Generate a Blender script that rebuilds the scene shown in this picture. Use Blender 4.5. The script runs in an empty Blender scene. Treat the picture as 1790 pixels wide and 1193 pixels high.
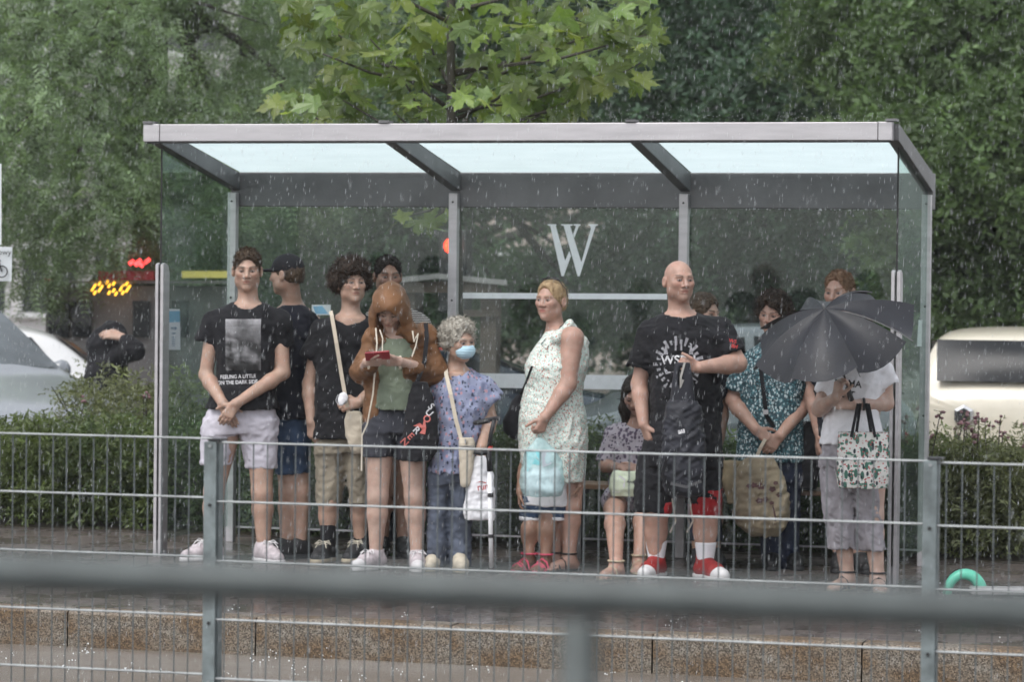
import bpy, bmesh, math, random
import numpy as np
from mathutils import Vector, Matrix
from mathutils.bvhtree import BVHTree
random.seed(7); rng = np.random.default_rng(7)
scene = bpy.context.scene
COL = scene.collection
PI = math.pi

# ---------------------------------------------------------------- camera (fitted to the shelter, fence and kerb)
TH = math.radians(15.75); FPX = 5420.0; CXP, CYP = 895.0, 596.5; CAMH = 1.68; ROLL = 0.011
_p = math.atan((CYP - 490.0) / FPX)
cF = np.array([-math.sin(TH) * math.cos(_p), math.cos(TH) * math.cos(_p), -math.sin(_p)])
_R0 = np.array([math.cos(TH), math.sin(TH), 0.0]); _U0 = np.cross(_R0, cF)
cR = _R0 * math.cos(ROLL) + _U0 * math.sin(ROLL); cU = -_R0 * math.sin(ROLL) + _U0 * math.cos(ROLL)
cC = np.array([0.0, 0.0, CAMH])
FH = np.array([-math.sin(TH), math.cos(TH), 0.0])      # horizontal viewing direction
cam = bpy.data.cameras.new('camera'); camo = bpy.data.objects.new('camera', cam); COL.objects.link(camo)
_m = Matrix.Identity(4)
for i in range(3):
    _m[i][0], _m[i][1], _m[i][2], _m[i][3] = cR[i], cU[i], -cF[i], cC[i]
camo.matrix_world = _m
cam.sensor_width = 36.0; cam.lens = FPX / 1790.0 * 36.0
cam.clip_start = 0.1; cam.clip_end = 2000
cam.dof.use_dof = True; cam.dof.focus_distance = 14.6; cam.dof.aperture_fstop = cam.lens / 1000 / 0.024
scene.camera = camo

# ---------------------------------------------------------------- overcast daylight
world = bpy.data.worlds.new('World'); scene.world = world; world.use_nodes = True
_nt = world.node_tree; _bg = _nt.nodes['Background']
_sky = _nt.nodes.new('ShaderNodeTexSky'); _sky.sky_type = 'NISHITA'; _sky.sun_disc = False
SUN_EL, SUN_ROT = math.radians(58), math.radians(200)
_sky.sun_elevation = SUN_EL; _sky.sun_rotation = SUN_ROT; _sky.dust_density = 2.0; _sky.air_density = 1.0; _sky.ozone_density = 1.0
_hs = _nt.nodes.new('ShaderNodeHueSaturation'); _hs.inputs['Saturation'].default_value = 0.22
_nt.links.new(_sky.outputs[0], _hs.inputs['Color']); _nt.links.new(_hs.outputs[0], _bg.inputs[0])
_bg.inputs[1].default_value = 0.13
_sl = bpy.data.lights.new('sun', 'SUN'); _sl.energy = 0.7; _sl.angle = math.radians(25); _sl.color = (1.0, 0.97, 0.93)
sun = bpy.data.objects.new('sun', _sl); COL.objects.link(sun)
_sd = Vector((math.sin(SUN_ROT) * math.cos(SUN_EL), math.cos(SUN_ROT) * math.cos(SUN_EL), math.sin(SUN_EL)))
sun.rotation_euler = _sd.to_track_quat('Z', 'Y').to_euler(); sun.location = _sd * 50
vs = scene.view_settings; vs.view_transform = 'Standard'; vs.look = 'None'; vs.gamma = 1.0; vs.use_curve_mapping = False
vs.exposure = 1.06
HAZE = 0.0007
try:
    scene.cycles.use_denoising = True; scene.cycles.denoiser = 'OPENIMAGEDENOISE'
except Exception: pass
scene.cycles.max_bounces = 10; scene.cycles.transparent_max_bounces = 24; scene.cycles.volume_bounces = 1
scene.cycles.diffuse_bounces = 3; scene.cycles.glossy_bounces = 3; scene.cycles.transmission_bounces = 6
scene.cycles.caustics_reflective = False; scene.cycles.caustics_refractive = False
scene.cycles.use_adaptive_sampling = True; scene.cycles.adaptive_threshold = 0.03

# ---------------------------------------------------------------- measuring the place from the photograph
def ray(px, py): return cF + cR * ((px - CXP) / FPX) - cU * ((py - CYP) / FPX)
def Py(px, py, Y): d = ray(px, py); return cC + d * (Y / d[1])
def Px(px, py, X): d = ray(px, py); return cC + d * (X / d[0])
def Pg(px, py, z=0.0): d = ray(px, py); return cC + d * ((z - cC[2]) / d[2])
def PD(px, py, D): d = ray(px, py); return cC + d * (D / (d @ FH))

# ---------------------------------------------------------------- helpers
def V(*a): return np.array(a, float)
def nrm(v): v = np.asarray(v, float); return v / (np.linalg.norm(v) + 1e-12)
def tag(o, label=None, cat=None, group=None, kind=None):
    if label: o['label'] = label
    if cat: o['category'] = cat
    if group: o['group'] = group
    if kind: o['kind'] = kind
    return o
def link(o, parent=None):
    COL.objects.link(o)
    if parent is not None:
        o.parent = parent
        o.matrix_parent_inverse = WM[parent.name].inverted()
    WM[o.name] = (WM[parent.name] if False else o.matrix_basis.copy())
    return o
WM = {}
def thing(name, label, cat, loc=(0, 0, 0), group=None, parent=None):
    o = bpy.data.objects.new(name, None); o.empty_display_size = 0.2; o.location = [float(c) for c in loc]
    COL.objects.link(o); WM[o.name] = Matrix.Translation(o.location)
    return tag(o, label, cat, group)
def obj_from(name, verts, faces, mat, parent=None, smooth=False, mats=None, fmat=None):
    me = bpy.data.meshes.new(name)
    if isinstance(verts, np.ndarray): verts = verts.tolist()
    if isinstance(faces, np.ndarray): faces = faces.tolist()
    me.from_pydata(verts, [], faces); me.validate(clean_customdata=False)
    for m in (mats or ([mat] if mat else [])): me.materials.append(m)
    if fmat is not None: me.polygons.foreach_set('material_index', fmat)
    if smooth: me.polygons.foreach_set('use_smooth', [True] * len(me.polygons))
    me.update()
    o = bpy.data.objects.new(name, me); COL.objects.link(o)
    WM[o.name] = Matrix.Identity(4)
    if parent is not None:
        o.parent = parent; o.matrix_parent_inverse = WM[parent.name].inverted()
    return o
def place(name, me, loc, parent=None, rot=None, scale=None):
    """a piece that shares mesh data with its look-alikes"""
    o = bpy.data.objects.new(name, me); o.location = [float(c) for c in loc]
    if rot is not None: o.rotation_euler = rot
    if scale is not None: o.scale = scale
    COL.objects.link(o); WM[o.name] = Matrix.Identity(4)
    if parent is not None:
        o.parent = parent; o.matrix_parent_inverse = WM[parent.name].inverted()
    return o
class MB:
    def __init__(s): s.v = []; s.f = []
    def add(s, vs, fs):
        b = len(s.v); s.v.extend([tuple(map(float, p)) for p in vs]); s.f.extend([tuple(b + i for i in f) for f in fs]); return s
    def box(s, a, b):
        x0, y0, z0 = a; x1, y1, z1 = b
        return s.hexa([(x0,y0,z0),(x1,y0,z0),(x1,y1,z0),(x0,y1,z0)], [(x0,y0,z1),(x1,y0,z1),(x1,y1,z1),(x0,y1,z1)])
    def hexa(s, lo, hi):
        return s.add(list(lo) + list(hi), [(3,2,1,0),(4,5,6,7),(0,1,5,4),(1,2,6,5),(2,3,7,6),(3,0,4,7)])
    def bar(s, a, b, w, h, up=(0, 0, 1)):
        a, b = V(*a), V(*b); d = nrm(b - a); sx = nrm(np.cross(d, V(*up))); u = np.cross(sx, d)
        q = lambda p: [p - sx*w/2 - u*h/2, p + sx*w/2 - u*h/2, p + sx*w/2 + u*h/2, p - sx*w/2 + u*h/2]
        return s.add(q(a) + q(b), [(0,1,2,3),(7,6,5,4),(4,5,1,0),(5,6,2,1),(6,7,3,2),(7,4,0,3)])
    def tube(s, pts, r, n=8, caps=True):
        pts = [V(*p) for p in pts]; m = len(pts)
        rs = [r] * m if np.isscalar(r) else list(r)
        ref = None; rings = []
        for i, p in enumerate(pts):
            d = nrm(pts[min(i+1, m-1)] - pts[max(i-1, 0)])
            if ref is None:
                ref = V(0,0,1) if abs(d[2]) < .9 else V(1,0,0)
            sx = nrm(np.cross(d, ref)); u = np.cross(sx, d); ref = u
            rings.append([p + rs[i]*(math.cos(2*PI*k/n)*sx + math.sin(2*PI*k/n)*u) for k in range(n)])
        vs = [q for rg in rings for q in rg]
        fs = [(i*n+k, i*n+(k+1)%n, (i+1)*n+(k+1)%n, (i+1)*n+k) for i in range(m-1) for k in range(n)]
        if caps: fs += [tuple(range(n-1, -1, -1)), tuple((m-1)*n + k for k in range(n))]
        return s.add(vs, fs)
    def lathe(s, c, prof, n=16, ax=(0,0,1)):
        ax = nrm(ax); t = V(1,0,0) if abs(ax[0]) < .9 else V(0,1,0); a = nrm(np.cross(ax, t)); b = np.cross(ax, a)
        c = V(*c); m = len(prof)
        vs = [c + ax*h + r*(math.cos(2*PI*k/n)*a + math.sin(2*PI*k/n)*b) for r, h in prof for k in range(n)]
        fs = [(i*n+k, i*n+(k+1)%n, (i+1)*n+(k+1)%n, (i+1)*n+k) for i in range(m-1) for k in range(n)]
        fs += [tuple(range(n-1, -1, -1)), tuple((m-1)*n+k for k in range(n))]
        return s.add(vs, fs)
    def prism(s, poly, o, a, b, t):
        """2D outline placed at o along axes a,b and given thickness t"""
        o, a, b = V(*o), V(*a), V(*b); n = np.cross(a, b); k = len(poly)
        f = [o + a*u + b*v for u, v in poly]; bk = [p - n*t for p in f]
        return s.add(f + bk, [tuple(range(k)), tuple(range(2*k-1, k-1, -1))] + [((i+1)%k, i, k+i, k+(i+1)%k) for i in range(k)])
    def build(s, name, mat, parent=None, smooth=False, bevel=0, auto=None):
        o = obj_from(name, s.v, s.f, mat, parent, smooth)
        if bevel:
            m = o.modifiers.new('bevel', 'BEVEL'); m.width = bevel; m.segments = 2; m.limit_method = 'ANGLE'
        return o

# ---------------------------------------------------------------- procedural materials
def _new(name):
    m = bpy.data.materials.new(name); m.use_nodes = True; nt = m.node_tree
    return m, nt, nt.nodes, nt.links, nt.nodes['Principled BSDF']
def s2l(r, g, b):
    f = lambda c: (c/255/12.92) if c/255 <= .04045 else ((c/255+.055)/1.055)**2.4
    return (f(r), f(g), f(b))
def noise_node(nt, scale, detail=4, coord='Object', rough=.55, stretch=None):
    tc = nt.nodes.new('ShaderNodeTexCoord'); n = nt.nodes.new('ShaderNodeTexNoise')
    n.inputs['Scale'].default_value = scale; n.inputs['Detail'].default_value = detail; n.inputs['Roughness'].default_value = rough
    if stretch:
        mp = nt.nodes.new('ShaderNodeMapping'); mp.inputs['Scale'].default_value = stretch
        nt.links.new(tc.outputs[coord], mp.inputs[0]); nt.links.new(mp.outputs[0], n.inputs[0])
    else: nt.links.new(tc.outputs[coord], n.inputs[0])
    return n
def ramp(nt, src, stops):
    r = nt.nodes.new('ShaderNodeValToRGB'); e = r.color_ramp.elements
    while len(e) < len(stops): e.new(0.5)
    for el, (p, c) in zip(e, stops):
        el.position = p; el.color = (*c, 1) if len(c) == 3 else c
    nt.links.new(src, r.inputs[0]); return r
def pm(name, col, rough=.6, metal=0.0, var=.18, scale=6.0, bump=0.0, bscale=40.0, spec=.5, col2=None, stretch=None, coat=0.0, sheen=0.0, attr=None, rvar=0.0):
    m, nt, N, L, b = _new(name)
    c = np.array(col[:3]); c2 = np.array(col2) if col2 is not None else None
    n = noise_node(nt, scale, 5, stretch=stretch)
    if attr:
        at = N.new('ShaderNodeAttribute'); at.attribute_name = attr
        mx = N.new('ShaderNodeMix'); mx.data_type = 'RGBA'; mx.blend_type = 'MULTIPLY'; mx.inputs[0].default_value = 1.0
        r = ramp(nt, n.outputs['Fac'], [(.3, (1-var,)*3), (.7, (1+var*.4,)*3)])
        L.new(at.outputs['Color'], mx.inputs[6]); L.new(r.outputs[0], mx.inputs[7]); L.new(mx.outputs[2], b.inputs['Base Color'])
    else:
        lo = np.clip(c*(1-var), 0, 1); hi = np.clip(c*(1+var), 0, 1)
        if c2 is not None: lo, hi = c, c2
        r = ramp(nt, n.outputs['Fac'], [(.32, tuple(lo)), (.68, tuple(hi))])
        L.new(r.outputs[0], b.inputs['Base Color'])
    b.inputs['Roughness'].default_value = rough; b.inputs['Metallic'].default_value = metal
    if rvar:
        rr = ramp(nt, n.outputs['Fac'], [(.3, (max(0, rough-rvar),)*3), (.7, (min(1, rough+rvar),)*3)]); L.new(rr.outputs[0], b.inputs['Roughness'])
    b.inputs['Specular IOR Level'].default_value = spec
    if coat: b.inputs['Coat Weight'].default_value = coat; b.inputs['Coat Roughness'].default_value = .05
    if sheen: b.inputs['Sheen Weight'].default_value = sheen
    if bump:
        n2 = noise_node(nt, bscale, 6, stretch=stretch); bp = N.new('ShaderNodeBump'); bp.inputs['Strength'].default_value = bump; bp.inputs['Distance'].default_value = .01
        L.new(n2.outputs['Fac'], bp.inputs['Height']); L.new(bp.outputs[0], b.inputs['Normal'])
    return m
def glass_mat(name, tint, refl=1.0, drops=.25, haze=.05):
    """thin wet pane: clear tint, fresnel reflection, rain spots and a film of water"""
    m, nt, N, L, b = _new(name); N.remove(b); out = N['Material Output']
    tr = N.new('ShaderNodeBsdfTransparent'); tr.inputs[0].default_value = (*tint, 1)
    gl = N.new('ShaderNodeBsdfGlossy'); gl.inputs['Roughness'].default_value = .06; gl.inputs[0].default_value = (.9, .95, .95, 1)
    fr = N.new('ShaderNodeFresnel'); fr.inputs[0].default_value = 1.45
    ml = N.new('ShaderNodeMath'); ml.operation = 'MULTIPLY'; ml.inputs[1].default_value = refl; L.new(fr.outputs[0], ml.inputs[0])
    mx = N.new('ShaderNodeMixShader'); L.new(ml.outputs[0], mx.inputs[0]); L.new(tr.outputs[0], mx.inputs[1]); L.new(gl.outputs[0], mx.inputs[2])
    df = N.new('ShaderNodeBsdfTranslucent'); df.inputs[0].default_value = (.8, .85, .85, 1)
    d2 = N.new('ShaderNodeBsdfDiffuse'); d2.inputs[0].default_value = (.7, .75, .75, 1)
    ad = N.new('ShaderNodeMixShader'); ad.inputs[0].default_value = .5; L.new(df.outputs[0], ad.inputs[1]); L.new(d2.outputs[0], ad.inputs[2])
    n = noise_node(nt, 55, 2, stretch=(1, 1, .45)); r = ramp(nt, n.outputs['Fac'], [(.62, (haze,)*3), (.74, (drops,)*3)])
    n2 = noise_node(nt, 4, 4, stretch=(1, 1, .3)); r2 = ramp(nt, n2.outputs['Fac'], [(.3, (.25,)*3), (.75, (1.6,)*3)])
    mm = N.new('ShaderNodeMath'); mm.operation = 'MULTIPLY'; L.new(r.outputs[0], mm.inputs[0]); L.new(r2.outputs[0], mm.inputs[1])
    m3 = N.new('ShaderNodeMixShader'); L.new(mm.outputs[0], m3.inputs[0]); L.new(mx.outputs[0], m3.inputs[1]); L.new(ad.outputs[0], m3.inputs[2])
    L.new(m3.outputs[0], out.inputs[0]); return m
def emit_mat(name, col, strength):
    m, nt, N, L, b = _new(name); b.inputs['Base Color'].default_value = (*col, 1)
    b.inputs['Emission Color'].default_value = (*col, 1); b.inputs['Emission Strength'].default_value = strength; return m

M = {}
M['alu'] = pm('brushed_aluminium', (.47, .455, .47), .42, .55, .10, 3, .05, 90, stretch=(1, 1, 8))
M['alu_dark'] = pm('weathered_aluminium', (.15, .15, .155), .5, .3, .2, 3, .05, 60)
M['galv'] = pm('galvanised_steel', (.25, .265, .27), .5, .45, .28, 9, .06, 30)
M['galv_wire'] = pm('dull_galvanised_wire', (.11, .125, .13), .55, .2, .25, 9)
M['galv_post'] = pm('galvanised_post', (.17, .20, .205), .55, .3, .35, 14, .08, 40)
M['railing'] = pm('painted_grey_railing', (.062, .074, .074), .42, .1, .2, 20, .05, 60)
M['glass'] = glass_mat('wet_shelter_glass', (.84, .89, .87), .8, .16, .02)
M['glass_side'] = glass_mat('wet_side_glass', (.78, .85, .82), .12, .14, .015)
M['rubber'] = pm('black_rubber', (.02, .02, .02), .7)
M['white_film'] = pm('white_vinyl_film', (.78, .82, .84), .5, 0, .05, 20)
M['black'] = pm('black_plastic', (.02, .02, .022), .5)
M['chrome'] = pm('chrome', (.7, .7, .7), .15, 1.0, .05)
# ================================================================ ground, road, kerb
def road_mat():
    m, nt, N, L, b = _new('wet_asphalt')
    n = noise_node(nt, 1.1, 5, stretch=(.35, 1, 1)); g = noise_node(nt, 160, 3)
    c = ramp(nt, n.outputs['Fac'], [(.3, (.11, .085, .065)), (.5, (.20, .175, .15)), (.7, (.30, .285, .265))])
    L.new(c.outputs[0], b.inputs['Base Color'])
    r = ramp(nt, n.outputs['Fac'], [(.35, (.30,)*3), (.6, (.08,)*3)]); L.new(r.outputs[0], b.inputs['Roughness'])
    rip = noise_node(nt, 26, 3); mx = N.new('ShaderNodeMath'); mx.operation = 'ADD'; L.new(rip.outputs['Fac'], mx.inputs[0]); L.new(g.outputs['Fac'], mx.inputs[1])
    bp = N.new('ShaderNodeBump'); bp.inputs['Strength'].default_value = .55; bp.inputs['Distance'].default_value = .012
    L.new(mx.outputs[0], bp.inputs['Height']); L.new(bp.outputs[0], b.inputs['Normal']); return m
def paving_mat():
    m, nt, N, L, b = _new('wet_paving_blocks')
    tc = N.new('ShaderNodeTexCoord'); br = N.new('ShaderNodeTexBrick'); L.new(tc.outputs['Object'], br.inputs[0])
    br.inputs['Scale'].default_value = 1.0; br.inputs['Brick Width'].default_value = .2; br.inputs['Row Height'].default_value = .1; br.inputs['Mortar Size'].default_value = .006
    br.inputs['Color1'].default_value = (.15, .128, .117, 1); br.inputs['Color2'].default_value = (.11, .094, .088, 1); br.inputs['Mortar'].default_value = (.05, .045, .04, 1)
    n = noise_node(nt, 2.2, 5); mx = N.new('ShaderNodeMix'); mx.data_type = 'RGBA'; mx.blend_type = 'MULTIPLY'; mx.inputs[0].default_value = .8
    r = ramp(nt, n.outputs['Fac'], [(.3, (.6, .6, .6)), (.7, (1.25, 1.2, 1.2))]); L.new(br.outputs[0], mx.inputs[6]); L.new(r.outputs[0], mx.inputs[7]); L.new(mx.outputs[2], b.inputs['Base Color'])
    rr = ramp(nt, n.outputs['Fac'], [(.35, (.15,)*3), (.65, (.4,)*3)]); L.new(rr.outputs[0], b.inputs['Roughness'])
    bp = N.new('ShaderNodeBump'); bp.inputs['Strength'].default_value = .6; bp.inputs['Distance'].default_value = .006; iv = N.new('ShaderNodeInvert'); L.new(br.outputs['Fac'], iv.inputs[1]); L.new(iv.outputs[0], bp.inputs['Height']); L.new(bp.outputs[0], b.inputs['Normal'])
    return m
def kerb_mat():
    m, nt, N, L, b = _new('exposed_aggregate_concrete')
    tc = N.new('ShaderNodeTexCoord'); v = N.new('ShaderNodeTexVoronoi'); v.inputs['Scale'].default_value = 150; L.new(tc.outputs['Object'], v.inputs[0])
    peb = ramp(nt, v.outputs['Color'], [(.15, (.055, .046, .036)), (.5, (.16, .145, .12)), (.85, (.29, .27, .235))])
    n = noise_node(nt, 3.2, 6, stretch=(1, 1, 2.2)); rust = ramp(nt, n.outputs['Fac'], [(.36, (.1,)*3), (.60, (1,)*3)])
    mx = N.new('ShaderNodeMix'); mx.data_type = 'RGBA'; mx.blend_type = 'MULTIPLY'; L.new(rust.outputs[0], mx.inputs[0]); L.new(peb.outputs[0], mx.inputs[6]); mx.inputs[7].default_value = (.66, .47, .30, 1)
    L.new(mx.outputs[2], b.inputs['Base Color']); b.inputs['Roughness'].default_value = .5
    bp = N.new('ShaderNodeBump'); bp.inputs['Strength'].default_value = .5; bp.inputs['Distance'].default_value = .004; L.new(v.outputs['Distance'], bp.inputs['Height']); L.new(bp.outputs[0], b.inputs['Normal'])
    return m
M['road'] = road_mat(); M['paving'] = paving_mat(); M['kerb'] = kerb_mat()
tag(MB().add([(-160,-40,-.18),(160,-40,-.18),(160,200,-.18),(-160,200,-.18)], [(0,1,2,3)]).build('road', M['road']), kind='structure')
tag(MB().box((-30, 14.452, -.3), (20, 18.78, 0)).build('pavement', M['paving']), kind='structure')
M['soil'] = pm('dark_wet_soil', (.035, .028, .02), .6, 0, .4, 8, .5, 30)
tag(MB().box((-30, 18.785, -.3), (20, 21.6, .012)).build('planting_bed', M['soil']), kind='structure')
kerb = thing('kerb', None, None, (0, 14.3, -.18)); tag(kerb, kind='structure')
_kb = MB().hexa([(-.496,14.3,-.3),(.496,14.3,-.3),(.496,14.45,-.3),(-.496,14.45,-.3)], [(-.496,14.3,-.012),(.496,14.3,-.012),(.496,14.45,.006),(-.496,14.45,.006)])
_kb.hexa([(-.496,14.3,-.012),(.496,14.3,-.012),(.496,14.45,-.011),(-.496,14.45,-.011)], [(-.496,14.318,.005),(.496,14.318,.005),(.496,14.45,.006),(-.496,14.45,.006)])
_kme = obj_from('kerb_stone', _kb.v, _kb.f, M['kerb'], kerb)
_x0 = Py(447, 1100, 14.3)[0]
for i in range(-7, 10):
    x = _x0 + .5 + i*1.0
    if i == -7: _kme.location = (x, 0, 0); continue
    place('kerb_stone', _kme.data, (x, random.uniform(-.004, .004), random.uniform(-.003, .003)), kerb)

# ================================================================ bus shelter
XP = [-7.035, -5.575, -4.115, -2.640]; YF, YB = 17.0, 18.5
sh = thing('bus_shelter', 'glass and aluminium bus shelter with three frosted roof panes and a white letter W', 'bus shelter', (-4.84, 17.8, 0))
ZT0, ZB0 = 2.575, 2.474          # front beam
slope = (2.335 - 2.575) / 1.5
fb = MB().box((XP[0]+.075, YF, ZB0), (XP[3]-.075, YF+.07, ZT0)).build('front_beam', M['alu'], sh, bevel=.004)
for xa, xb in ((XP[0]-.03, XP[0]+.072), (XP[3]-.072, XP[3]+.006)):
    MB().box((xa, YF-.0015, ZB0-.001), (xb, YF+.07, ZT0+.001)).build('beam_end', M['alu'], fb, bevel=.004)
MB().box((XP[0]-.02, YF+.004, ZB0-.010), (XP[3], YF+.066, ZB0-.001)).build('beam_gasket', M['rubber'], fb)
for i, x in enumerate(XP):
    z0, z1 = 2.475, 2.475 + slope*1.46
    w = .032
    xo = x
    y0, y1 = YF+.072, YB-.055
    MB().hexa([(xo-w,y0,z0+.0),(xo+w,y0,z0),(xo+w,y1,z1-.01),(xo-w,y1,z1-.01)], [(xo-w,y0,z0+.095),(xo+w,y0,z0+.095),(xo+w,y1,z1+.10),(xo-w,y1,z1+.10)]).build('roof_rib', M['alu_dark'], sh, bevel=.004)
    MB().box((x-.028, YB-.115, 0), (x+.028, YB-.06, 2.215)).build('rear_post', M['alu'] if i in (1,) else M['alu'], sh, bevel=.004)
    for zz in (2.16, 1.55, .9):
        MB().lathe((x, YB-.118, zz), [(.007, 0), (.007, .006)], 8, (0, 1, 0)).build('bolt', M['rubber'], sh)
    MB().box((x-.03, YF-.01, ZT0+.004), (x+.03, YF+.08, ZT0+.018)).build('roof_clip', M['alu_dark'], sh)
MB().box((XP[0]-.03, YB-.05, 2.13), (XP[3]+.03, YB+.05, 2.345)).build('rear_beam', M['alu_dark'], sh, bevel=.004)
def frosted():
    m, nt, N, L, b = _new('frosted_roof_glass'); N.remove(b)
    n = noise_node(nt, 3.0, 6, stretch=(1, 3, 1)); r = ramp(nt, n.outputs['Fac'], [(.3, (.57, .67, .68)), (.7, (.63, .73, .74))])
    t = N.new('ShaderNodeBsdfTranslucent'); L.new(r.outputs[0], t.inputs[0])
    d = N.new('ShaderNodeBsdfDiffuse'); d.inputs[0].default_value = (.8, .88, .88, 1)
    mx = N.new('ShaderNodeMixShader'); mx.inputs[0].default_value = .12; L.new(t.outputs[0], mx.inputs[1]); L.new(d.outputs[0], mx.inputs[2]); L.new(mx.outputs[0], N['Material Output'].inputs[0]); return m
M['frost'] = frosted()
for i in range(3):
    xa, xb = XP[i] + (.034 if i else .034), XP[i+1] - .034
    y0, y1 = YF+.073, YB-.056
    za, zb = 2.565, 2.565 + slope*(y1-y0)
    MB().add([(xa,y0,za),(xb,y0,za),(xb,y1,zb),(xa,y1,zb)], [(0,1,2,3)]).build('roof_pane', M['frost'], sh)
# glass back wall, held by clips, with its lower rail
for i in range(3):
    xa, xb = XP[i]+.012, XP[i+1]-.012
    MB().box((xa, YB-.056, .10), (xb, YB-.05, 2.128)).build('rear_glass', M['glass'], sh)
    MB().box((xa, YB-.062, .088), (xb, YB-.044, .099)).build('glass_edge', M['alu'], sh)
side = []
for x in (XP[0]-.012, XP[3]+.004):
    z1 = 2.46
    side.append(MB().hexa([(x-.004,YF+.25,.10),(x+.004,YF+.25,.10),(x+.004,YB-.12,.10),(x-.004,YB-.12,.10)],
                 [(x-.004,YF+.25,z1),(x+.004,YF+.25,z1),(x+.004,YB-.12,z1-.19),(x-.004,YB-.12,z1-.19)]).build('side_glass', M['glass_side'], sh))
    MB().box((x-.005, YF+.244, .1), (x+.005, YF+.249, z1)).build('glass_edge', M['rubber'], sh)
    for dx in (-.020, .012):
        p = [(0,0),(.10,0),(.10,1.70),(.08,1.745),(.03,1.76),(.0,1.75)]
        o = MB().prism(p, (x+dx+.009, YF+.235, 0), (0,1,0), (0,0,1), .018).build('edge_post', M['alu'], sh)
    MB().box((x-.011, YF+.237, 0), (x+.003, YF+.33, .10)).build('post_foot', M['alu_dark'], sh)
MB().box((XP[3]-.002, YF+.2, 2.50), (XP[3]+.012, YF+.26, 2.555)).build('glass_clip', M['alu'], sh)
# white film: letter and stripes on the middle pane
YG = YB - .0592
def pxpoly(name, pts, mat, parent, Y=YG, t=.0015):
    p = [Py(a, b, Y) for a, b in pts]; k = len(p)
    n = V(0, 1, 0)*t
    return MB().add(list(p) + [q+n for q in p], [tuple(range(k)), tuple(range(2*k-1, k-1, -1))] + [((i+1)%k, i, k+i, k+(i+1)%k) for i in range(k)]).build(name, mat, parent)
wl = lambda L_: [(820 + x*300/994, 360 + y*360/1193) for x, y in L_]
W1 = [(455,106),(503,106),(503,112),(497,116),(548,333),(553,333),(590,205),(573,120),(565,113),(565,106),(533,106),(533,112),(549,120)]
Wd = MB()
for poly in ([(455,106),(505,106),(505,113),(502,116),(556,318),(580,262),(590,290),(548,407),(535,407),(470,116),(455,113)],
             [(533,106),(600,106),(600,113),(585,116),(650,328),(706,130),(702,116),(692,113),(692,106),(746,106),(746,113),(733,117),(640,408),(628,408),(548,116),(533,113)],
             [(606,106),(645,106),(645,113),(636,117),(609,186),(602,166),(619,117),(606,113)]):
    Wd.prism([(a, b) for a, b in poly][::-1], (0,0,0), (1,0,0), (0,1,0), 0) if False else None
    pxpoly('letter_w', wl(poly), M['white_film'], sh)
pxpoly('glass_stripe', [(809,512),(1166,514),(1166,524),(809,522)], M['white_film'], sh)
pxpoly('glass_stripe', [(836,653),(1186,658),(1186,683),(836,678)], M['white_film'], sh)
# leaflets and stickers
def poster_mat(name, top, base):
    m, nt, N, L, b = _new(name); tc = N.new('ShaderNodeTexCoord'); sp = N.new('ShaderNodeSeparateXYZ'); L.new(tc.outputs['Generated'], sp.inputs[0])
    r = ramp(nt, sp.outputs['Z'], [(0, base), (.66, base), (.67, top), (.93, top), (.94, base), (1, base)]); r.color_ramp.interpolation = 'CONSTANT'
    L.new(r.outputs[0], b.inputs['Base Color']); b.inputs['Roughness'].default_value = .5; return m
M['leaflet'] = poster_mat('printed_leaflet', (.20, .42, .58), (.70, .74, .78))
xs = XP[0] - .012 + .0055
q = [Px(a, b, xs) for a, b in ((291,540),(314,541),(315,612),(292,612))]
leaf = MB().add([p for p in q] + [p + V(.001,0,0) for p in q], [(0,1,2,3),(7,6,5,4),(1,0,4,5),(2,1,5,6),(3,2,6,7),(0,3,7,4)]).build('leaflet', M['leaflet'], sh)
def text_mesh(body, size, bold=0.0, align='CENTER', extrude=0.0, spacing=1.0):
    cu = bpy.data.curves.new('lettering', 'FONT'); cu.body = body; cu.size = size; cu.align_x = align; cu.align_y = 'CENTER'; cu.offset = bold; cu.extrude = extrude; cu.space_character = spacing
    cu.resolution_u = 3
    o = bpy.data.objects.new('lettering', cu); COL.objects.link(o)
    dg = bpy.context.evaluated_depsgraph_get(); me = bpy.data.meshes.new_from_object(o.evaluated_get(dg))
    v = np.array([tuple(x.co) for x in me.vertices]); f = [tuple(p.vertices) for p in me.polygons]
    bpy.data.objects.remove(o); bpy.data.curves.remove(cu); bpy.data.meshes.remove(me)
    return v, f
def flat_text(name, body, size, o, a, b, mat, parent, bold=0.0, spacing=1.0):
    v, f = text_mesh(body, size, bold, spacing=spacing); o, a, b = V(*o), V(*a), V(*b)
    return obj_from(name, np.array([o + a*p[0] + b*p[1] for p in v]), f, mat, parent)
M['ink_blue'] = pm('blue_ink', (.08, .2, .34), .6)
M['ink_black'] = pm('black_ink', (.015, .015, .018), .6)
c = (q[0]+q[1]+q[2]+q[3])/4; ra = nrm(q[1]-q[0]); up = V(0,0,1)
for dz, tx, s in ((.005, 'TIPCREM', .026), (-.022, 'z wirus', .022)):
    flat_text('print', tx, s*.9, c + up*dz + V(.0018,0,0), (0,1,0), (0,0,1), M['ink_blue'], leaf, .0004)
for k in range(6):
    zc = -.048 - k*.0105
    h = Px(303, 541, xs); w = .024 if k % 2 else .03
    y = c[1]; z = c[2] + zc
    MB().add([(xs+.0018,y-w,z),(xs+.0018,y+w,z),(xs+.0018,y+w,z+.003),(xs+.0018,y-w,z+.003)], [(0,1,2,3)]).build('print', M['ink_blue'], leaf)
st = pxpoly('sticker', [(545,533),(578,533),(578,551),(545,551)], M['white_film'], sh, YG)
pxpoly('print', [(547,536),(563,535),(568,541),(574,549),(552,549)], pm('pale_blue_print', (.25,.5,.7), .5), st, YG-.002)
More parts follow.
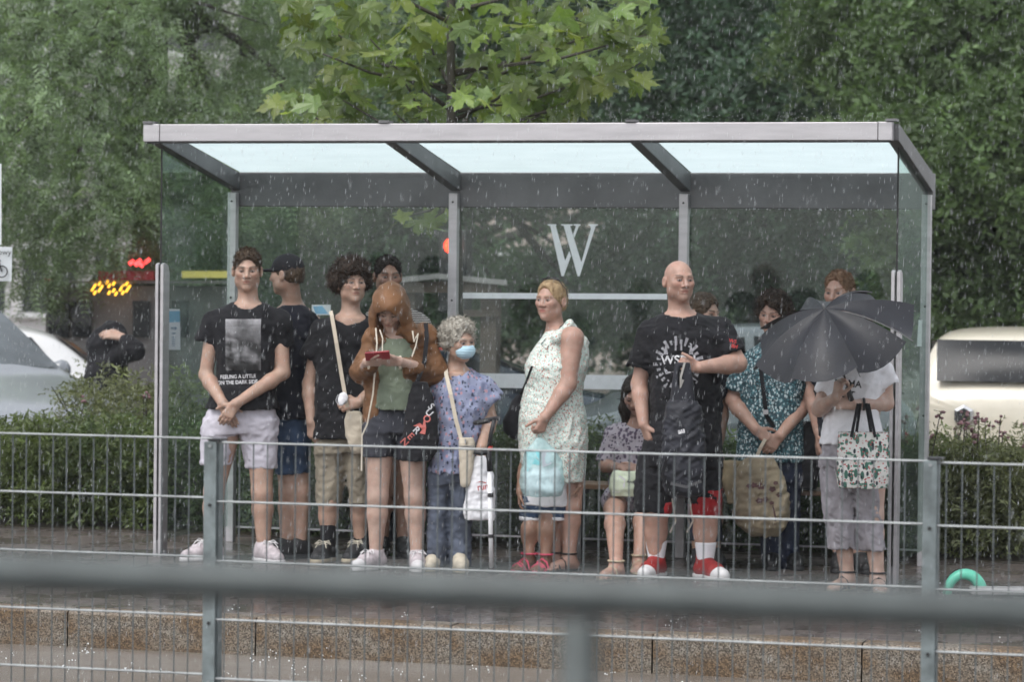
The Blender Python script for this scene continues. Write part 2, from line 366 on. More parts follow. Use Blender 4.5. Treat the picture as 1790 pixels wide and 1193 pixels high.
for pts in ([(1606,560),(1612,560),(1611,606),(1603,606)],):
    qq = [Px(a, b, XP[3]+.0035) for a, b in pts]
    MB().add(qq + [p - V(.001,0,0) for p in qq], [(0,1,2,3),(7,6,5,4),(1,0,4,5),(2,1,5,6),(3,2,6,7),(0,3,7,4)]).build('sticker', M['white_film'], sh)
# bench inside
M['wood'] = pm('bench_wood', (.16, .10, .06), .55, 0, .3, 5, .2, 30, stretch=(.2, 1, 1))
for k in range(4):
    MB().box((-4.9, 18.0+k*.085, .43), (-2.9, 18.07+k*.085, .46)).build('bench_slat', M['wood'], sh, bevel=.004)
for x in (-4.7, -3.1):
    MB().box((x-.03, 18.0, .385), (x+.03, 18.33, .428)).box((x-.03, 18.14, 0), (x+.03, 18.2, .385)).build('bench_bracket', M['alu_dark'], sh)

# ================================================================ mesh fence in the median
FY = 9.80
fence = thing('mesh_fence', 'galvanised double wire mesh fence with square posts along the road median', 'fence', (-3, FY, -.18))
zt = 1.121; xl, xr = -8.2, 1.6
posts = [Py(372, 775, FY)[0], Py(1629, 803, FY)[0]]; dxp = posts[1]-posts[0]; posts = [posts[0]-dxp] + posts + [posts[1]+dxp]
wire = MB().tube([(0,0,-.12),(0,0,zt+.0)], .0024, 6); vme = obj_from('vertical_wire', wire.v, wire.f, M['galv_wire'], fence)
first = True
for k in range(3):
    a, b = posts[k]+.035, posts[k+1]-.035
    zoff = (.012 if k == 0 else (0 if k == 1 else -.004))
    n = int((b-a)/.05)
    for j in range(n+1):
        x = a + .012 + j*.05
        if x > b: break
        pos = (x, FY, zoff + random.uniform(-.001, .001))
        if first: vme.location = pos; first = False
        else: place('vertical_wire', vme.data, pos, fence)
    hw = MB().tube([(a-.03, 0, 0), (b+.03, 0, 0)], .0036, 6)
    hme = None
    for j in range(7):
        z = zt - .2*j + zoff
        for dy in (-.0072, .0072):
            if hme is None:
                hme = obj_from('horizontal_wire', hw.v, hw.f, M['galv'], fence); hme.location = (0, FY+dy, z)
            else: place('horizontal_wire', hme.data, (0, FY+dy, z), fence)
for x in posts:
    xq = x
    p = MB().box((xq-.021, FY+.010, -.18), (xq+.021, FY+.052, zt+.005)).build('post', M['galv_post'], fence, bevel=.003)
    MB().box((xq-.025, FY-.018, -.18), (xq+.020, FY-.0115, zt+.002)).build('clamp_strip', M['galv_post'], fence, bevel=.002)
    MB().box((xq-.012, FY-.02, zt+.006), (xq+.034, FY+.056, zt+.012)).build('post_cap', M['black'], fence)
    for j in range(6):
        MB().lathe((xq-.002, FY-.0225, zt-.012-.2*j), [(.006, 0), (.006, .004)], 8, (0,1,0)).build('bolt', M['rubber'] if j % 2 else M['galv'], fence)

# ================================================================ railing in the foreground (out of focus)
RY = 2.32
zr = Py(895, 1037, RY)[2]
tag(MB().box((-30, -12, -.3), (20, 3.6, .25)).build('tram_platform', M['paving']), kind='structure')
rail = thing('pedestrian_railing', 'blurred grey tubular pedestrian railing across the foreground', 'railing', (-.8, RY, .25))
MB().tube([(-6, RY, zr), (4, RY, zr)], .0165, 24).build('top_rail', M['railing'], rail, smooth=True)
xp = Py(1012, 1150, RY)[0]
for x in (xp-2.0, xp, xp+2.0):
    MB().tube([(x, RY, .25), (x, RY, zr-.02)], .0155, 16).build('post', M['railing'], rail, smooth=True)
    MB().lathe((x, RY, .252), [(.06, 0), (.06, .012)], 16).build('base_plate', M['railing'], rail)
# ================================================================ implicit surfaces: one continuous skin from many tapered shapes
class Shape:
    def __init__(s): s.ops = []
    def cone(s, a, b, ra, rb, k=.02, flat=None, op='u'): s.ops.append(('c', (V(*a), V(*b), ra, rb, flat), k, op)); return s
    def ell(s, c, r, rot=None, k=.02, op='u'): s.ops.append(('e', (V(*c), V(*r), np.eye(3) if rot is None else np.array(rot)), k, op)); return s
    def loft(s, st, k=.02, n=2.3, op='u', ax=None, ay=None):
        st = sorted(st, key=lambda q: q[0]); s.ops.append(('l', (np.array(st, float), n, _R0 if ax is None else ax, FH if ay is None else ay), k, op)); return s
    def cut(s, n, p): s.ops.append(('p', (nrm(n), V(*p)), 0, 'x')); return s     # keep the side the normal points away from
    def bounds(s):
        lo, hi = V(9e9, 9e9, 9e9), V(-9e9, -9e9, -9e9)
        for t, a, k, op in s.ops:
            if op != 'u': continue
            l, h = s._bb(t, a); lo = np.minimum(lo, l); hi = np.maximum(hi, h)
        return lo, hi
    @staticmethod
    def _bb(t, a):
        if t == 'c':
            r = max(a[2], a[3]); return np.minimum(a[0], a[1]) - r, np.maximum(a[0], a[1]) + r
        if t == 'e':
            r = np.sqrt(((a[2].T * a[1])**2).sum(1)); return a[0] - r, a[0] + r
        st = a[0]; m = max(st[:, 4].max(), st[:, 3].max())
        lo = V(*(st[:, 1:3].min(0) - m), st[0, 0]); hi = V(*(st[:, 1:3].max(0) + m), st[-1, 0]); return lo, hi
def _eval(t, a, X, Y, Z):
    if t == 'c':
        A, B, ra, rb, flat = a; ba = B - A; L2 = ba @ ba + 1e-12
        px, py, pz = X - A[0], Y - A[1], Z - A[2]
        tt = np.clip((px*ba[0] + py*ba[1] + pz*ba[2]) / L2, 0, 1)
        qx, qy, qz = px - tt*ba[0], py - tt*ba[1], pz - tt*ba[2]
        d2 = qx*qx + qy*qy + qz*qz
        if flat is not None:
            dr, fc = flat; qn = qx*dr[0] + qy*dr[1] + qz*dr[2]; d2 = d2 + qn*qn*(1/fc**2 - 1)
            return (np.sqrt(d2) - (ra + (rb - ra)*tt)) * (fc if fc < 1 else 1)
        return np.sqrt(d2) - (ra + (rb - ra)*tt)
    if t == 'e':
        C, r, Rm = a; px, py, pz = X - C[0], Y - C[1], Z - C[2]
        q = [(Rm[i][0]*px + Rm[i][1]*py + Rm[i][2]*pz) for i in range(3)]
        k0 = np.sqrt(sum((q[i]/r[i])**2 for i in range(3))); k1 = np.sqrt(sum((q[i]/r[i]**2)**2 for i in range(3))) + 1e-9
        return k0*(k0 - 1)/k1
    if t == 'l':
        st, n, ax, ay = a; z = Z
        f = lambda c: np.interp(z, st[:, 0], st[:, c])
        px, py = X - f(1), Y - f(2); w, dp = f(3), f(4)
        u = np.abs(px*ax[0] + py*ax[1]); v = np.abs(px*ay[0] + py*ay[1])
        k = ((u/w)**n + (v/dp)**n)**(1/n) + 1e-6; r = np.sqrt(u*u + v*v)
        d = np.where(k < .3, -np.minimum(w, dp)*.7, r*(1 - 1/k))
        return np.maximum(np.maximum(d, z - st[-1, 0]), st[0, 0] - z)
    n, p = a; return (X - p[0])*n[0] + (Y - p[1])*n[1] + (Z - p[2])*n[2]
def wob(P, s, seed=0, aniso=(1, 1, 1)):
    """smooth pseudo-noise for cloth folds and hair, about -1..1"""
    r = np.random.default_rng(seed + 100); o = 0
    x, y, z = P[0]*aniso[0]/s, P[1]*aniso[1]/s, P[2]*aniso[2]/s
    for i in range(5):
        a = r.normal(size=3); a /= np.linalg.norm(a); b = r.normal(size=3); b /= np.linalg.norm(b); ph = r.uniform(0, 6.28, 2); fq = 4.2*(1 + .45*i)
        o = o + np.sin(fq*(a[0]*x + a[1]*y + a[2]*z) + ph[0] + 1.7*np.sin(2.3*(b[0]*x + b[1]*y + b[2]*z) + ph[1])) / (1 + .45*i)
    return o/2.4
_CORN = np.array([(i, j, k) for i in (0, 1) for j in (0, 1) for k in (0, 1)])
_EDG = [(a, b) for a in range(8) for b in range(8) if b > a and np.abs(_CORN[a] - _CORN[b]).sum() == 1]
def mesh_shape(sh_, h, lo=None, hi=None, disp=None):
    l, u = sh_.bounds(); l = l - 3*h; u = u + 3*h
    if lo is not None: l = np.maximum(l, lo); u = np.minimum(u, hi)
    n = np.maximum(((u - l)/h).astype(int) + 2, 4); F = np.full(n, .2, np.float32)
    gx, gy, gz = [l[i] + h*np.arange(n[i]) for i in range(3)]
    for t, a, k, op in sh_.ops:
        if op == 'x': F = np.maximum(F, _eval(t, a, gx[:, None, None], gy[None, :, None], gz[None, None, :])).astype(np.float32); continue
        bl, bh = sh_._bb(t, a); m = k + 4*h + .01
        i0 = np.clip(((bl - m - l)/h).astype(int), 0, n); i1 = np.clip(((bh + m - l)/h).astype(int) + 2, 0, n)
        if (i1 <= i0).any(): continue
        sl = tuple(slice(i0[i], i1[i]) for i in range(3))
        d = _eval(t, a, gx[sl[0]][:, None, None], gy[sl[1]][None, :, None], gz[sl[2]][None, None, :])
        f = F[sl]; kk = max(k, 1e-4)
        if op == 'u':
            hh = np.maximum(kk - np.abs(f - d), 0)/kk; F[sl] = np.minimum(f, d) - hh*hh*kk*.25
        else:
            d = -d; hh = np.maximum(kk - np.abs(f - d), 0)/kk; F[sl] = np.maximum(f, d) + hh*hh*kk*.25
    if disp is not None:
        idx = np.argwhere(np.abs(F) < .03 + h); P = (l + idx*h).T
        F[tuple(idx.T)] += disp(P).astype(np.float32)
    S = F < 0
    c = np.zeros(n - 1, np.int8)
    for q in _CORN: c += S[q[0]:n[0]-1+q[0], q[1]:n[1]-1+q[1], q[2]:n[2]-1+q[2]]
    act = (c > 0) & (c < 8); ids = np.full(n - 1, -1, np.int32); cells = np.argwhere(act); ids[act] = np.arange(len(cells))
    if len(cells) == 0: return np.zeros((0, 3)), np.zeros((0, 4), int)
    val = np.stack([F[tuple((cells + q).T)] for q in _CORN], 1); acc = np.zeros((len(cells), 3)); cnt = np.zeros(len(cells))
    for a, b in _EDG:
        va, vb = val[:, a], val[:, b]; x = (va < 0) != (vb < 0); t = np.where(x, va/(va - vb + 1e-12), 0)
        acc += np.where(x[:, None], _CORN[a] + t[:, None]*(_CORN[b] - _CORN[a]), 0); cnt += x
    verts = l + (cells + acc/np.maximum(cnt, 1)[:, None])*h
    quads = []
    for ax_ in range(3):
        sl0 = [slice(None)]*3; sl1 = [slice(None)]*3; sl0[ax_] = slice(0, n[ax_]-1); sl1[ax_] = slice(1, n[ax_])
        s0, s1 = S[tuple(sl0)], S[tuple(sl1)]; e = np.argwhere(s0 != s1); b, c2 = (ax_+1) % 3, (ax_+2) % 3
        e = e[(e[:, b] > 0) & (e[:, c2] > 0) & (e[:, b] < n[b]-1) & (e[:, c2] < n[c2]-1)]
        if len(e) == 0: continue
        db = np.zeros(3, int); db[b] = 1; dc = np.zeros(3, int); dc[c2] = 1
        q = np.stack([ids[tuple((e - db - dc).T)], ids[tuple((e - dc).T)], ids[tuple(e.T)], ids[tuple((e - db).T)]], 1)
        fl = ~s0[tuple(e.T)]; q[fl] = q[fl][:, ::-1]; quads.append(q)
    Q = np.concatenate(quads); Q = Q[(Q >= 0).all(1)]
    return verts, Q
def compact(v, q):
    u, inv = np.unique(q, return_inverse=True); return v[u], inv.reshape(q.shape)
def sdf_obj(name, shape, h, mat, parent, disp=None, color=None, cull=None, extra=None):
    v, q = mesh_shape(shape, h, disp=disp)
    if cull is not None: q = q[~cull(v[q].mean(1))]; v, q = compact(v, q)
    if extra: # further (v,q[,tri]) pieces of the same surface
        for v2, q2 in extra: q = np.concatenate([q, q2 + len(v)]); v = np.concatenate([v, v2])
    return fast_obj(name, v, q, mat, parent, color)
def fast_obj(name, v, q, mat, parent, color=None, smooth=True):
    me = bpy.data.meshes.new(name); nf = len(q); nl = q.shape[1]
    me.vertices.add(len(v)); me.vertices.foreach_set('co', np.ascontiguousarray(v, np.float32).ravel())
    me.loops.add(nf*nl); me.loops.foreach_set('vertex_index', np.ascontiguousarray(q, np.int32).ravel())
    me.polygons.add(nf); me.polygons.foreach_set('loop_start', np.arange(0, nf*nl, nl, dtype=np.int32)); me.polygons.foreach_set('loop_total', np.full(nf, nl, np.int32))
    me.polygons.foreach_set('use_smooth', np.full(nf, smooth))
    if color is not None:
        c = color(v) if callable(color) else color
        at = me.color_attributes.new('Col', 'FLOAT_COLOR', 'POINT'); at.data.foreach_set('color', np.concatenate([c, np.ones((len(c), 1))], 1).astype(np.float32).ravel())
    if mat: me.materials.append(mat)
    me.update(calc_edges=True); me.validate(clean_customdata=False)
    o = bpy.data.objects.new(name, me); COL.objects.link(o); WM[o.name] = Matrix.Identity(4)
    if parent is not None: o.parent = parent; o.matrix_parent_inverse = WM[parent.name].inverted()
    return o

# ================================================================ cloth and skin materials
def skin_mat():
    m = pm('skin', (1, 1, 1), .48, 0, .10, 28, .12, 140, attr='Col'); b = m.node_tree.nodes['Principled BSDF']
    b.inputs['Subsurface Weight'].default_value = .12; b.inputs['Subsurface Radius'].default_value = (.02, .008, .005); b.inputs['Subsurface Scale'].default_value = .5
    return m
M['skin'] = skin_mat()
def cloth(name, col, var=.2, rough=.85, bump=.45, bs=14, sheen=.04): return pm(name, col, rough, 0, var, 7, bump, bs, .3, sheen=sheen)
def hair_mat(name, col, col2): return pm(name, col, .55, 0, .3, 60, .8, 120, .4, col2=col2, stretch=(1, 1, .35))
def dots_mat(name, base, layers, rough=.8):
    """small printed motifs scattered over cloth: layers of (scale, size, colour, stretch)"""
    m, nt, N, L, b = _new(name); tc = N.new('ShaderNodeTexCoord'); prev = None
    n0 = noise_node(nt, 12, 3); r0 = ramp(nt, n0.outputs['Fac'], [(.3, tuple(np.array(base)*.9)), (.7, tuple(np.clip(np.array(base)*1.05, 0, 1)))]); prev = r0.outputs[0]
    for i, (sc, sz, col, stv) in enumerate(layers):
        mp = N.new('ShaderNodeMapping'); mp.inputs['Scale'].default_value = stv; mp.inputs['Rotation'].default_value = (.5*i, .8 + .9*i, .4*i); mp.inputs['Location'].default_value = (3.1*i, 1.7*i, .9*i)
        L.new(tc.outputs['Object'], mp.inputs[0]); v = N.new('ShaderNodeTexVoronoi'); v.inputs['Scale'].default_value = sc; L.new(mp.outputs[0], v.inputs[0])
        r = ramp(nt, v.outputs['Distance'], [(sz, (1,)*3), (sz*1.12, (0,)*3)])
        mx = N.new('ShaderNodeMix'); mx.data_type = 'RGBA'; L.new(r.outputs[0], mx.inputs[0]); L.new(prev, mx.inputs[6]); mx.inputs[7].default_value = (*col, 1); prev = mx.outputs[2]
    L.new(prev, b.inputs['Base Color']); b.inputs['Roughness'].default_value = rough
    n2 = noise_node(nt, 16, 5); bp = N.new('ShaderNodeBump'); bp.inputs['Strength'].default_value = .3; bp.inputs['Distance'].default_value = .01; L.new(n2.outputs['Fac'], bp.inputs['Height']); L.new(bp.outputs[0], b.inputs['Normal'])
    return m
def stripe_mat(name, a, b_, scale):
    m, nt, N, L, b = _new(name); tc = N.new('ShaderNodeTexCoord'); w = N.new('ShaderNodeTexWave'); w.bands_direction = 'Z'; w.inputs['Scale'].default_value = scale; w.inputs['Distortion'].default_value = .6
    L.new(tc.outputs['Object'], w.inputs[0]); r = ramp(nt, w.outputs['Fac'], [(.4, a), (.6, b_)]); L.new(r.outputs[0], b.inputs['Base Color']); b.inputs['Roughness'].default_value = .85; return m

# ================================================================ people
SK = {'fair': V(.41, .272, .208), 'pink': V(.42, .262, .205), 'tan': V(.30, .18, .128), 'pale': V(.46, .322, .262)}
class Person:
    def __init__(s, label, ankles, skin='fair', D=None, back=0.0, group='people waiting in the bus shelter'):
        s.pts = [Pg(x, y, .088) for x, y in ankles]; g = sum(s.pts)/len(s.pts)
        s.D = (g @ FH) + back if D is None else D
        s.root = thing('person', label, 'person', (g[0], g[1], 0), group)
        s.skin = SK[skin] if isinstance(skin, str) else V(*skin)
        s.b = Shape(); s.fine = []; s.hf = None; s.seed = int(abs(g[0])*1000) % 997
    def P(s, x, y, dd=0.0): return PD(x, y, s.D + dd)
    def m(s, px): return px*s.D/FPX
    # --- stations (row, left, right, half depth, forward offset) traced from the photograph, turned into a solid with its own depth
    def st(s, rows):
        o = []
        for r in rows:
            y, xl, xr, dp = r[:4]; dd = r[4] if len(r) > 4 else 0; c = s.P((xl+xr)/2, y, dd); o.append((c[2], c[0], c[1], max(s.m((xr-xl)/2), .02), dp))
        return o
    def head(s, x, y, yaw=0, pitch=0, roll=0, dd=0, sc=1.0, hair=(.03, .02, .015), eyes=(.05, .03, .02), female=False, stubble=0.0, lips=None, age=0):
        """yaw>0 turns to the left of the picture; pitch>0 looks down"""
        yw, pt, rl = map(math.radians, (yaw, pitch, roll)); f = -FH*math.cos(yw) - _R0*math.sin(yw); a = _R0*math.cos(yw) - FH*math.sin(yw); u = V(0, 0, 1)
        f2 = f*math.cos(pt) - u*math.sin(pt); u2 = u*math.cos(pt) + f*math.sin(pt)
        a3 = a*math.cos(rl) + u2*math.sin(rl); u3 = -a*math.sin(rl) + u2*math.cos(rl)
        c = s.P(x, y, dd); s.hc = c; s.hax = (a3, -f2, u3); s.hs = sc; Rm = np.array([a3, -f2, u3]); s.hR = Rm
        T = lambda p: c + (p[0]*a3 + p[1]*(-f2) + p[2]*u3)*sc
        s.T = T; B = s.b; k = sc
        jw = .94 if female else 1.0
        E = lambda p, r, kk=.02, op='u': B.ell(T(p), V(*r)*k, Rm, kk*k, op)
        E((0, .012, .030), (.074, .095, .084)); E((0, -.026, -.036), (.062*jw, .060, .076), .03)
        E((0, -.062, -.095), (.022*jw, .021, .020), .03)
        for q in (-1, 1):
            E((q*.047*jw, -.010, -.058), (.022, .028, .028), .035); E((q*.042, -.058, -.014), (.021, .022, .020), .03)
        E((0, -.076, .024), (.050, .014, .010), .022)
        for q in (-1, 1): E((q*.031, -.094, .004), (.018, .015, .011), .014, 's')
        for q in (-1, 1): E((q*.031, -.0745, .004), (.0135, .0125, .0105), .004)
        nl = .92 if female else 1.0
        B.cone(T((0, -.084, .012)), T((0, -.106*nl, -.026)), .0090*k, .0130*k, .012*k)
        for q in (-1, 1): E((q*.0145, -.092, -.031), (.0095, .010, .0080), .006)
        E((0, -.081, -.053), (.025, .0092, .0060), .009); E((0, -.079, -.0655), (.022, .0095, .0066), .009)
        for q in (-1, 1): B.cone(T((0, -.092, -.0585)), T((q*.024, -.086, -.0625)), .0022*k, .0018*k, .004*k, None, 's')
        for q in (-1, 1):
            E((q*.081, .016, -.004), (.012, .019, .032), .008); E((q*.091, .008, -.001), (.007, .010, .019), .005, 's')
        s.hp = dict(hair=V(*hair), eyes=V(*eyes), female=female, stubble=stubble, lips=lips, age=age)
        s.neck_r = (.046 if female else .055)*k
        return s
    def neck(s, x, y, dd=0.03, r=None, tr=None):
        n = s.P(x, y, dd); s.nb = n; r0 = s.neck_r
        s.b.cone(s.T((0, .022, -.04)), n, r0, r or r0*1.12, .03); return s
    def torso(s, rows, k=.04): s.b.loft(s.st([(r[0], r[1] + 3, r[2] - 3, r[3]*.86) + tuple(r[4:]) for r in rows]), k); return s
    def arm(s, sh_, el, wr, r=(.052, .041, .044, .028), shoulder=True):
        a, b, c = s.P(*sh_), s.P(*el), s.P(*wr)
        if shoulder: s.b.cone(s.nb, a, .042, r[0]*.92, .04)
        s.b.cone(a, b, r[0], r[1], .03); m = b + (c - b)*.28; s.b.cone(b, m, r[1], r[2], .02); s.b.cone(m, c, r[2], r[3], .02)
        return a, b, c
    def hand(s, wr, d, n, t, curl=(20, 30, 20), sc=1.0, thumb=(.55, .65, -.25), spread=1.0):
        """palm, four unequal fingers and a thumb; d along the fingers, n out of the back of the hand, t to the thumb side"""
        w = V(*wr); d = nrm(d); n = V(*n); n = nrm(n - d*(n@d)); u = np.cross(d, n); u = u if u @ V(*t) > 0 else -u; B = s.b; k = sc
        lat = (.027, .009, -.009, -.026); kd = (.086, .090, .086, .077); ln = (.070, .078, .072, .056); pts = [w]
        for i in range(4):
            kn = w + (d*kd[i] + u*lat[i]*spread)*k; B.cone(w + u*lat[i]*.6*k, kn, .0135*k, .0115*k, .014*k)
            cur, dr, ang = kn, d, 0.0
            for j, (fr, rr) in enumerate(((.44, .0098), (.31, .0088), (.25, .0078))):
                cc = curl[i][j] if isinstance(curl[0], (tuple, list)) else curl[j]; ang += math.radians(cc)
                dr = d*math.cos(ang) - n*math.sin(ang); nx = cur + dr*ln[i]*fr*k
                B.cone(cur, nx, rr*k, (rr - .0008)*k, .0045*k); cur = nx; pts.append(nx)
        th0 = w + (d*.022 + u*.020 - n*.004)*k; td = nrm(d*thumb[0] + u*thumb[1] + n*thumb[2]); th1 = th0 + td*.042*k; td2 = nrm(td + d*.6 - n*.25); th2 = th1 + td2*.032*k; th3 = th2 + nrm(td2 + d*.3 - n*.25)*.026*k
        B.cone(th0, th1, .0150*k, .0118*k, .012*k); B.cone(th1, th2, .0112*k, .0100*k, .004*k); B.cone(th2, th3, .0098*k, .0080*k, .003*k); pts += [th3]
        pts = np.array(pts); s.fine.append((pts.min(0) - .02, pts.max(0) + .02)); return s
    def leg(s, hip, kn, an, r=(.085, .056, .056, .038), dk=-.02, dn=None):
        """an: index of the ankle given to the constructor"""
        a = s.P(*hip) if len(hip) == 3 else s.P(hip[0], hip[1]); c = s.pts[an]
        dc = c @ FH - s.D; b = PD(kn[0], kn[1], s.D + (dc*.5 + dk if len(kn) < 3 else kn[2]))
        s.b.cone(a, b, r[0], r[1], .03); bk = FH*.012; m = b + (c - b)*.30
        s.b.cone(b, m + bk, r[1]*.96, r[2], .03); s.b.cone(m + bk, c, r[2], r[3], .03); s.b.ell(b - FH*.022, (.036, .026, .042), None, .03)
        return a, b, c
    def foot(s, i, yaw, sc=1.0):
        c = s.pts[i]; yw = math.radians(yaw); f = -FH*math.cos(yw) - _R0*math.sin(yw); z = V(0, 0, 1); g = V(c[0], c[1], 0)
        B = s.b; B.cone(c, g + z*.035 - f*.035*sc, .036*sc, .030*sc, .02); B.cone(g + z*.05, g + f*.12*sc + z*.026, .036*sc, .026*sc, .03, (np.cross(f, z), 1.25)); B.cone(g - f*.03*sc + z*.03, g + f*.11*sc + z*.022, .03*sc, .026*sc, .03)
        sd = np.cross(f, z)
        for j, o in enumerate((-.034, -.017, 0, .017, .032)):
            B.cone(g + f*.12*sc + sd*o + z*.02, g + (f*(.175 - abs(o + .02)*.6))*sc + sd*o*1.1 + z*.014, .012, .010, .006)
        s.b.cut((0, 0, -1), (0, 0, .004))
        s.fine.append((g + V(-.2, -.2, -.02), g + V(.2, .2, .09))); return s
    def shoe(s, i, yaw, mat, sole, sc=1.0, collar=.0, toe=None, laces=None, L_=1.0):
        c = s.pts[i]; yw = math.radians(yaw); f = -FH*math.cos(yw) - _R0*math.sin(yw); z = V(0, 0, 1); g = V(c[0], c[1], 0); w = np.cross(f, z)
        S = Shape(); S.cone(g - f*.045*sc + z*.05, g + f*.10*sc*L_ + z*.045, .037*sc, .040*sc, .03); S.cone(g + f*.10*sc*L_ + z*.042, g + f*.165*sc*L_ + z*.034, .040*sc, .033*sc, .03)
        S.cone(g - f*.012*sc + z*.05, g - f*.012*sc + z*(.095 + collar), .042*sc, .041*sc, .03); S.cone(g + f*.02 + z*.085, g + f*.09*sc + z*.055, .036*sc, .034*sc, .03); S.cut((0, 0, -1), g + z*.016)
        S.ell(g - f*.01 + z*(.115 + collar), (.034, .034, .03), None, .01, 's')
        o = sdf_obj('shoe', S, .0055, mat, s.root)
        S2 = Shape(); S2.cone(g - f*.045*sc + z*.01, g + f*.10*sc*L_ + z*.01, .041*sc, .045*sc, .02); S2.cone(g + f*.10*sc*L_ + z*.01, g + f*.168*sc*L_ + z*.012, .045*sc, .038*sc, .02); S2.cut((0, 0, 1), g + z*.026); S2.cut((0, 0, -1), g + z*.001)
        sdf_obj('sole', S2, .005, sole, o)
        if toe is not None:
            S3 = Shape(); S3.cone(g + f*.125*sc*L_ + z*.036, g + f*.168*sc*L_ + z*.032, .0425*sc, .036*sc, .02); S3.cut((0, 0, -1), g + z*.02); sdf_obj('toe_cap', S3, .0045, toe, o)
        if laces is not None:
            mb = MB()
            for j in range(4):
                q = g + f*(.045 + .022*j)*sc + z*(.106 - .011*j)*sc; mb.tube([q - w*.024, q + z*.006 - w*.01, q + z*.006 + w*.01, q + f*.01 + w*.024], .0032, 5)
            q = g + f*.05*sc + z*.108*sc
            for sg in (-1, 1): mb.tube([q, q + w*sg*.03 + z*.012 + f*.01, q + w*sg*.05 + f*.03 - z*.01, q + w*sg*.025 + f*.03, q], .0026, 5); mb.tube([q, q + w*sg*.02 + f*.04, q + w*sg*.035 + f*.06 - z*.03], .0026, 5)
            mb.build('laces', laces, o)
        return o
    def sock(s, i, up, mat, r=.043, mid=None):
        c = s.pts[i]; S = Shape(); b = V(*mid) if mid is not None else c + V(0, 0, up); S.cone(c - V(0, 0, .02), c + (b - c), .042, r, .01); S.cut(nrm(b - c), b); return sdf_obj('sock', S, .006, mat, s.root)
    # --- colours of the face: brows, eyes, lips, stubble, flush
    def colour(s, v):
        n = len(v); c = np.tile(s.skin, (n, 1))
        c *= (1 + .08*wob(v.T, .09, s.seed) + .05*wob(v.T, .03, s.seed + 1))[:, None]
        red = np.clip(wob(v.T, .05, s.seed + 3), 0, 1)[:, None]; c *= 1 - red*V(-.03, .06, .07)
        if s.hc is None: return c
        q = ((v - s.hc) @ s.hR.T)/s.hs; X, Y, Z = np.abs(q[:, 0]), q[:, 1], q[:, 2]; hp = s.hp
        near = (np.abs(q) < .16).all(1)
        def mix(w, col): nonlocal c; w = (np.clip(w, 0, 1)*near)[:, None]; c = c*(1 - w) + np.array(col)*w
        fr = Y < -.045
        mix(np.exp(-((X - .042)**2/.018**2 + (Z + .022)**2/.016**2))*fr*.35, s.skin*V(1.1, .78, .74))
        mix(np.exp(-(X**2/.011**2 + (Z + .028)**2/.010**2))*(Y < -.09)*.4, s.skin*V(1.1, .75, .7))
        mix(np.exp(-((X - .030)**2/.020**2 + (Z - .002)**2/.013**2))*fr*.30, s.skin*V(.66, .58, .57))
        if hp['stubble']: mix(((Z < -.030) & (Y < .02)).astype(float)*hp['stubble']*np.clip((-.03 - Z)/.02, 0, 1), s.skin*.35 + hp['hair']*.5)
        lip = V(*(hp['lips'] or tuple(s.skin*V(.86, .56, .54))))
        mz = Z + .0588 + X*.12; mix((1.2 - (X/.023)**2 - (mz/.0095)**2)*1.2*(Y < -.065), lip); mix((1 - (X/.025)**2 - (mz/.0022)**2)*2*(Y < -.065), s.skin*.25)
        bz = .0235 + .006*np.sin(np.clip((X - .012)/.042, 0, 1)*PI*.75); bw = .0042 if not hp['female'] else .0030
        mix(((np.abs(Z - bz) < bw) & (X > .013) & (X < .052) & fr)*.85, hp['hair']*.9 + s.skin*.08)
        ex, ez = X - .031, Z - .0035; on = (Y < -.055)
        mix(((ex/.0150)**2 + (ez/.0068)**2 < 1)*on*1.0, s.skin*.24); mix(((ex/.0125)**2 + ((ez + .0008)/.0044)**2 < 1)*on*1.0, (.27, .24, .23)); mix(((ex**2 + ez**2 < .0062**2) & (np.abs(ez) < .0052))*on*1.0, hp['eyes'])
        return np.clip(c, 0.003, 1)
    def build_body(s, h=.010, hh=.0033, hf=.0038, mats=None):
        T = s.T; r = .14*s.hs; hl, hu = s.hc - r, s.hc + r; cutz = s.T((0, .0, -.118))
        up = s.hax[2]
        boxes = list(s.fine)
        def cull(c):
            k = (((c >= hl) & (c <= hu)).all(1)) & (((c - cutz) @ up) > 0)
            for a, b in boxes: k |= ((c >= a) & (c <= b)).all(1)
            return k
        v, q = mesh_shape(s.b, h); k = cull(v[q].mean(1)); q = q[~k]; v, q = compact(v, q); V_, Q_ = [v], [q]; n = len(v)
        v2, q2 = mesh_shape(s.b, hh, hl - .02, hu + .02); c = v2[q2].mean(1); k2 = (((c >= hl-.006) & (c <= hu+.006)).all(1)) & (((c - cutz) @ up) > -.006); v2, q2 = compact(v2, q2[k2]); V_.append(v2); Q_.append(q2 + n); n += len(v2)
        for a, b in boxes:
            v2, q2 = mesh_shape(s.b, hf, a - .012, b + .012)
            if len(q2) == 0: continue
            c = v2[q2].mean(1); k2 = ((c >= a - .005) & (c <= b + .005)).all(1)
            if not k2.any(): continue
            v2, q2 = compact(v2, q2[k2]); V_.append(v2); Q_.append(q2 + n); n += len(v2)
        v = np.concatenate(V_); q = np.concatenate(Q_)
        return fast_obj('body', v, q, M['skin'], s.root, s.colour(v))
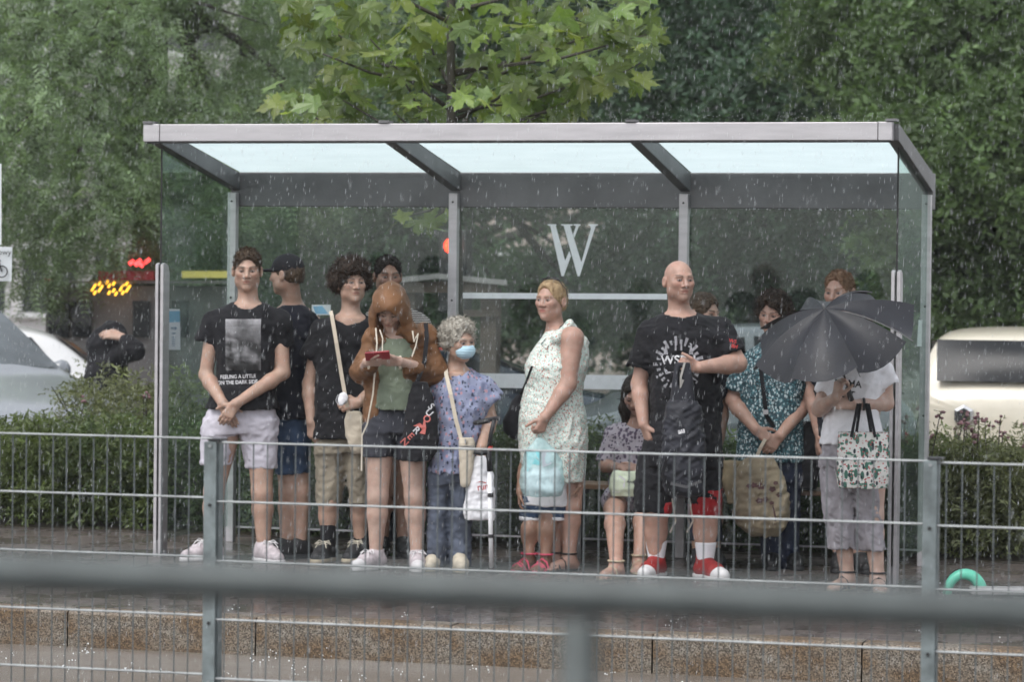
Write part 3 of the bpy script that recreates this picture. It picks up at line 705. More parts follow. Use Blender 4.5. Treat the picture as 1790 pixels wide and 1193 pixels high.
    # --- clothing
    def wear(s, name, S, mat, h=.009, fold=.004, fs=.11, aniso=(1, 1, 1), color=None):
        sd = s.seed + len(name); rdg = lambda w_: 1 - 2.2*np.abs(w_)
        g = lambda P: -fold*(rdg(wob(P, fs*1.25, sd, (1, 1, .75))) + .7*rdg(wob(P, fs*.6, sd+5, (1, 1, 1.3))))*1.15
        nb = s.nb; gg = lambda P: g(P)*np.clip((np.sqrt((P[0]-nb[0])**2 + (P[1]-nb[1])**2 + (P[2]-nb[2])**2) - .09)/.08, 0, 1)
        return sdf_obj(name, S, h, mat, s.root, disp=gg if fold else None, color=color)
    def tee(s, rows, slL=None, slR=None, neck=None, k=.045):
        """torso rows plus sleeves: each sleeve (shoulder, point on arm axis, r0, r1)"""
        S = Shape()
        for sl in (slL, slR):
            if sl is None: continue
            a, b, r0, r1 = sl; S.cone(s.nb - V(0, 0, .015), a, .045, r0*.96, .05); S.cone(a, b, r0, r1, .035)
        for sl in (slL, slR):
            if sl is None: continue
            a, b, r0, r1 = sl; d = nrm(b - a); e1 = nrm(np.cross(d, V(.3, .9, .2))); S.ell(b + d*.055, (.06, r1 + .014, r1 + .014), np.array([d, e1, np.cross(d, e1)]), .003, 's')
        S.loft(s.st([(r[0], r[1], r[2], r[3] + .012) + tuple(r[4:]) for r in rows]), k, 2.4)
        if neck is not None:
            r, dz, fw = neck; c = s.nb - FH*(fw + .032) + V(0, 0, dz - .006); S.ell(c, (r*1.22, r*1.22, r*1.18), None, .008, 's')
            S.cone(c, s.hc, r*1.0, r*1.2, .01, None, 's')
        return S
    def tube_pair(s, pelvis, legs, k=.03):
        S = Shape(); S.loft(s.st(pelvis), k, 2.5)
        for L_ in legs: S.loft(s.st(L_), k, 2.3)
        return S
    # --- hair
    def hair_cap(s, mat, thick=.008, top=.01, nape=-.05, side=-.02, fringe=.068, noise=.005, ns=.025, strands=500, slen=.03, spheres=None, extra=None, h=.0042, wide=0.0, carve=True, sdir=(0, .2, -.5), sw=.0016):
        T, Rm, k = s.T, s.hR, s.hs; S = Shape(); E = lambda p, r, kk=.02, op='u': S.ell(T(p), V(*r)*k, Rm, kk*k, op)
        E((0, .014, .032), (.075 + thick + wide, .096 + thick, .085 + thick)); E((0, .002, .070 + top*.5), (.062 + wide*.5, .078, .040 + top), .03)
        E((0, .055, -.01), (.066 + wide*.5, .055, .07), .03)
        if carve:
            E((0, -.130, fringe - .060), (.070, .088, .088), .010, 's'); E((0, -.13, -.12), (.12, .115, .12), .02, 's')
            E((0, -.03, -.130 + side + .035), (.15, .085, .10), .015, 's'); E((0, .05, -.145 + nape + .05), (.15, .12, .10), .015, 's')
        if spheres:
            n, rr, spread, zmin = spheres; rg = np.random.default_rng(s.seed)
            for i in range(n):
                d = rg.normal(size=3); d /= np.linalg.norm(d)
                if d[2] < zmin or (d[1] < -.25 and d[2] < .50): continue
                E(V(0, .014, .030) + d*V(.074, .092, .084)*spread, (rr*rg.uniform(.7, 1.15),)*3, .012)
        if extra: extra(S, E, T)
        o = sdf_obj('hair', S, h*k, mat, s.root, disp=lambda P: noise*(wob(P, ns, s.seed) + .6*wob(P, ns*.5, s.seed+9)))
        me = o.data
        if strands:
            rg = np.random.default_rng(s.seed + 5); nv = len(me.vertices); co = np.empty(nv*3, np.float32); me.vertices.foreach_get('co', co); co = co.reshape(-1, 3); no = np.empty(nv*3, np.float32); me.vertices.foreach_get('normal', no); no = no.reshape(-1, 3)
            nz = lambda a_: a_/(np.linalg.norm(a_, axis=1)[:, None] + 1e-9); i = rg.integers(0, nv, strands); n_ = strands; dn = (s.hax[0]*sdir[0] + s.hax[1]*sdir[1] + s.hax[2]*sdir[2])
            p_ = co[i]; d = nz(no[i]*rg.uniform(.2, .8, (n_, 1)) + dn + rg.normal(size=(n_, 3))*.35); l_ = slen*rg.uniform(.35, 1.1, (n_, 1)); sd = nz(np.cross(d, rg.normal(size=(n_, 3))))*sw; m_ = p_ + d*l_*.6; e = m_ + nz(d + dn*.9 + rg.normal(size=(n_, 3))*.35)*l_*.4
            vv = np.stack([p_ - sd, p_ + sd, m_ + sd*.8, m_ - sd*.8, m_ + sd*.8, e + sd*.15, e - sd*.15, m_ - sd*.8], 1).reshape(-1, 3); q = np.arange(n_*8).reshape(-1, 4)
            fast_obj('hair_wisps', vv, q, mat, o, smooth=False)
        return o
def bvh_of(*objs):
    vs, fs = [], []
    for o in objs:
        b = len(vs); vs += [tuple(v.co) for v in o.data.vertices]; fs += [tuple(b + i for i in p.vertices) for p in o.data.polygons]
    return BVHTree.FromPolygons(vs, fs)
def decal(name, pts, faces, bvh, mat, parent, off=.0025, color=None):
    """flat print laid on the cloth: outline measured in the photograph, carried onto the garment's own surface"""
    out = []; o = Vector(cC); last = None
    for x, y in pts:
        d = Vector(ray(x, y)).normalized(); hit = bvh.ray_cast(o, d)
        if hit[0] is None:
            p = PD(x, y, last) if last else None
            if p is None: h2 = bvh.find_nearest(Vector(PD(x, y, 17.0))); p = np.array(h2[0])
        else: p = np.array(hit[0] - d*off); last = float(p @ FH)
        out.append(p)
    ob = obj_from(name, np.array(out), faces, mat, parent)
    if color is not None:
        at = ob.data.color_attributes.new('Col', 'FLOAT_COLOR', 'POINT'); at.data.foreach_set('color', np.concatenate([color, np.ones((len(color), 1))], 1).astype(np.float32).ravel())
    return ob
def decal_text(name, body, cx, cy, size, bvh, mat, parent, ang=0, bold=.0, sx=1.0, spacing=1.0, off=.0028):
    v, f = text_mesh(body, size, bold*size, spacing=spacing); a = math.radians(ang)
    pts = [(cx + (p[0]*sx*math.cos(a) + p[1]*math.sin(a)), cy - (p[1]*math.cos(a) - p[0]*sx*math.sin(a))) for p in v]
    return decal(name, pts, f, bvh, mat, parent, off)
def grid_px(x0, y0, x1, y1, nx, ny):
    pts = [(x0 + (x1-x0)*i/nx, y0 + (y1-y0)*j/ny) for j in range(ny+1) for i in range(nx+1)]
    return pts, [(j*(nx+1)+i, (j+1)*(nx+1)+i, (j+1)*(nx+1)+i+1, j*(nx+1)+i+1) for j in range(ny) for i in range(nx)]
def strap(name, pts, w, mat, parent, t=.003):
    """ribbon along 3-D points, facing the viewer's side"""
    pts = [V(*p) for p in pts]; mb = MB(); L_, R_, L2, R2 = [], [], [], []
    for i, p in enumerate(pts):
        d = nrm(pts[min(i+1, len(pts)-1)] - pts[max(i-1, 0)]); sd = nrm(np.cross(d, FH))*w/2; nn = nrm(np.cross(sd, d))*t
        L_.append(p - sd); R_.append(p + sd); L2.append(p - sd + nn); R2.append(p + sd + nn)
    n = len(pts); vs = L_ + R_ + L2 + R2; fs = []
    for i in range(n-1): fs += [(i, i+1, n+i+1, n+i), (2*n+i, 3*n+i, 3*n+i+1, 2*n+i+1), (i, 2*n+i, 2*n+i+1, i+1), (n+i, n+i+1, 3*n+i+1, 3*n+i)]
    fs += [(0, n, 3*n, 2*n), (n-1, 3*n-1, 4*n-1, 2*n-1)]
    return mb.add(vs, fs).build(name, mat, parent)
RG, UP = _R0, V(0, 0, 1)       # picture-right and up, for poses
# ================================================================ foliage
def leaf_mat(name, tint=(1, 1, 1), trans=.35, rough=.5):
    m, nt, N, L, b = _new(name); at = N.new('ShaderNodeAttribute'); at.attribute_name = 'Col'
    b.inputs['Roughness'].default_value = rough; b.inputs['Specular IOR Level'].default_value = .4
    L.new(at.outputs['Color'], b.inputs['Base Color']); t = N.new('ShaderNodeBsdfTranslucent')
    mx = N.new('ShaderNodeMix'); mx.data_type = 'RGBA'; mx.blend_type = 'MULTIPLY'; mx.inputs[0].default_value = 1; L.new(at.outputs['Color'], mx.inputs[6]); mx.inputs[7].default_value = (1.3*tint[0], 1.4*tint[1], .7*tint[2], 1); L.new(mx.outputs[2], t.inputs[0])
    ms = N.new('ShaderNodeMixShader'); ms.inputs[0].default_value = trans; L.new(b.outputs[0], ms.inputs[1]); L.new(t.outputs[0], ms.inputs[2]); L.new(ms.outputs[0], N['Material Output'].inputs[0]); return m
M['leaf'] = leaf_mat('wet_leaves'); M['bark'] = pm('wet_bark', (.035, .028, .022), .7, 0, .4, 10, .8, 25, stretch=(1, 1, .3)); M['bark_young'] = pm('young_maple_bark', (.055, .048, .035), .6, 0, .3, 12, .4, 30, stretch=(1, 1, .3))
def rand_rot(n, rg, up=(0, 0, 1), spread=.8, droop=None):
    """frames whose third axis scatters round 'up'; first axis is the leaf's length"""
    z = np.array(up)[None] + rg.normal(size=(n, 3))*spread; z /= np.linalg.norm(z, axis=1)[:, None]
    x = rg.normal(size=(n, 3)) + (0 if droop is None else np.array(droop)[None]); x -= z*(x*z).sum(1)[:, None]; x /= np.linalg.norm(x, axis=1)[:, None] + 1e-9
    return np.stack([x, np.cross(z, x), z], 2)
def cloud(name, centres, tv, tf, sizes, rots, cols, mat, parent, jitter=.25, seed=0):
    rg = np.random.default_rng(seed); n, k = len(centres), len(tv); v = np.einsum('nij,kj->nki', rots, tv)*sizes[:, None, None] + centres[:, None, :]
    q = (tf[None] + (np.arange(n)*k)[:, None, None]).reshape(-1, tf.shape[1])
    c = cols*(1 + jitter*rg.normal(size=(n, 1))); c = np.clip(np.repeat(c, k, 0), .004, 1)
    return fast_obj(name, v.reshape(-1, 3), q, mat, parent, c, smooth=False)
def frond(n=7, w=.30, droop=.55):
    vs, fs = [], []
    for i in range(n):
        t = i/(n-1); x = .15 + .85*t; z = -droop*t*t; L_ = .30*(1 - .35*t)
        for s in (-1, 1):
            b = len(vs); d = V(.55, s, -.25); d = d/np.linalg.norm(d)*L_; o = V(x, 0, z); pw = V(-d[1], d[0], 0)*w*.5
            vs += [o, o + d*.5 + pw*.7, o + d, o + d*.5 - pw*.7]; fs.append((b, b+1, b+2, b+3))
    return np.array(vs), np.array(fs)
def sprig(n=8, seed=1, w=.42, size=.42, length=1.0):
    rg = np.random.default_rng(seed); vs, fs = [], []
    for i in range(n):
        o = V(length*(i+.5)/n, 0, 0) + rg.normal(size=3)*.08; d = V(.5, (1 if i % 2 else -1)*.8, .1) + rg.normal(size=3)*.35; d = nrm(d)*size*rg.uniform(.7, 1.2); pw = nrm(np.cross(d, rg.normal(size=3)))*w*size*.5; b = len(vs)
        vs += [o, o + d*.45 + pw, o + d, o + d*.45 - pw]; fs.append((b, b+1, b+2, b+3))
    return np.array(vs), np.array(fs)
def limbs(mb, root, top, r, targets, rg):
    root, top = V(*root), V(*top); path = [root + (top - root)*t + rg.normal(size=3)*np.array([.08, .08, 0])*math.sin(t*PI) for t in np.linspace(0, 1, 8)]
    mb.tube(path, [r*(1 - .6*t) for t in np.linspace(0, 1, 8)], 10)
    for tg in targets:
        s = path[rg.integers(3, 8)]; tg = V(*tg); m_ = (s + tg)/2 + V(0, 0, .12)*np.linalg.norm(tg - s); L_ = np.linalg.norm(tg - s)
        pts = [s*(1-t)**2 + 2*m_*t*(1-t) + tg*t*t for t in np.linspace(0, 1, 7)]; mb.tube(pts, [max(.012, r*.42*(1-.85*t)) for t in np.linspace(0, 1, 7)], 6)
        for _ in range(3):
            a = pts[rg.integers(2, 6)]; e = a + rg.normal(size=3)*V(.5, .5, .35)*L_*.35; mb.tube([a, (a+e)/2 + rg.normal(size=3)*.06, e], [r*.13, r*.09, .006], 5)
def tree(name, label, base, height, clumps, tmpl, nleaf, size, col, seed, r=.2, up=(0, 0, 1), spread=.8, droop=None, group=None, dark=.35, shell=1.0):
    """trunk with limbs reaching to every clump; leaves spread through the clumps' volume"""
    rg = np.random.default_rng(seed); t = thing(name, label, 'tree', base, group); mb = MB()
    limbs(mb, base, (base[0] + rg.normal()*.3, base[1] + rg.normal()*.3, height), r, [c for c, _ in clumps], rg); mb.build('trunk', M['bark'], t, smooth=True)
    vol = np.array([np.prod(q)**(2/3) for _, q in clumps]); num = rg.multinomial(nleaf, vol/vol.sum()); C, S_ = [], []
    for (c, q), m_ in zip(clumps, num):
        d = rg.normal(size=(m_, 3)); d /= np.linalg.norm(d, axis=1)[:, None]; rad = rg.uniform(.12, 1, (m_, 1))**(.45*shell)
        lump = 1 + .22*wob((d*2.2).T, 1.0, seed + len(C))[:, None]
        C.append(np.array(c) + d*rad*lump*np.array(q))
    C = np.concatenate(C); n = len(C); cc = np.array(col)[None]*(1 + .28*wob(C.T, 1.4, seed))[:, None]*np.where(rg.random((n, 1)) < .12, 1.5, 1)
    cloud('crown', C, *tmpl, rg.uniform(.7, 1.25, n)*size, rand_rot(n, rg, up, spread, droop), cc, M['leaf'], t, .22, seed)
    return t
def ctr(px, py, D): return tuple(PD(px, py, D))
FR, SP = frond(), sprig(9, 2)
def clumpset(rows, seed):
    """rows of (px, py, D, half width m, half height m)"""
    return [(ctr(a, b, D), (w, w*.85, h)) for a, b, D, w, h in rows]
# left: feathery tree with drooping fronds
tree('feathery_tree', 'broad feathery tree with drooping grey green fronds above the parked cars', (*ctr(250, 700, 33)[:2], -.18), 5.5,
     clumpset([(60, 60, 31, 1.2, .8), (30, 230, 30, 1.1, .7), (170, 120, 31, 1.2, .8), (120, 330, 30, 1.1, .6), (250, 250, 31, 1.1, .7), (60, 420, 30, .9, .5), (190, 400, 31, .9, .45), (270, 0, 33, .8, .35), (470, 50, 34, .8, .45), (420, 200, 32, 1.1, .38), (500, 140, 33, 1.2, .7), (330, 330, 31, 1.1, .55), (450, 330, 33, 1.2, .7), (-60, 130, 31, 1.2, .9), (-60, 350, 31, 1.0, .8), (150, -60, 32, 1.5, .8), (380, -90, 33, 1.5, .8), (230, 480, 32, .55, .35), (90, 500, 31, .5, .3), (170, 560, 32, .35, .3), (380, 420, 33, 1.0, .5), (560, 40, 35, 1.1, .8)], 1), FR, 17000, .27, (.185, .255, .145), 11, .24, (0, 0, 1), .55, (0, 0, -.5))
# centre: tree behind the maple, seen through the glass with gaps
tree('lime_tree', 'dark green tree directly behind the bus shelter and the maple', (*ctr(560, 700, 38)[:2], -.18), 6.0,
     clumpset([(560, 300, 37, 1.4, .9), (520, 450, 36, 1.2, .7), (650, 420, 38, 1.2, .8), (640, 200, 38, 1.5, .9), (760, 330, 39, 1.2, .9), (740, 470, 38, .9, .5), (700, 80, 39, 1.5, 1.0), (860, 60, 40, 1.5, 1.0), (840, 180, 40, 1.3, .7), (980, 110, 40, 1.3, .9), (1010, 240, 40, 1.1, .7), (930, 330, 41, .9, .45), (700, -80, 40, 2, 1), (950, -80, 40, 2, 1), (470, 560, 36, .8, .4), (600, 540, 37, .9, .4), (870, 520, 42, .8, .45), (960, 470, 42, .9, .35), (1040, 560, 42, .8, .4)], 2), SP, 15000, .25, (.082, .138, .078), 12, .26, (0, 0, 1), .9)
# right: dense dark trees
tree('dark_tree', 'dense dark green tree rising behind the right half of the bus shelter', (*ctr(1330, 700, 36)[:2], -.18), 6.5,
     clumpset([(1130, 60, 37, 1.4, 1.0), (1250, 150, 35, 1.4, 1.0), (1400, 60, 35, 1.5, 1.0), (1380, 220, 34, 1.3, .9), (1200, 300, 36, 1.3, .8), (1330, 370, 35, 1.2, .8), (1480, 300, 34, 1.2, .9), (1130, 430, 38, 1.0, .55), (1250, 470, 36, 1.0, .45), (1400, 480, 36, 1.0, .5), (1520, 440, 34, 1.0, .7), (1290, -80, 36, 2.2, 1), (1080, 300, 39, .9, .6), (1120, 540, 40, .8, .4), (1500, 560, 36, .9, .4)], 3), SP, 16000, .25, (.056, .100, .062), 13, .28, (0, 0, 1), .9)
tree('side_tree', 'tall leafy tree beyond the right end of the bus shelter', (*ctr(1700, 700, 31)[:2], -.18), 6.0,
     clumpset([(1560, 60, 32, 1.3, .9), (1680, 100, 30, 1.2, .9), (1790, 50, 31, 1.3, 1.0), (1620, 250, 30, 1.1, .8), (1740, 260, 29, 1.1, .8), (1660, 400, 30, 1.0, .7), (1780, 410, 30, 1.0, .7), (1700, 520, 30, 1.0, .5), (1620, 540, 32, .8, .5), (1850, 250, 30, 1.2, 1.2), (1860, 500, 30, 1.0, .6), (1700, -80, 31, 2, .9)], 4), SP, 14000, .23, (.094, .148, .060), 14, .22, (0, 0, 1), .9)
tree('distant_tree', 'distant hazy tree filling the gap low behind the shelter', (*ctr(700, 640, 52)[:2], -.18), 4.0,
     clumpset([(440, 520, 50, 2.2, 1.0), (640, 470, 52, 2.5, 1.4), (820, 560, 52, 1.6, .6), (1000, 580, 53, 1.8, .5), (1180, 500, 52, 1.8, 1.1), (1400, 520, 52, 2.4, 1.3), (1620, 480, 50, 2.2, 1.6), (1280, 300, 54, 3, 1.6), (560, 250, 54, 3, 1.8), (1780, 300, 50, 2.5, 2)], 5), SP, 8000, .45, (.11, .15, .10), 15, .3, (0, 0, 1), .9)
# ---------------------------------------------------------------- young maple behind the roof
def maple_leaf(seed):
    rg = np.random.default_rng(seed); tips = [(-118, .62, .5), (-58, .92, .62), (0, 1.1, .6), (58, .92, .62), (118, .62, .5)]; pts = [(0, -.12)]
    out = []
    for i, (a, r, w) in enumerate(tips):
        r *= rg.uniform(.9, 1.08)
        for da, rr in ((-19, .66), (-12, .78), (-8, .74), (0, 1.0), (8, .74), (12, .78), (19, .66)):
            t = math.radians(a + da); out.append((math.sin(t)*r*rr, math.cos(t)*r*rr + .05))
        if i < 4: t = math.radians(a + 29.5); out.append((math.sin(t)*.40, math.cos(t)*.40 + .05))
    poly = [(0.0, -.18)] + out; k = len(poly); bend = rg.uniform(.1, .35); fold = rg.uniform(.05, .3)
    f = lambda x, y: (x, y, -bend*(x*x + y*y)*.45 + fold*abs(x)*.35 + .04*math.sin(5*x + seed) + .03*math.sin(6*y))
    vs = [f(0, .12)] + [f(x, y) for x, y in poly]; vs = [(x*.5, y*.5, z*.5) for x, y, z in vs]
    fs = [(0, i + 1, (i + 1) % k + 1) for i in range(k)]
    b = len(vs); vs += [(-.008, -.09, 0), (.008, -.09, 0), (.004, -.55, -.12), (-.004, -.55, -.12)]; fs.append((b, b+1, b+2, b+3))   # leaf stalk
    return np.array(vs), fs
mp = thing('maple_tree', 'young maple with large bright green leaves rising behind the shelter roof', 'tree', (*ctr(790, 900, 20.2)[:2], 0))
def mmat(i, c, c2):
    m, nt, N, L, b = _new('maple_leaf_%d' % i); n = noise_node(nt, 7, 4, 'Object'); oi = N.new('ShaderNodeObjectInfo')
    r = ramp(nt, n.outputs['Fac'], [(.3, c), (.72, c2)]); hv = N.new('ShaderNodeHueSaturation'); mr = N.new('ShaderNodeMapRange'); mr.inputs[3].default_value = .5; mr.inputs[4].default_value = 1.35; L.new(oi.outputs['Random'], mr.inputs[0]); L.new(mr.outputs[0], hv.inputs['Value']); L.new(r.outputs[0], hv.inputs['Color'])
    L.new(hv.outputs[0], b.inputs['Base Color']); b.inputs['Roughness'].default_value = .38
    t = N.new('ShaderNodeBsdfTranslucent'); mx = N.new('ShaderNodeMix'); mx.data_type = 'RGBA'; mx.blend_type = 'MULTIPLY'; mx.inputs[0].default_value = 1; L.new(hv.outputs[0], mx.inputs[6]); mx.inputs[7].default_value = (1.5, 1.6, .6, 1); L.new(mx.outputs[2], t.inputs[0])
    ms = N.new('ShaderNodeMixShader'); ms.inputs[0].default_value = .42; L.new(b.outputs[0], ms.inputs[1]); L.new(t.outputs[0], ms.inputs[2]); L.new(ms.outputs[0], N['Material Output'].inputs[0]); return m
LM = [mmat(0, (.15, .225, .055), (.23, .31, .09)), mmat(1, (.11, .18, .05), (.17, .25, .075)), mmat(2, (.21, .27, .065), (.30, .36, .11)), mmat(3, (.13, .20, .07), (.20, .28, .11))]
rg = np.random.default_rng(5); LME = []
for i in range(8):
    v, f = maple_leaf(i); me = bpy.data.meshes.new('leaf'); me.from_pydata(v.tolist(), [], f); me.materials.append(LM[i % 4]); me.update(); LME.append((me, v, f))
def maple_env(px, py):
    """how the crown spreads: its lower outline as the photograph shows it"""
    if py > 212: return False
    if py < -20: return 430 < px < 1190
    if 150 < py: return (468 < px < 640) or (700 < px < 1020)
    if 90 < py: return (560 < px < 1140) and not (640 < px < 700 and py > 130 and rg.random() < .5)
    return 495 < px < 1150
pts = []
branch_ends = [(520, 185), (600, 175), (690, 195), (640, 60), (560, 40), (820, 190), (900, 185), (990, 180), (1050, 130), (1120, 110), (1080, 40), (980, 60), (860, 60), (740, 40), (700, 130), (930, 120), (1010, -60), (620, -70), (800, -90), (1130, 60), (530, 80), (760, 380), (720, 375)]
while len(pts) < 540:
    b = branch_ends[rg.integers(0, len(branch_ends))]; x, y = b[0] + rg.normal()*52, b[1] + rg.normal()*42
    if b[1] < 300 and not maple_env(x, y): continue
    if b[1] > 300 and (not (360 < y < 400) or not (690 < x < 790) or rg.random() < .75): continue
    pts.append((x, y, rg.uniform(19.75, 21.3)))
inframe = [q for q in pts if q[1] > -25]; chosen = inframe[:300]; rest = inframe[300:] + [q for q in pts if q[1] <= -25]
def lrot():
    zx = nrm(-FH*rg.uniform(.2, 1.0) + UP_*rg.uniform(.1, 1.0) + rg.normal(size=3)*.38); y = nrm(-UP_*.8 + rg.normal(size=3)*.75); y = nrm(y - zx*(y@zx)); x = np.cross(y, zx); return np.stack([x, y, zx], 1)
UP_ = V(0, 0, 1)
for q in chosen:
    me = LME[rg.integers(0, 8)][0]; R_ = lrot(); s_ = rg.uniform(.19, .34); o = bpy.data.objects.new('leaf', me); mm = Matrix(R_.tolist()).to_4x4(); c = PD(*q); o.matrix_basis = Matrix.Translation([float(k) for k in c]) @ mm @ Matrix.Scale(s_, 4); COL.objects.link(o); o.parent = mp; o.matrix_parent_inverse = WM[mp.name].inverted()
V_, F_, n0 = [], [], 0
for q in rest:
    _, v, f = LME[rg.integers(0, 8)]; w = (lrot() @ v.T).T*rg.uniform(.19, .31) + PD(*q); V_ += w.tolist(); F_ += [tuple(i + n0 for i in t) for t in f]; n0 += len(v)
tag(obj_from('leaf_mass', V_, F_, LM[0], mp), kind='stuff')
mb = MB(); rt = PD(788, 1000, 20.3); rt[2] = 0; tp = PD(786, -60, 20.3)
tk = [rt, PD(800, 700, 20.3), PD(797, 420, 20.3), PD(790, 240, 20.3), PD(788, 100, 20.3), tp]; mb.tube(tk, [.055, .05, .042, .036, .028, .02], 8)
for b in branch_ends:
    e = PD(b[0], b[1], rg.uniform(19.9, 21.0)); s = PD(790, max(min(b[1] + rg.uniform(60, 150), 330), 20), 20.3); m_ = s*.45 + e*.55 + V(0, 0, -.05); mb.tube([s, m_, e], [.017, .011, .004], 6)
mb.build('trunk', M['bark_young'], mp, smooth=True)
# ---------------------------------------------------------------- flowering shrubs of the hedge
M['blossom'] = pm('pink_blossom', (.21, .115, .125), .8, 0, .4, 30)
SPS = sprig(10, 7, .34, .40)
def shrub(px, D, halfw, height, n, col, label, seed, flowers=0, tall=0.0, depth=.55):
    rg = np.random.default_rng(seed); c = Py(px, 880, D); b = V(c[0], c[1], 0.0); t = thing('shrub', label, 'shrub', b, 'shrubs of the hedge behind the shelter')
    m_ = int(n); u = rg.uniform(-1, 1, (m_, 3)); nn = 1 + .16*wob((u*V(2, 2, 1)).T, .9, seed)
    zz = height*(rg.random(m_)**.8)*nn; C = np.stack([b[0] + u[:, 0]*halfw, b[1] + u[:, 1]*depth, .02 + zz], 1)
    cc = np.array(col)[None]*np.where(rg.random((m_, 1)) < .1, 1.6, 1)*(1 + .2*wob(C.T, .5, seed))[:, None]
    cloud('foliage', C, *SPS, rg.uniform(.07, .13, m_), rand_rot(m_, rg, (0, -.4, .8), .9), cc, M['leaf'], t, .25, seed)
    mb = MB(); st = []
    for i in range(14):
        a = b + V(rg.uniform(-1, 1)*halfw*.5, rg.uniform(-1, 1)*depth*.5, 0); e = b + V(rg.uniform(-1, 1)*halfw, rg.uniform(-1, 1)*depth, height*rg.uniform(.6, 1.0)); mb.tube([a, (a*.5 + e*.5) + rg.normal(size=3)*.04, e], [.008, .006, .003], 5)
    fl = MB()
    for i in range(int(tall)):
        a = b + V(rg.uniform(-1, 1)*halfw, rg.uniform(-1, .6)*depth, height*.75); e = a + V(rg.normal()*.05, rg.normal()*.04, rg.uniform(.2, .42)); mb.tube([a, e], [.005, .003], 5)
        m2 = 9; k = np.linspace(.25, 1, m2)[:, None]; C2 = a + (e - a)*k + rg.normal(size=(m2, 3))*.008; cloud('flower_stalk_leaves', C2, *SPS, np.full(m2, .055), rand_rot(m2, rg, (0, -.3, .9), .8), np.tile(np.array(col)*1.15, (m2, 1)), M['leaf'], t, .2, i)
        if flowers:
            F = Shape()
            for q in range(5): F.ell(e + rg.normal(size=3)*.018, (.013, .013, .010), None, .005)
            sdf_obj('blossom', F, .007, M['blossom'], t)
    for i in range(int(flowers*.0)): pass
    mb.build('stems', M['bark'], t); return t
HC1, HC2, HC3 = (.10, .13, .048), (.135, .15, .075), (.078, .11, .048)
shrub(20, 19.4, .62, .64, 1900, HC1, 'leafy shrub at the far left of the hedge, in front of the silver car', 31, 1, 3)
shrub(150, 19.4, .60, .62, 1900, HC1, 'leafy shrub with few pink blossoms beside the left end of the shelter', 32, 1, 2)
shrub(235, 20.7, .50, .90, 1500, HC2, 'taller pale green shrub behind the left shelter post', 33)
for i, (x, h_, lb) in enumerate(((290, .74, 'low shrub behind the left side glass of the shelter'), (420, .72, 'low shrub behind the young man in pale grey shorts'), (560, .70, 'low shrub behind the curly haired young man'), (700, .70, 'low shrub behind the woman in the rust jacket'), (850, .74, 'low shrub behind the crutch and white tote bag'), (1000, .74, 'low shrub behind the woman in the white dress'), (1150, .72, 'low shrub behind the bald man'), (1300, .70, 'low shrub behind the beige tote bag'), (1440, .70, 'low shrub behind the floral tote bag'))):
    shrub(x, 19.42, .60, h_*.90, 1500, (HC3, HC1)[i % 2], lb, 40 + i)
shrub(1590, 19.42, .55, .64, 1600, HC1, 'shrub behind the right side glass of the shelter', 61, 1, 3)
shrub(1680, 19.35, .45, .64, 1700, HC2, 'shrub with tall pink flower heads in front of the cream car', 62, 1, 9)
shrub(1790, 19.35, .50, .66, 1800, HC2, 'flowering shrub at the right edge of the picture', 63, 1, 10)

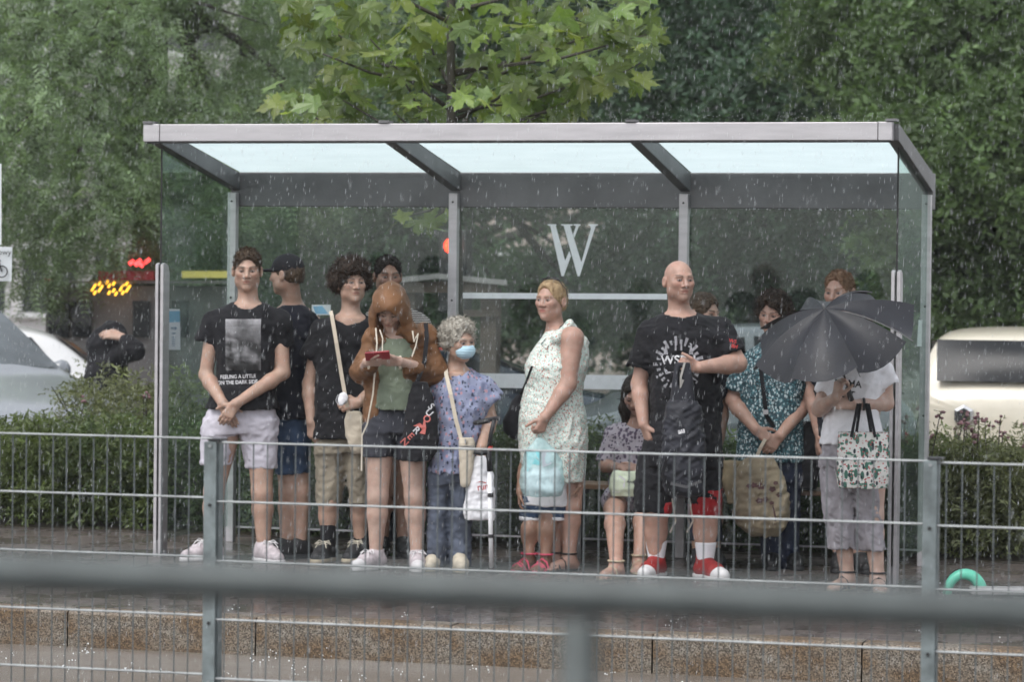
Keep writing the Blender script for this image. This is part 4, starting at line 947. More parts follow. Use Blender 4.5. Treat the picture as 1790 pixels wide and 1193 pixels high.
# ================================================================ parked cars
M['car_glass'] = pm('dark_car_glass', (.016, .018, .021), .28, 0, .2, 3, spec=.22)
M['windscreen'] = pm('painted_sky_windscreen', (.17, .19, .20), .12, .5, .35, 2)  # pale half-metallic base paints in the bright sky reflection
M['tyre'] = pm('tyre_rubber', (.02, .02, .02), .75); M['rim'] = pm('alloy_rim', (.4, .4, .42), .3, .8); M['lamp'] = pm('clear_headlight', (.55, .58, .60), .08, .2, .3, 40, spec=.9); M['red_lamp'] = pm('red_tail_lamp', (.25, .015, .012), .15, spec=.8)
def paint(name, c): return pm(name, c, .32, .0, .06, 2, .04, 40, .6, coat=.8)
def car(label, origin, heading, col, L_=4.1, W=1.74, H=1.47, cowl=.30, roof0=.47, roof1=.80, hood=.92, bend=.06, parts=True, rear_drop=.90, cat='car', tum=1.0, rwf=.78, rwx=None):
    """body as one lofted shell; x runs from nose (0) to tail (1)"""
    o = V(*origin); hx = nrm(heading); hy = np.cross(UP_, hx); t = thing('parked_car', label, cat, o, 'cars parked behind the hedge')
    Wd = lambda x: W/2*(1 - .16*max(0, (.14 - x)/.14)**1.6 - .12*max(0, (x - .88)/.12)**1.6)
    xs = [0, .02, .06, .14, .24, cowl, (cowl+roof0)/2, roof0, .6, .7, roof1, (roof1+.97)/2, .97, 1.0]
    def top(x):
        return float(np.interp(x, [0, .02, .06, .16, cowl, roof0, (roof0+roof1)/2, roof1, .97, 1.0], [.50, .66, .74, .84, hood, H - .05, H, H - .04, rear_drop + .06, rear_drop - .04]))
    def belt(x): return min(top(x) - .015, float(np.interp(x, [0, .06, .16, cowl, .9, 1], [.48, .68, .78, hood - .02, hood + .03, rear_drop - .08])))
    def wtop(x): return Wd(x)*float(np.interp(x, [0, .1, cowl, roof0, roof1, .97, 1], [.80, .86, .86, .70*tum, .68*tum, .78*tum, .8]))
    low = lambda x: float(np.interp(x, [0, .03, .12, .88, .97, 1], [.32, .24, .19, .19, .26, .34]))
    pos = lambda x, y, z: o + hx*((.5 - x)*L_) + hy*y + UP_*z
    rows = []
    for x in xs:
        w, wt, zt, zb, zl = Wd(x), wtop(x), top(x), belt(x), low(x)
        half = [(0, zl), (w*.9, zl), (w*.98, zl + .10), (w, (zl+zb)/2 + .06), (w*.965, zb - .03), (w*.945, zb), (wt + (w*.94-wt)*.05, zt - .05*(zt - zb)/.4 - .006), (wt*.90, zt - .012), (wt*.5, zt + .012), (0, zt + .018)]
        rows.append([pos(x, y, z) for y, z in half] + [pos(x, -y, z) for y, z in half[-2:0:-1]])
    k = len(rows[0]); vs = [p_ for r in rows for p_ in r]; fs = [(i*k + j, i*k + (j+1) % k, (i+1)*k + (j+1) % k, (i+1)*k + j) for i in range(len(rows)-1) for j in range(k)] + [tuple(range(k))[::-1], tuple((len(rows)-1)*k + j for j in range(k))]
    mat = paint('car_paint', col); bd = obj_from('body', vs, fs, mat, t, True); sm = bd.modifiers.new('s', 'SUBSURF'); sm.levels = sm.render_levels = 2
    def panel(name, P4, mat, n=6, off=.012, parent=t):
        a, b, c, d = [V(*q) for q in P4]; m_ = MB(); g = []
        nn = nrm(np.cross(b - a, d - a)); cc = (a+b+c+d)/4; ctr_ = o + UP_*.8
        if nn @ (cc - ctr_) < 0: nn = -nn
        for j in range(n+1):
            for i in range(n+1):
                u, v = i/n, j/n; p_ = (a*(1-u) + b*u)*(1-v) + (d*(1-u) + c*u)*v; g.append(p_ + nn*(off + .035*(1 - (2*u-1)**2)*(1 - (2*v-1)**2)))
        return m_.add(g, [(j*(n+1)+i, j*(n+1)+i+1, (j+1)*(n+1)+i+1, (j+1)*(n+1)+i) for j in range(n) for i in range(n)]).build(name, mat, parent, True)
    sx = lambda x, s_, u: pos(x, s_*((wtop(x)*.985)*u + (Wd(x)*.945)*(1-u)), belt(x) + (top(x) - .06 - belt(x))*u)
    c1, r0 = cowl + .012, roof0 - .008
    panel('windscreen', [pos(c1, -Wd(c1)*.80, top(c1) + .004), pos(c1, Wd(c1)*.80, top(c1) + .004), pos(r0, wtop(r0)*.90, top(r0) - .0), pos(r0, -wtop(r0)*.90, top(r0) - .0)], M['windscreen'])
    r1 = roof1 + .018; x2 = .958
    if rwx: x2, r1 = rwx
    rw = panel('rear_window', [pos(x2, Wd(x2)*rwf, top(x2) + .02), pos(x2, -Wd(x2)*rwf, top(x2) + .02), pos(r1, -wtop(r1)*min(rwf + .12, .93), top(r1) - .0), pos(r1, wtop(r1)*min(rwf + .12, .93), top(r1) - .0)], M['car_glass'], off=.055 if rwx else .012)
    for s_ in (-1, 1):
        m0 = (roof0 + .60)/2 + .05
        panel('side_window', [sx(cowl + .07, s_, .06), sx(m0 - .01, s_, .08), sx(m0 - .01, s_, .96), sx(roof0 + .01, s_, .95)], M['car_glass'], off=.008); panel('side_window', [sx(m0 + .012, s_, .08), sx(roof1 + .03, s_, .10), sx(roof1 - .04, s_, .95), sx(m0 + .012, s_, .96)], M['car_glass'], off=.008)
        panel('headlight', [pos(.022, s_*W*.40, .62), pos(.10, s_*Wd(.10)*.965, .66), pos(.15, s_*Wd(.15)*.93, .765), pos(.055, s_*W*.36, .715)], M['lamp'], 4, .012)
        panel('tail_lamp', [pos(.985, s_*W*.42, .56), pos(.94, s_*Wd(.94)*.985, .58), pos(.945, s_*Wd(.945)*.95, .76), pos(.98, s_*W*.40, .76)], M['red_lamp'], 3, .014)
        MB().bar(pos(.52, s_*(W/2 - .01), .80), pos(.565, s_*(W/2 - .01), .80), .02, .025).build('door_handle', mat, t); MB().lathe(pos(cowl + .10, s_*(W/2 + .08), .98), [(.02, -.08), (.075, -.04), (.085, .02), (.06, .06)], 10, hx).build('mirror', mat, t, True)
        for xw in (.175, .80):
            c = pos(xw, s_*(W/2 - .10), .31); w_ = MB().lathe(c - hy*.10, [(.20, 0), (.29, .01), (.31, .05), (.31, .15), (.29, .19), (.20, .20)], 20, hy).build('tyre', M['tyre'], t, True); MB().lathe(c - hy*.095, [(.19, 0), (.20, .1), (.19, .19)], 16, hy).build('rim', M['rim'], w_)
    MB().bar(pos(.955, -.03, top(.955) + .06), pos(.945, .34, top(.945) + .05), .02, .02).build('wiper', M['black'], rw); MB().bar(pos(cowl + .01, -.5, top(cowl) + .035), pos(cowl + .02, .3, top(cowl) + .05), .025, .02).build('wiper', M['black'], t)
    return t, pos, top
GZ = -.18
c_, a_ = math.cos(math.radians(48)), math.sin(math.radians(48))
hd = _R0*c_ - FH*a_; nose = PD(128, 600, 23.0); org = V(nose[0], nose[1], -.06) - hd*2.0
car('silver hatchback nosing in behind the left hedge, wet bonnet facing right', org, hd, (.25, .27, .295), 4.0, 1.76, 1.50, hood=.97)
hw = -_R0*.97 - FH*.2; org = PD(-190, 600, 27.5); car('white hatchback parked behind the silver car', V(org[0], org[1], GZ), hw, (.66, .66, .66), 4.0, 1.7, 1.42, roof1=.84)
hc = FH*.965 + _R0*.26; org = PD(1822, 600, 26.2)
tc_, ps, tp_ = car('cream hatchback seen from behind past the right end of the shelter', V(org[0], org[1], GZ), hc, (.66, .61, .50), 4.2, 1.75, 1.52, roof1=.91, rear_drop=1.0, hood=.96, tum=1.22, rwf=.78, rwx=(.972, .922))
MB().lathe(ps(1.0, .40, .84), [(.085, -.03), (.085, .03), (.06, .045)], 6, -hc).build('badge', M['chrome'], tc_); MB().lathe(ps(1.0, .40, .84) - hc*.046, [(.055, -.003), (.05, .006)], 6, -hc).build('badge_inlay', M['black'], tc_)
hd2 = -_R0*.99 - FH*.12; org = PD(1222, 600, 23.8); car('grey car parked behind the bald man with its windscreen to the left', V(org[0], org[1], GZ), hd2, (.16, .17, .19), 3.2, 1.65, 1.55)
org = PD(800, 600, 27.0); car('dark blue car parked behind the older woman and the white dress', V(org[0], org[1], GZ), _R0*.98 + FH*.1, (.03, .04, .065), 4.3, 1.75, 1.30)

# ================================================================ wooden canopy, kiosk, houses, lights and signs far behind
M['oldwood'] = pm('weathered_wood', (.075, .055, .045), .75, 0, .3, 6, .4, 30, stretch=(.2, 1, 1)); M['roofing'] = pm('wet_grey_roofing', (.22, .21, .21), .4, 0, .25, 5, .2, 30)
cn = thing('wooden_canopy', 'low wooden canopy with grey roof behind the shelter post', 'canopy', (*ctr(790, 600, 26)[:2], GZ))
def pxbox(name, x0, y0, x1, y1, D, dp, mat, parent, bevel=0):
    a, b, c, d = [PD(x, y, D) for x, y in ((x0, y1), (x1, y1), (x1, y0), (x0, y0))]; f = FH*dp; return MB().hexa([a, b, b + f, a + f], [d, c, c + f, d + f]).build(name, mat, parent, bevel=bevel)
for (x0, y0, x1, y1) in ((688, 486, 765, 478), (765, 478, 886, 490)):
    a, b = PD(x0, y0, 26), PD(x1, y1, 26); f = FH*1.4; MB().hexa([a - UP_*.045, b - UP_*.045, b - UP_*.045 + f, a - UP_*.045 + f], [a, b, b + f, a + f]).build('roof_slope', M['roofing'], cn)
pxbox('fascia_board', 700, 492, 870, 512, 26.05, .05, M['oldwood'], cn); pxbox('cross_beam', 800, 542, 872, 554, 26.1, .1, M['oldwood'], cn)
for x in (716, 858):
    a = PD(x, 505, 26.2); MB().box((a[0]-.07, a[1]-.07, GZ), (a[0]+.07, a[1]+.07, a[2])).build('post', M['oldwood'], cn)
    a = a + FH*1.1; MB().box((a[0]-.07, a[1]-.07, GZ), (a[0]+.07, a[1]+.07, a[2])).build('post', M['oldwood'], cn)
# kiosk with lit lettering
M['kiosk'] = pm('kiosk_panel', (.16, .15, .15), .6, 0, .2, 3); M['kred'] = pm('red_fascia', (.50, .045, .05), .5, 0, .15, 4); M['amber'] = emit_mat('amber_letters', (1.0, .50, .04), 1.6); M['redneon'] = emit_mat('red_letters', (1.0, .06, .06), 2.0); M['shopglass'] = pm('dark_shop_window', (.02, .022, .024), .1, 0, .2, 2)
M['yellowglow'] = emit_mat('yellow_reflection_glow', (.75, .60, .16), .22)  # glow stands in for a yellow reflection in the side glass
kz = thing('street_kiosk', 'small street kiosk with red fascia and glowing amber lettering behind the trees', 'kiosk', (*ctr(200, 600, 31.2)[:2], GZ))
a, b = PD(80, 500, 31.2), PD(420, 500, 31.2); f = FH*1.6
MB().hexa([V(a[0], a[1], GZ), V(b[0], b[1], GZ), V(b[0], b[1], GZ) + f, V(a[0], a[1], GZ) + f], [a, b, b + f, a + f]).build('wall', M['kiosk'], kz)
pxbox('red_fascia', 172, 474, 268, 490, 30.9, .4, M['kred'], kz); pxbox('red_fascia', 78, 487, 92, 493, 30.95, .3, M['kred'], kz); pxbox('roof_slab', 76, 491, 424, 496, 31.0, 1.9, M['roofing'], kz)
for x0, x1 in ((84, 120), (126, 160), (232, 262), (300, 330)): pxbox('window', x0, 526, x1, 590, 31.12, .04, M['shopglass'], kz)
for i, x in enumerate((160, 172, 185, 197, 209, 220)):
    for j in range(4):
        if (i*7 + j*3) % 4 == 0: continue
        q = PD(x + (j % 2)*4, 497 + j*6 + (i % 2)*2, 30.95); MB().bar(q, q + (_R0*.02 + UP_*.035), .016, .016, FH).build('amber_lamp', M['amber'], kz)
for x0, y0, x1, y1 in ((226, 462, 234, 456), (236, 464, 246, 454), (240, 458, 250, 466), (252, 460, 262, 453)):
    MB().bar(PD(x0, y0, 30.95), PD(x1, y1, 30.95), .035, .03, FH).build('red_letter', M['redneon'], kz)
pxbox('added_reflection_strip', 318, 474, 410, 486, 30.95, .05, M['yellowglow'], kz)  # added glowing strip, imitates the yellow reflection in the left side glass
# apartment houses
def facade(name, label, x0, x1, D, z1, col, nx, nz, yaw, seed, z0=GZ):
    rg = np.random.default_rng(seed); a, b = PD(x0, 500, D), PD(x1, 500, D + yaw); a[2] = b[2] = z0; d = b - a; L_ = np.linalg.norm(d); d = d/L_; n = np.cross(d, UP_); n = n if n @ FH < 0 else -n
    h = thing(name, label, 'building', (a + b)/2); wl = pm('plaster', col, .85, 0, .12, .6, .1, 12)
    MB().hexa([a, b, b - n*9, a - n*9], [a + UP_*(z1-z0), b + UP_*(z1-z0), b - n*9 + UP_*(z1-z0), a - n*9 + UP_*(z1-z0)]).build('wall', wl, h)
    fr = pm('white_window_frame', (.6, .6, .6), .5); gl = pm('window_glass', (.05, .055, .06), .1, 0, .3, 1)
    for i in range(nx):
        for j in range(nz):
            u = L_*(i + .5)/nx; z = z0 + 1.0 + j*2.9; w, hh = 1.3, 1.45; c = a + d*u + UP_*(z - z0)
            P = lambda du, dz, o_: c + d*du + UP_*dz + n*o_
            g = MB().add([P(-w/2, 0, .02), P(w/2, 0, .02), P(w/2, hh, .02), P(-w/2, hh, .02)], [(0, 1, 2, 3)]).build('window', gl, h); m_ = MB()
            for s0, s1 in (((-w/2, 0), (w/2, 0)), ((-w/2, hh), (w/2, hh)), ((-w/2, 0), (-w/2, hh)), ((w/2, 0), (w/2, hh)), ((0, 0), (0, hh))): m_.bar(P(s0[0], s0[1], .03), P(s1[0], s1[1], .03), .08, .06, n)
            m_.bar(P(-w/2 - .1, -.06, .08), P(w/2 + .1, -.06, .08), .16, .05); m_.build('window_frame', fr, g)
    MB().hexa([a + n*.3 + UP_*(z1-z0), b + n*.3 + UP_*(z1-z0), b - n*9.3 + UP_*(z1-z0), a - n*9.3 + UP_*(z1-z0)], [a + n*.3 + UP_*(z1-z0+.25), b + n*.3 + UP_*(z1-z0+.25), b - n*9.3 + UP_*(z1-z0+.25), a - n*9.3 + UP_*(z1-z0+.25)]).build('roof', M['roofing'], h); return h
facade('apartment_house', 'pale grey apartment house glimpsed through the left trees', -500, 640, 66, 17, (.60, .585, .585), 9, 6, 4, 1)
facade('apartment_house', 'pinkish plaster apartment house glimpsed through the glass behind the letter W', 760, 1330, 70, 14, (.50, .40, .37), 6, 5, -2, 2)
facade('apartment_house', 'light grey house glimpsed between the trees on the right', 1420, 2500, 74, 12, (.50, .49, .48), 8, 4, 3, 3)
# traffic light
tl = thing('traffic_light', 'traffic signal glowing red behind the middle shelter post', 'traffic light', (*ctr(785, 600, 30)[:2], GZ)); q = PD(790, 430, 30)
MB().tube([V(q[0], q[1] + .12, GZ), V(q[0], q[1] + .12, q[2] + .3)], .05, 10).build('pole', M['alu_dark'], tl); MB().box(q - V(.14, -.02, .65), q + V(.14, .25, .16)).build('housing', M['black'], tl, bevel=.02)
M['redlamp'] = emit_mat('red_signal_lamp', (1.0, .045, .015), 3.0)
for k, mt in ((0, M['redlamp']), (1, M['black']), (2, M['black'])): MB().lathe(q - V(0, 0, .23*k), [(.075, 0), (.075, .02), (.05, .035)], 18, (0, -1, 0)).build('signal_lens', mt, tl)
# cycle route sign at the left edge
sg_ = thing('cycle_route_sign', 'white cycle route sign plate on a post at the left edge', 'sign', (*ctr(-12, 900, 20)[:2], 0)); M['signface'] = pm('white_sign_face', (.62, .66, .68), .45, 0, .06, 10)
a, b, c, d = [PD(x, y, 20.0) for x, y in ((-46, 491), (20, 492), (21.5, 432), (-46, 430))]; MB().hexa([a, b, b + FH*.004, a + FH*.004], [d, c, c + FH*.004, d + FH*.004]).build('sign_plate', M['signface'], sg_)
q = PD(-13, 500, 20.02); MB().tube([V(q[0], q[1], 0), V(q[0], q[1], 2.9)], .03, 12).build('post', M['galv_post'], sg_, True)
a, b, c, d = [PD(x, y, 20.0) for x, y in ((-40, 428), (2.5, 428), (2.5, 286), (-40, 286))]; MB().hexa([a, b, b + FH*.004, a + FH*.004], [d, c, c + FH*.004, d + FH*.004]).build('upper_plate', M['signface'], sg_)
flat_text('lettering', 'rowerowy', .052, PD(-10, 441, 19.985), _R0, (0, 0, 1), M['ink_black'], sg_)
bi = MB()
for x in (3, -28): bi.tube([PD(x, 475, 19.985) + (_R0*math.cos(t) + UP_*math.sin(t))*.036 for t in np.linspace(0, 2*PI, 17)], .004, 5)
for p0, p1 in (((3, 475), (-2, 458)), ((-28, 475), (-20, 460)), ((-20, 462), (-3, 462)), ((-20, 462), (-13, 475)), ((-13, 475), (-3, 462)), ((-2, 458), (1, 455))): bi.tube([PD(*p0, 19.985), PD(*p1, 19.985)], .0045, 5)
bi.build('bicycle_symbol', M['ink_black'], sg_)
# ---------------------------------------------------------------- wardrobe
M['tee_black'] = cloth('black_cotton', (.0085, .0085, .011), .3)
M['tee_navy'] = cloth('navy_cotton', (.009, .010, .017), .3)
M['shorts_lilac'] = pm('pale_grey_shorts', (.52, .50, .56), .85, 0, .12, 14, .3, 20, .3)
M['denim'] = cloth('blue_denim', (.035, .06, .11), .35)
M['denim_grey'] = cloth('grey_blue_jeans', (.085, .10, .135), .3)
M['denim_navy'] = cloth('navy_jeans', (.016, .022, .045), .3)
M['khaki'] = cloth('khaki_cotton', (.25, .22, .17), .2)
M['rust'] = cloth('rust_brown_nylon', (.150, .072, .032), .35, .55, .35, 16)
M['rust_dark'] = cloth('hood_lining', (.09, .035, .012), .3)
M['sage'] = cloth('sage_green_jersey', (.155, .185, .135), .2)
M['charcoal'] = cloth('charcoal_cotton', (.042, .044, .055), .25)
M['black_cloth'] = cloth('black_canvas', (.013, .013, .016), .35)
M['cream'] = cloth('cream_canvas', (.52, .46, .37), .15)
M['white_cloth'] = cloth('white_cotton', (.72, .72, .75), .06)
M['capri'] = cloth('grey_linen', (.27, .255, .275), .25)
M['dress'] = dots_mat('white_dress_with_sprigs', (.66, .72, .67), [(95, .25, (.45, .11, .07), (1, 1, .45)), (105, .23, (.04, .06, .07), (.5, 1, 1)), (90, .27, (.25, .50, .43), (1, .5, 1)), (110, .20, (.65, .25, .17), (1, 1, .5))])
M['lavender'] = dots_mat('lavender_floral_blouse', (.26, .285, .41), [(16, .38, (.20, .225, .35), (1, 1, 1)), (34, .24, (.42, .24, .28), (1, 1, .7)), (40, .22, (.04, .05, .09), (1, .45, .5)), (52, .20, (.04, .06, .10), (.45, 1, .8))])
M['teal'] = dots_mat('teal_and_white_print', (.035, .085, .105), [(70, .36, (.50, .60, .62), (1, 1, .55)), (80, .30, (.10, .26, .30), (.6, 1, 1)), (66, .28, (.01, .02, .03), (1, .6, 1))])
M['purple_floral'] = dots_mat('grey_floral_blouse', (.40, .37, .42), [(40, .36, (.10, .075, .12), (1, 1, .7)), (55, .28, (.05, .04, .07), (1, .6, 1))])
M['stripes'] = stripe_mat('striped_knit', (.09, .08, .08), (.50, .47, .44), 24)
M['red_short'] = cloth('red_mesh', (.24, .012, .015), .3)
M['red_shoe'] = pm('red_suede', (.26, .016, .016), .7, 0, .2, 30, .3, 90)
M['white_shoe'] = pm('white_leather', (.70, .69, .70), .45, 0, .08, 20)
M['pink_shoe'] = pm('pale_pink_mesh_shoe', (.46, .41, .43), .6, 0, .25, 35, .3, 80)
M['black_shoe'] = pm('black_shoe', (.016, .016, .018), .6, 0, .3, 30, .3, 80)
M['beige'] = pm('beige_rubber', (.42, .36, .26), .6, 0, .15, 20)
M['sandal'] = pm('dark_sandal_leather', (.035, .025, .022), .55)
M['cream_shoe'] = pm('cream_canvas_shoe', (.50, .45, .36), .7, 0, .15, 25)
M['lace'] = pm('pale_lace', (.62, .58, .48), .8)
M['cord'] = pm('white_cord', (.68, .62, .52), .7)
M['mask'] = cloth('pale_blue_mask', (.42, .60, .70), .06)
M['print_white'] = pm('white_print', (.55, .55, .57), .7, 0, .35, 60)
M['print_grey'] = pm('grey_print', (.26, .26, .28), .7, 0, .4, 50)
M['print_red'] = pm('red_print', (.38, .03, .03), .7, 0, .2, 50)
H_BROWN = hair_mat('brown_hair', (.035, .022, .013), (.085, .055, .032)); H_DARK = hair_mat('dark_hair', (.010, .007, .006), (.035, .024, .018))
H_GREY = hair_mat('grey_hair', (.22, .20, .165), (.52, .49, .43)); H_BLOND = hair_mat('blond_hair', (.20, .125, .06), (.46, .33, .19))
H_GING = hair_mat('ginger_hair', (.12, .062, .034), (.24, .14, .085)); H_CURL = hair_mat('dark_brown_curls', (.016, .010, .007), (.055, .034, .022))
CAMW = -FH
# ---------------------------------------------------------------- 1 young man, black T-shirt, pale shorts
p = Person('young man in black printed T-shirt and pale grey shorts, hands crossed in front', [(369, 954), (461, 957)], 'fair')
p.head(432, 474, yaw=-4, pitch=3, sc=1.01, hair=(.05, .033, .02)); p.neck(434, 536, .02)
p.torso([(535, 400, 468, .08), (560, 376, 488, .10), (640, 382, 482, .10), (735, 370, 482, .10)])
aL = p.arm((375, 563, .0), (360, 656, -.01), (389, 705, -.17), (.050, .040, .043, .029)); aR = p.arm((489, 563, 0), (495, 652, -.03), (413, 706, -.21), (.050, .040, .043, .029))
p.hand(aR[2], -RG*.55 - UP*.78, CAMW, -RG + UP*.4, (14, 22, 14)); p.hand(aL[2], RG*.42 - UP*.85, CAMW, RG + UP, (12, 16, 10))
p.leg((392, 765), (374, 860), 0, (.088, .058, .058, .038)); p.leg((455, 765), (458, 862), 1, (.088, .060, .060, .038))
p.build_body()
top = p.wear('t_shirt', p.tee([(530, 404, 462, .065), (542, 384, 482, .088), (565, 372, 492, .108), (615, 378, 482, .112), (662, 380, 478, .105), (714, 360, 488, .142)], (p.P(375, 562), p.P(361, 594, .01), .060, .067), (p.P(489, 562), p.P(493, 600, .01), .060, .068), (.068, .035, .012)), M['tee_black'], fold=.005)
p.wear('shorts', p.tube_pair([(704, 370, 478, .105), (735, 358, 484, .122), (757, 354, 484, .12)], [[(735, 356, 420, .105), (770, 352, 412, .10), (812, 351, 403, .098)], [(735, 420, 484, .105), (770, 421, 484, .10), (818, 430, 483, .096)]]), M['shorts_lilac'], fold=.005)
p.hair_cap(H_BROWN, .003, .013, -.045, -.012, .068, .004, .016, 2200, .020, sdir=(.25, -.25, .45), sw=.002)
bv = bvh_of(top)
pts, fc = grid_px(394, 558, 456, 648, 14, 20); pa = np.array(pts); u = (pa[:, 0]-394)/62; w = (pa[:, 1]-558)/90
g = .02 + .34*np.clip(1 - w*2.1, 0, 1)**.7*(1 - .6*np.exp(-((u-.5)/.25)**2)) + .22*np.clip(wob(np.array([pa[:, 0]*.02, pa[:, 1]*.02, 0*w]), .4, 3), 0, 1)*(w > .35)
decal('shirt_print', pts, fc, bv, pm('faded_grey_print', (1, 1, 1), .8, 0, .3, 40, attr='Col'), top, color=np.stack([g, g, g*1.05], 1))
decal_text('lettering', 'FEELING A LITTLE', 416, 659, 9.2, bv, M['print_white'], top, -2, .02, .86); decal_text('lettering', 'ON THE DARK SIDE', 415, 669, 9.2, bv, M['print_white'], top, -2, .02, .86)
p.shoe(0, 48, M['pink_shoe'], M['white_shoe'], 1.08, laces=M['white_shoe']); p.shoe(1, -32, M['pink_shoe'], M['white_shoe'], 1.12, laces=M['white_shoe'])
# ---------------------------------------------------------------- 2 man in black cap looking away
p = Person('man in black baseball cap and navy T-shirt with his head turned away', [(500, 950), (525, 951)], 'fair', back=.05)
p.head(501, 481, yaw=118, pitch=0, sc=1.0, hair=(.04, .028, .02)); p.neck(512, 537, .05, .058)
p.torso([(540, 480, 545, .09), (580, 466, 552, .10), (750, 480, 536, .09)])
aL = p.arm((474, 568, .03), (500, 645, .05), (484, 712, -.04)); aR = p.arm((546, 566, .05), (548, 640, .12), (540, 712, .12))
p.hand(aL[2], -UP + RG*.1, CAMW*.6 - RG*.6, CAMW, (25, 30, 20)); p.hand(aR[2], -UP, RG, CAMW, (25, 30, 20))
p.leg((497, 765), (503, 862), 0, (.07, .050, .052, .036), 0); p.leg((523, 765), (526, 862), 1, (.07, .050, .052, .036), 0); p.build_body()
p.wear('t_shirt', p.tee([(533, 494, 532, .07), (548, 476, 548, .095), (590, 466, 554, .115), (660, 474, 548, .115), (732, 475, 541, .135)], (p.P(475, 568, .03), p.P(478, 606, .03), .056, .064), (p.P(544, 570, .04), p.P(548, 618, .07), .058, .066), (.066, .035, .0)), M['tee_navy'])
p.wear('denim_shorts', p.tube_pair([(722, 477, 540, .115), (770, 479, 540, .115)], [[(760, 478, 512, .115), (828, 482, 515, .11)], [(760, 506, 542, .115), (826, 511, 541, .11)]]), M['denim'])
def capx(S, E, T):
    S.ops = []
    E((0, .010, .045), (.083, .104, .085)); S.cut(-p.hax[2], T((0, 0, .022)))
    S.cone(T((-.045, -.085, .030)), T((.045, -.085, .030)), .030, .030, .02, (p.hax[2], .22)); S.cone(T((-.03, -.125, .024)), T((.03, -.125, .024)), .032, .032, .02, (p.hax[2], .2)); E((0, .01, .128), (.008, .008, .005), .003)
p.hair_cap(H_BROWN, .004, .0, -.045, -.01, .066, .003, .02, 120, .015)
_S = Shape(); capx(_S, lambda a, r, kk=.01, op='u': _S.ell(p.T(a), V(*r), p.hR, kk, op), p.T); sdf_obj('cap', _S, .0045, M['black_cloth'], p.root)
p.shoe(0, 75, M['black_shoe'], M['black'], 1.0); p.shoe(1, 60, M['black_shoe'], M['black'], 1.0)
# ---------------------------------------------------------------- 3 curly haired youth
p = Person('young man with big dark curls, black T-shirt and khaki shorts', [(573, 956), (631, 955)], 'fair')
p.head(615, 497, yaw=-22, pitch=-4, sc=.98, hair=(.02, .013, .01)); p.neck(613, 556, .02, .056)
p.torso([(555, 588, 640, .08), (590, 560, 656, .10), (700, 558, 646, .09), (765, 560, 642, .09)])
aL = p.arm((562, 578, .02), (541, 672, .05), (544, 738, -.02)); aR = p.arm((652, 580, .02), (664, 668, .02), (627, 705, -.16))
p.hand(aL[2], -UP + RG*.12, CAMW*.8 - RG*.5, RG + CAMW*.4, ((40, 45, 30),)*4, thumb=(.8, .35, -.4)); p.hand(aR[2], -RG*.95 - UP*.15, CAMW*.9 + UP*.3, UP, ((35, 50, 30),)*4)
p.leg((578, 775), (574, 880), 0, (.086, .057, .054, .037)); p.leg((628, 775), (629, 880), 1, (.086, .057, .054, .037)); p.build_body()
p.wear('t_shirt', p.tee([(548, 592, 636, .07), (562, 570, 650, .092), (600, 556, 660, .112), (680, 552, 656, .115), (766, 547, 653, .14)], (p.P(563, 578, .02), p.P(545, 622, .03), .060, .070), (p.P(652, 580, .02), p.P(660, 624, .02), .058, .068), (.078, .030, .02)), M['tee_black'])
p.wear('khaki_shorts', p.tube_pair([(754, 556, 644, .105), (790, 551, 648, .12)], [[(775, 551, 604, .105), (830, 553, 601, .10), (881, 553, 597, .098)], [(775, 600, 648, .105), (830, 606, 646, .10), (880, 610, 645, .098)]]), M['khaki'], fold=.005)
p.hair_cap(H_CURL, .016, .020, -.06, -.06, .050, .010, .022, 3000, .035, spheres=(150, .036, 1.26, -.45), sdir=(0, 0, .0))
for i, up in ((0, .13), (1, .13)): p.sock(i, up, M['tee_black'], .048)
p.shoe(0, 18, M['black_shoe'], M['beige'], 1.08, .02, laces=M['lace']); p.shoe(1, 22, M['black_shoe'], M['beige'], 1.08, .02, laces=M['lace'])
P3 = p
# ---------------------------------------------------------------- 4 man behind, striped shirt
p = Person('dark haired man in striped shirt standing behind the rust brown hood', [(668, 946), (705, 947)], 'tan', back=.1)
p.head(678, 484, yaw=-12, pitch=4, sc=1.0, hair=(.012, .01, .008), stubble=.5); p.neck(684, 545, .03); p.torso([(545, 655, 715, .09), (600, 638, 742, .10), (740, 648, 728, .10)])
aL = p.arm((640, 570, .03), (634, 660, .04), (646, 735, .0)); aR = p.arm((738, 572, .03), (746, 660, .04), (736, 735, 0)); p.hand(aL[2], -UP, -RG, CAMW); p.hand(aR[2], -UP, RG, CAMW)
p.leg((668, 770), (668, 860), 0); p.leg((708, 770), (706, 860), 1); p.build_body(hf=.005)
p.wear('striped_shirt', p.tee([(534, 664, 708, .07), (546, 644, 734, .095), (600, 636, 744, .115), (690, 642, 736, .115), (752, 644, 734, .12)], (p.P(641, 572, .03), p.P(636, 628, .03), .058, .066), (p.P(737, 572, .03), p.P(745, 628, .03), .058, .066), (.066, .035, .01)), M['stripes'], .010)
p.wear('trousers', p.tube_pair([(740, 645, 732, .118), (785, 645, 732, .118)], [[(770, 646, 690, .1), (945, 652, 684, .07)], [(770, 687, 731, .1), (945, 690, 722, .07)]]), M['charcoal'], .010)
p.hair_cap(H_DARK, .004, .010, -.045, -.005, .074, .003, .015, 2200, .014, sdir=(0, -.2, .4), sw=.002)
p.shoe(0, 10, M['black_shoe'], M['black']); p.shoe(1, -10, M['black_shoe'], M['black'])
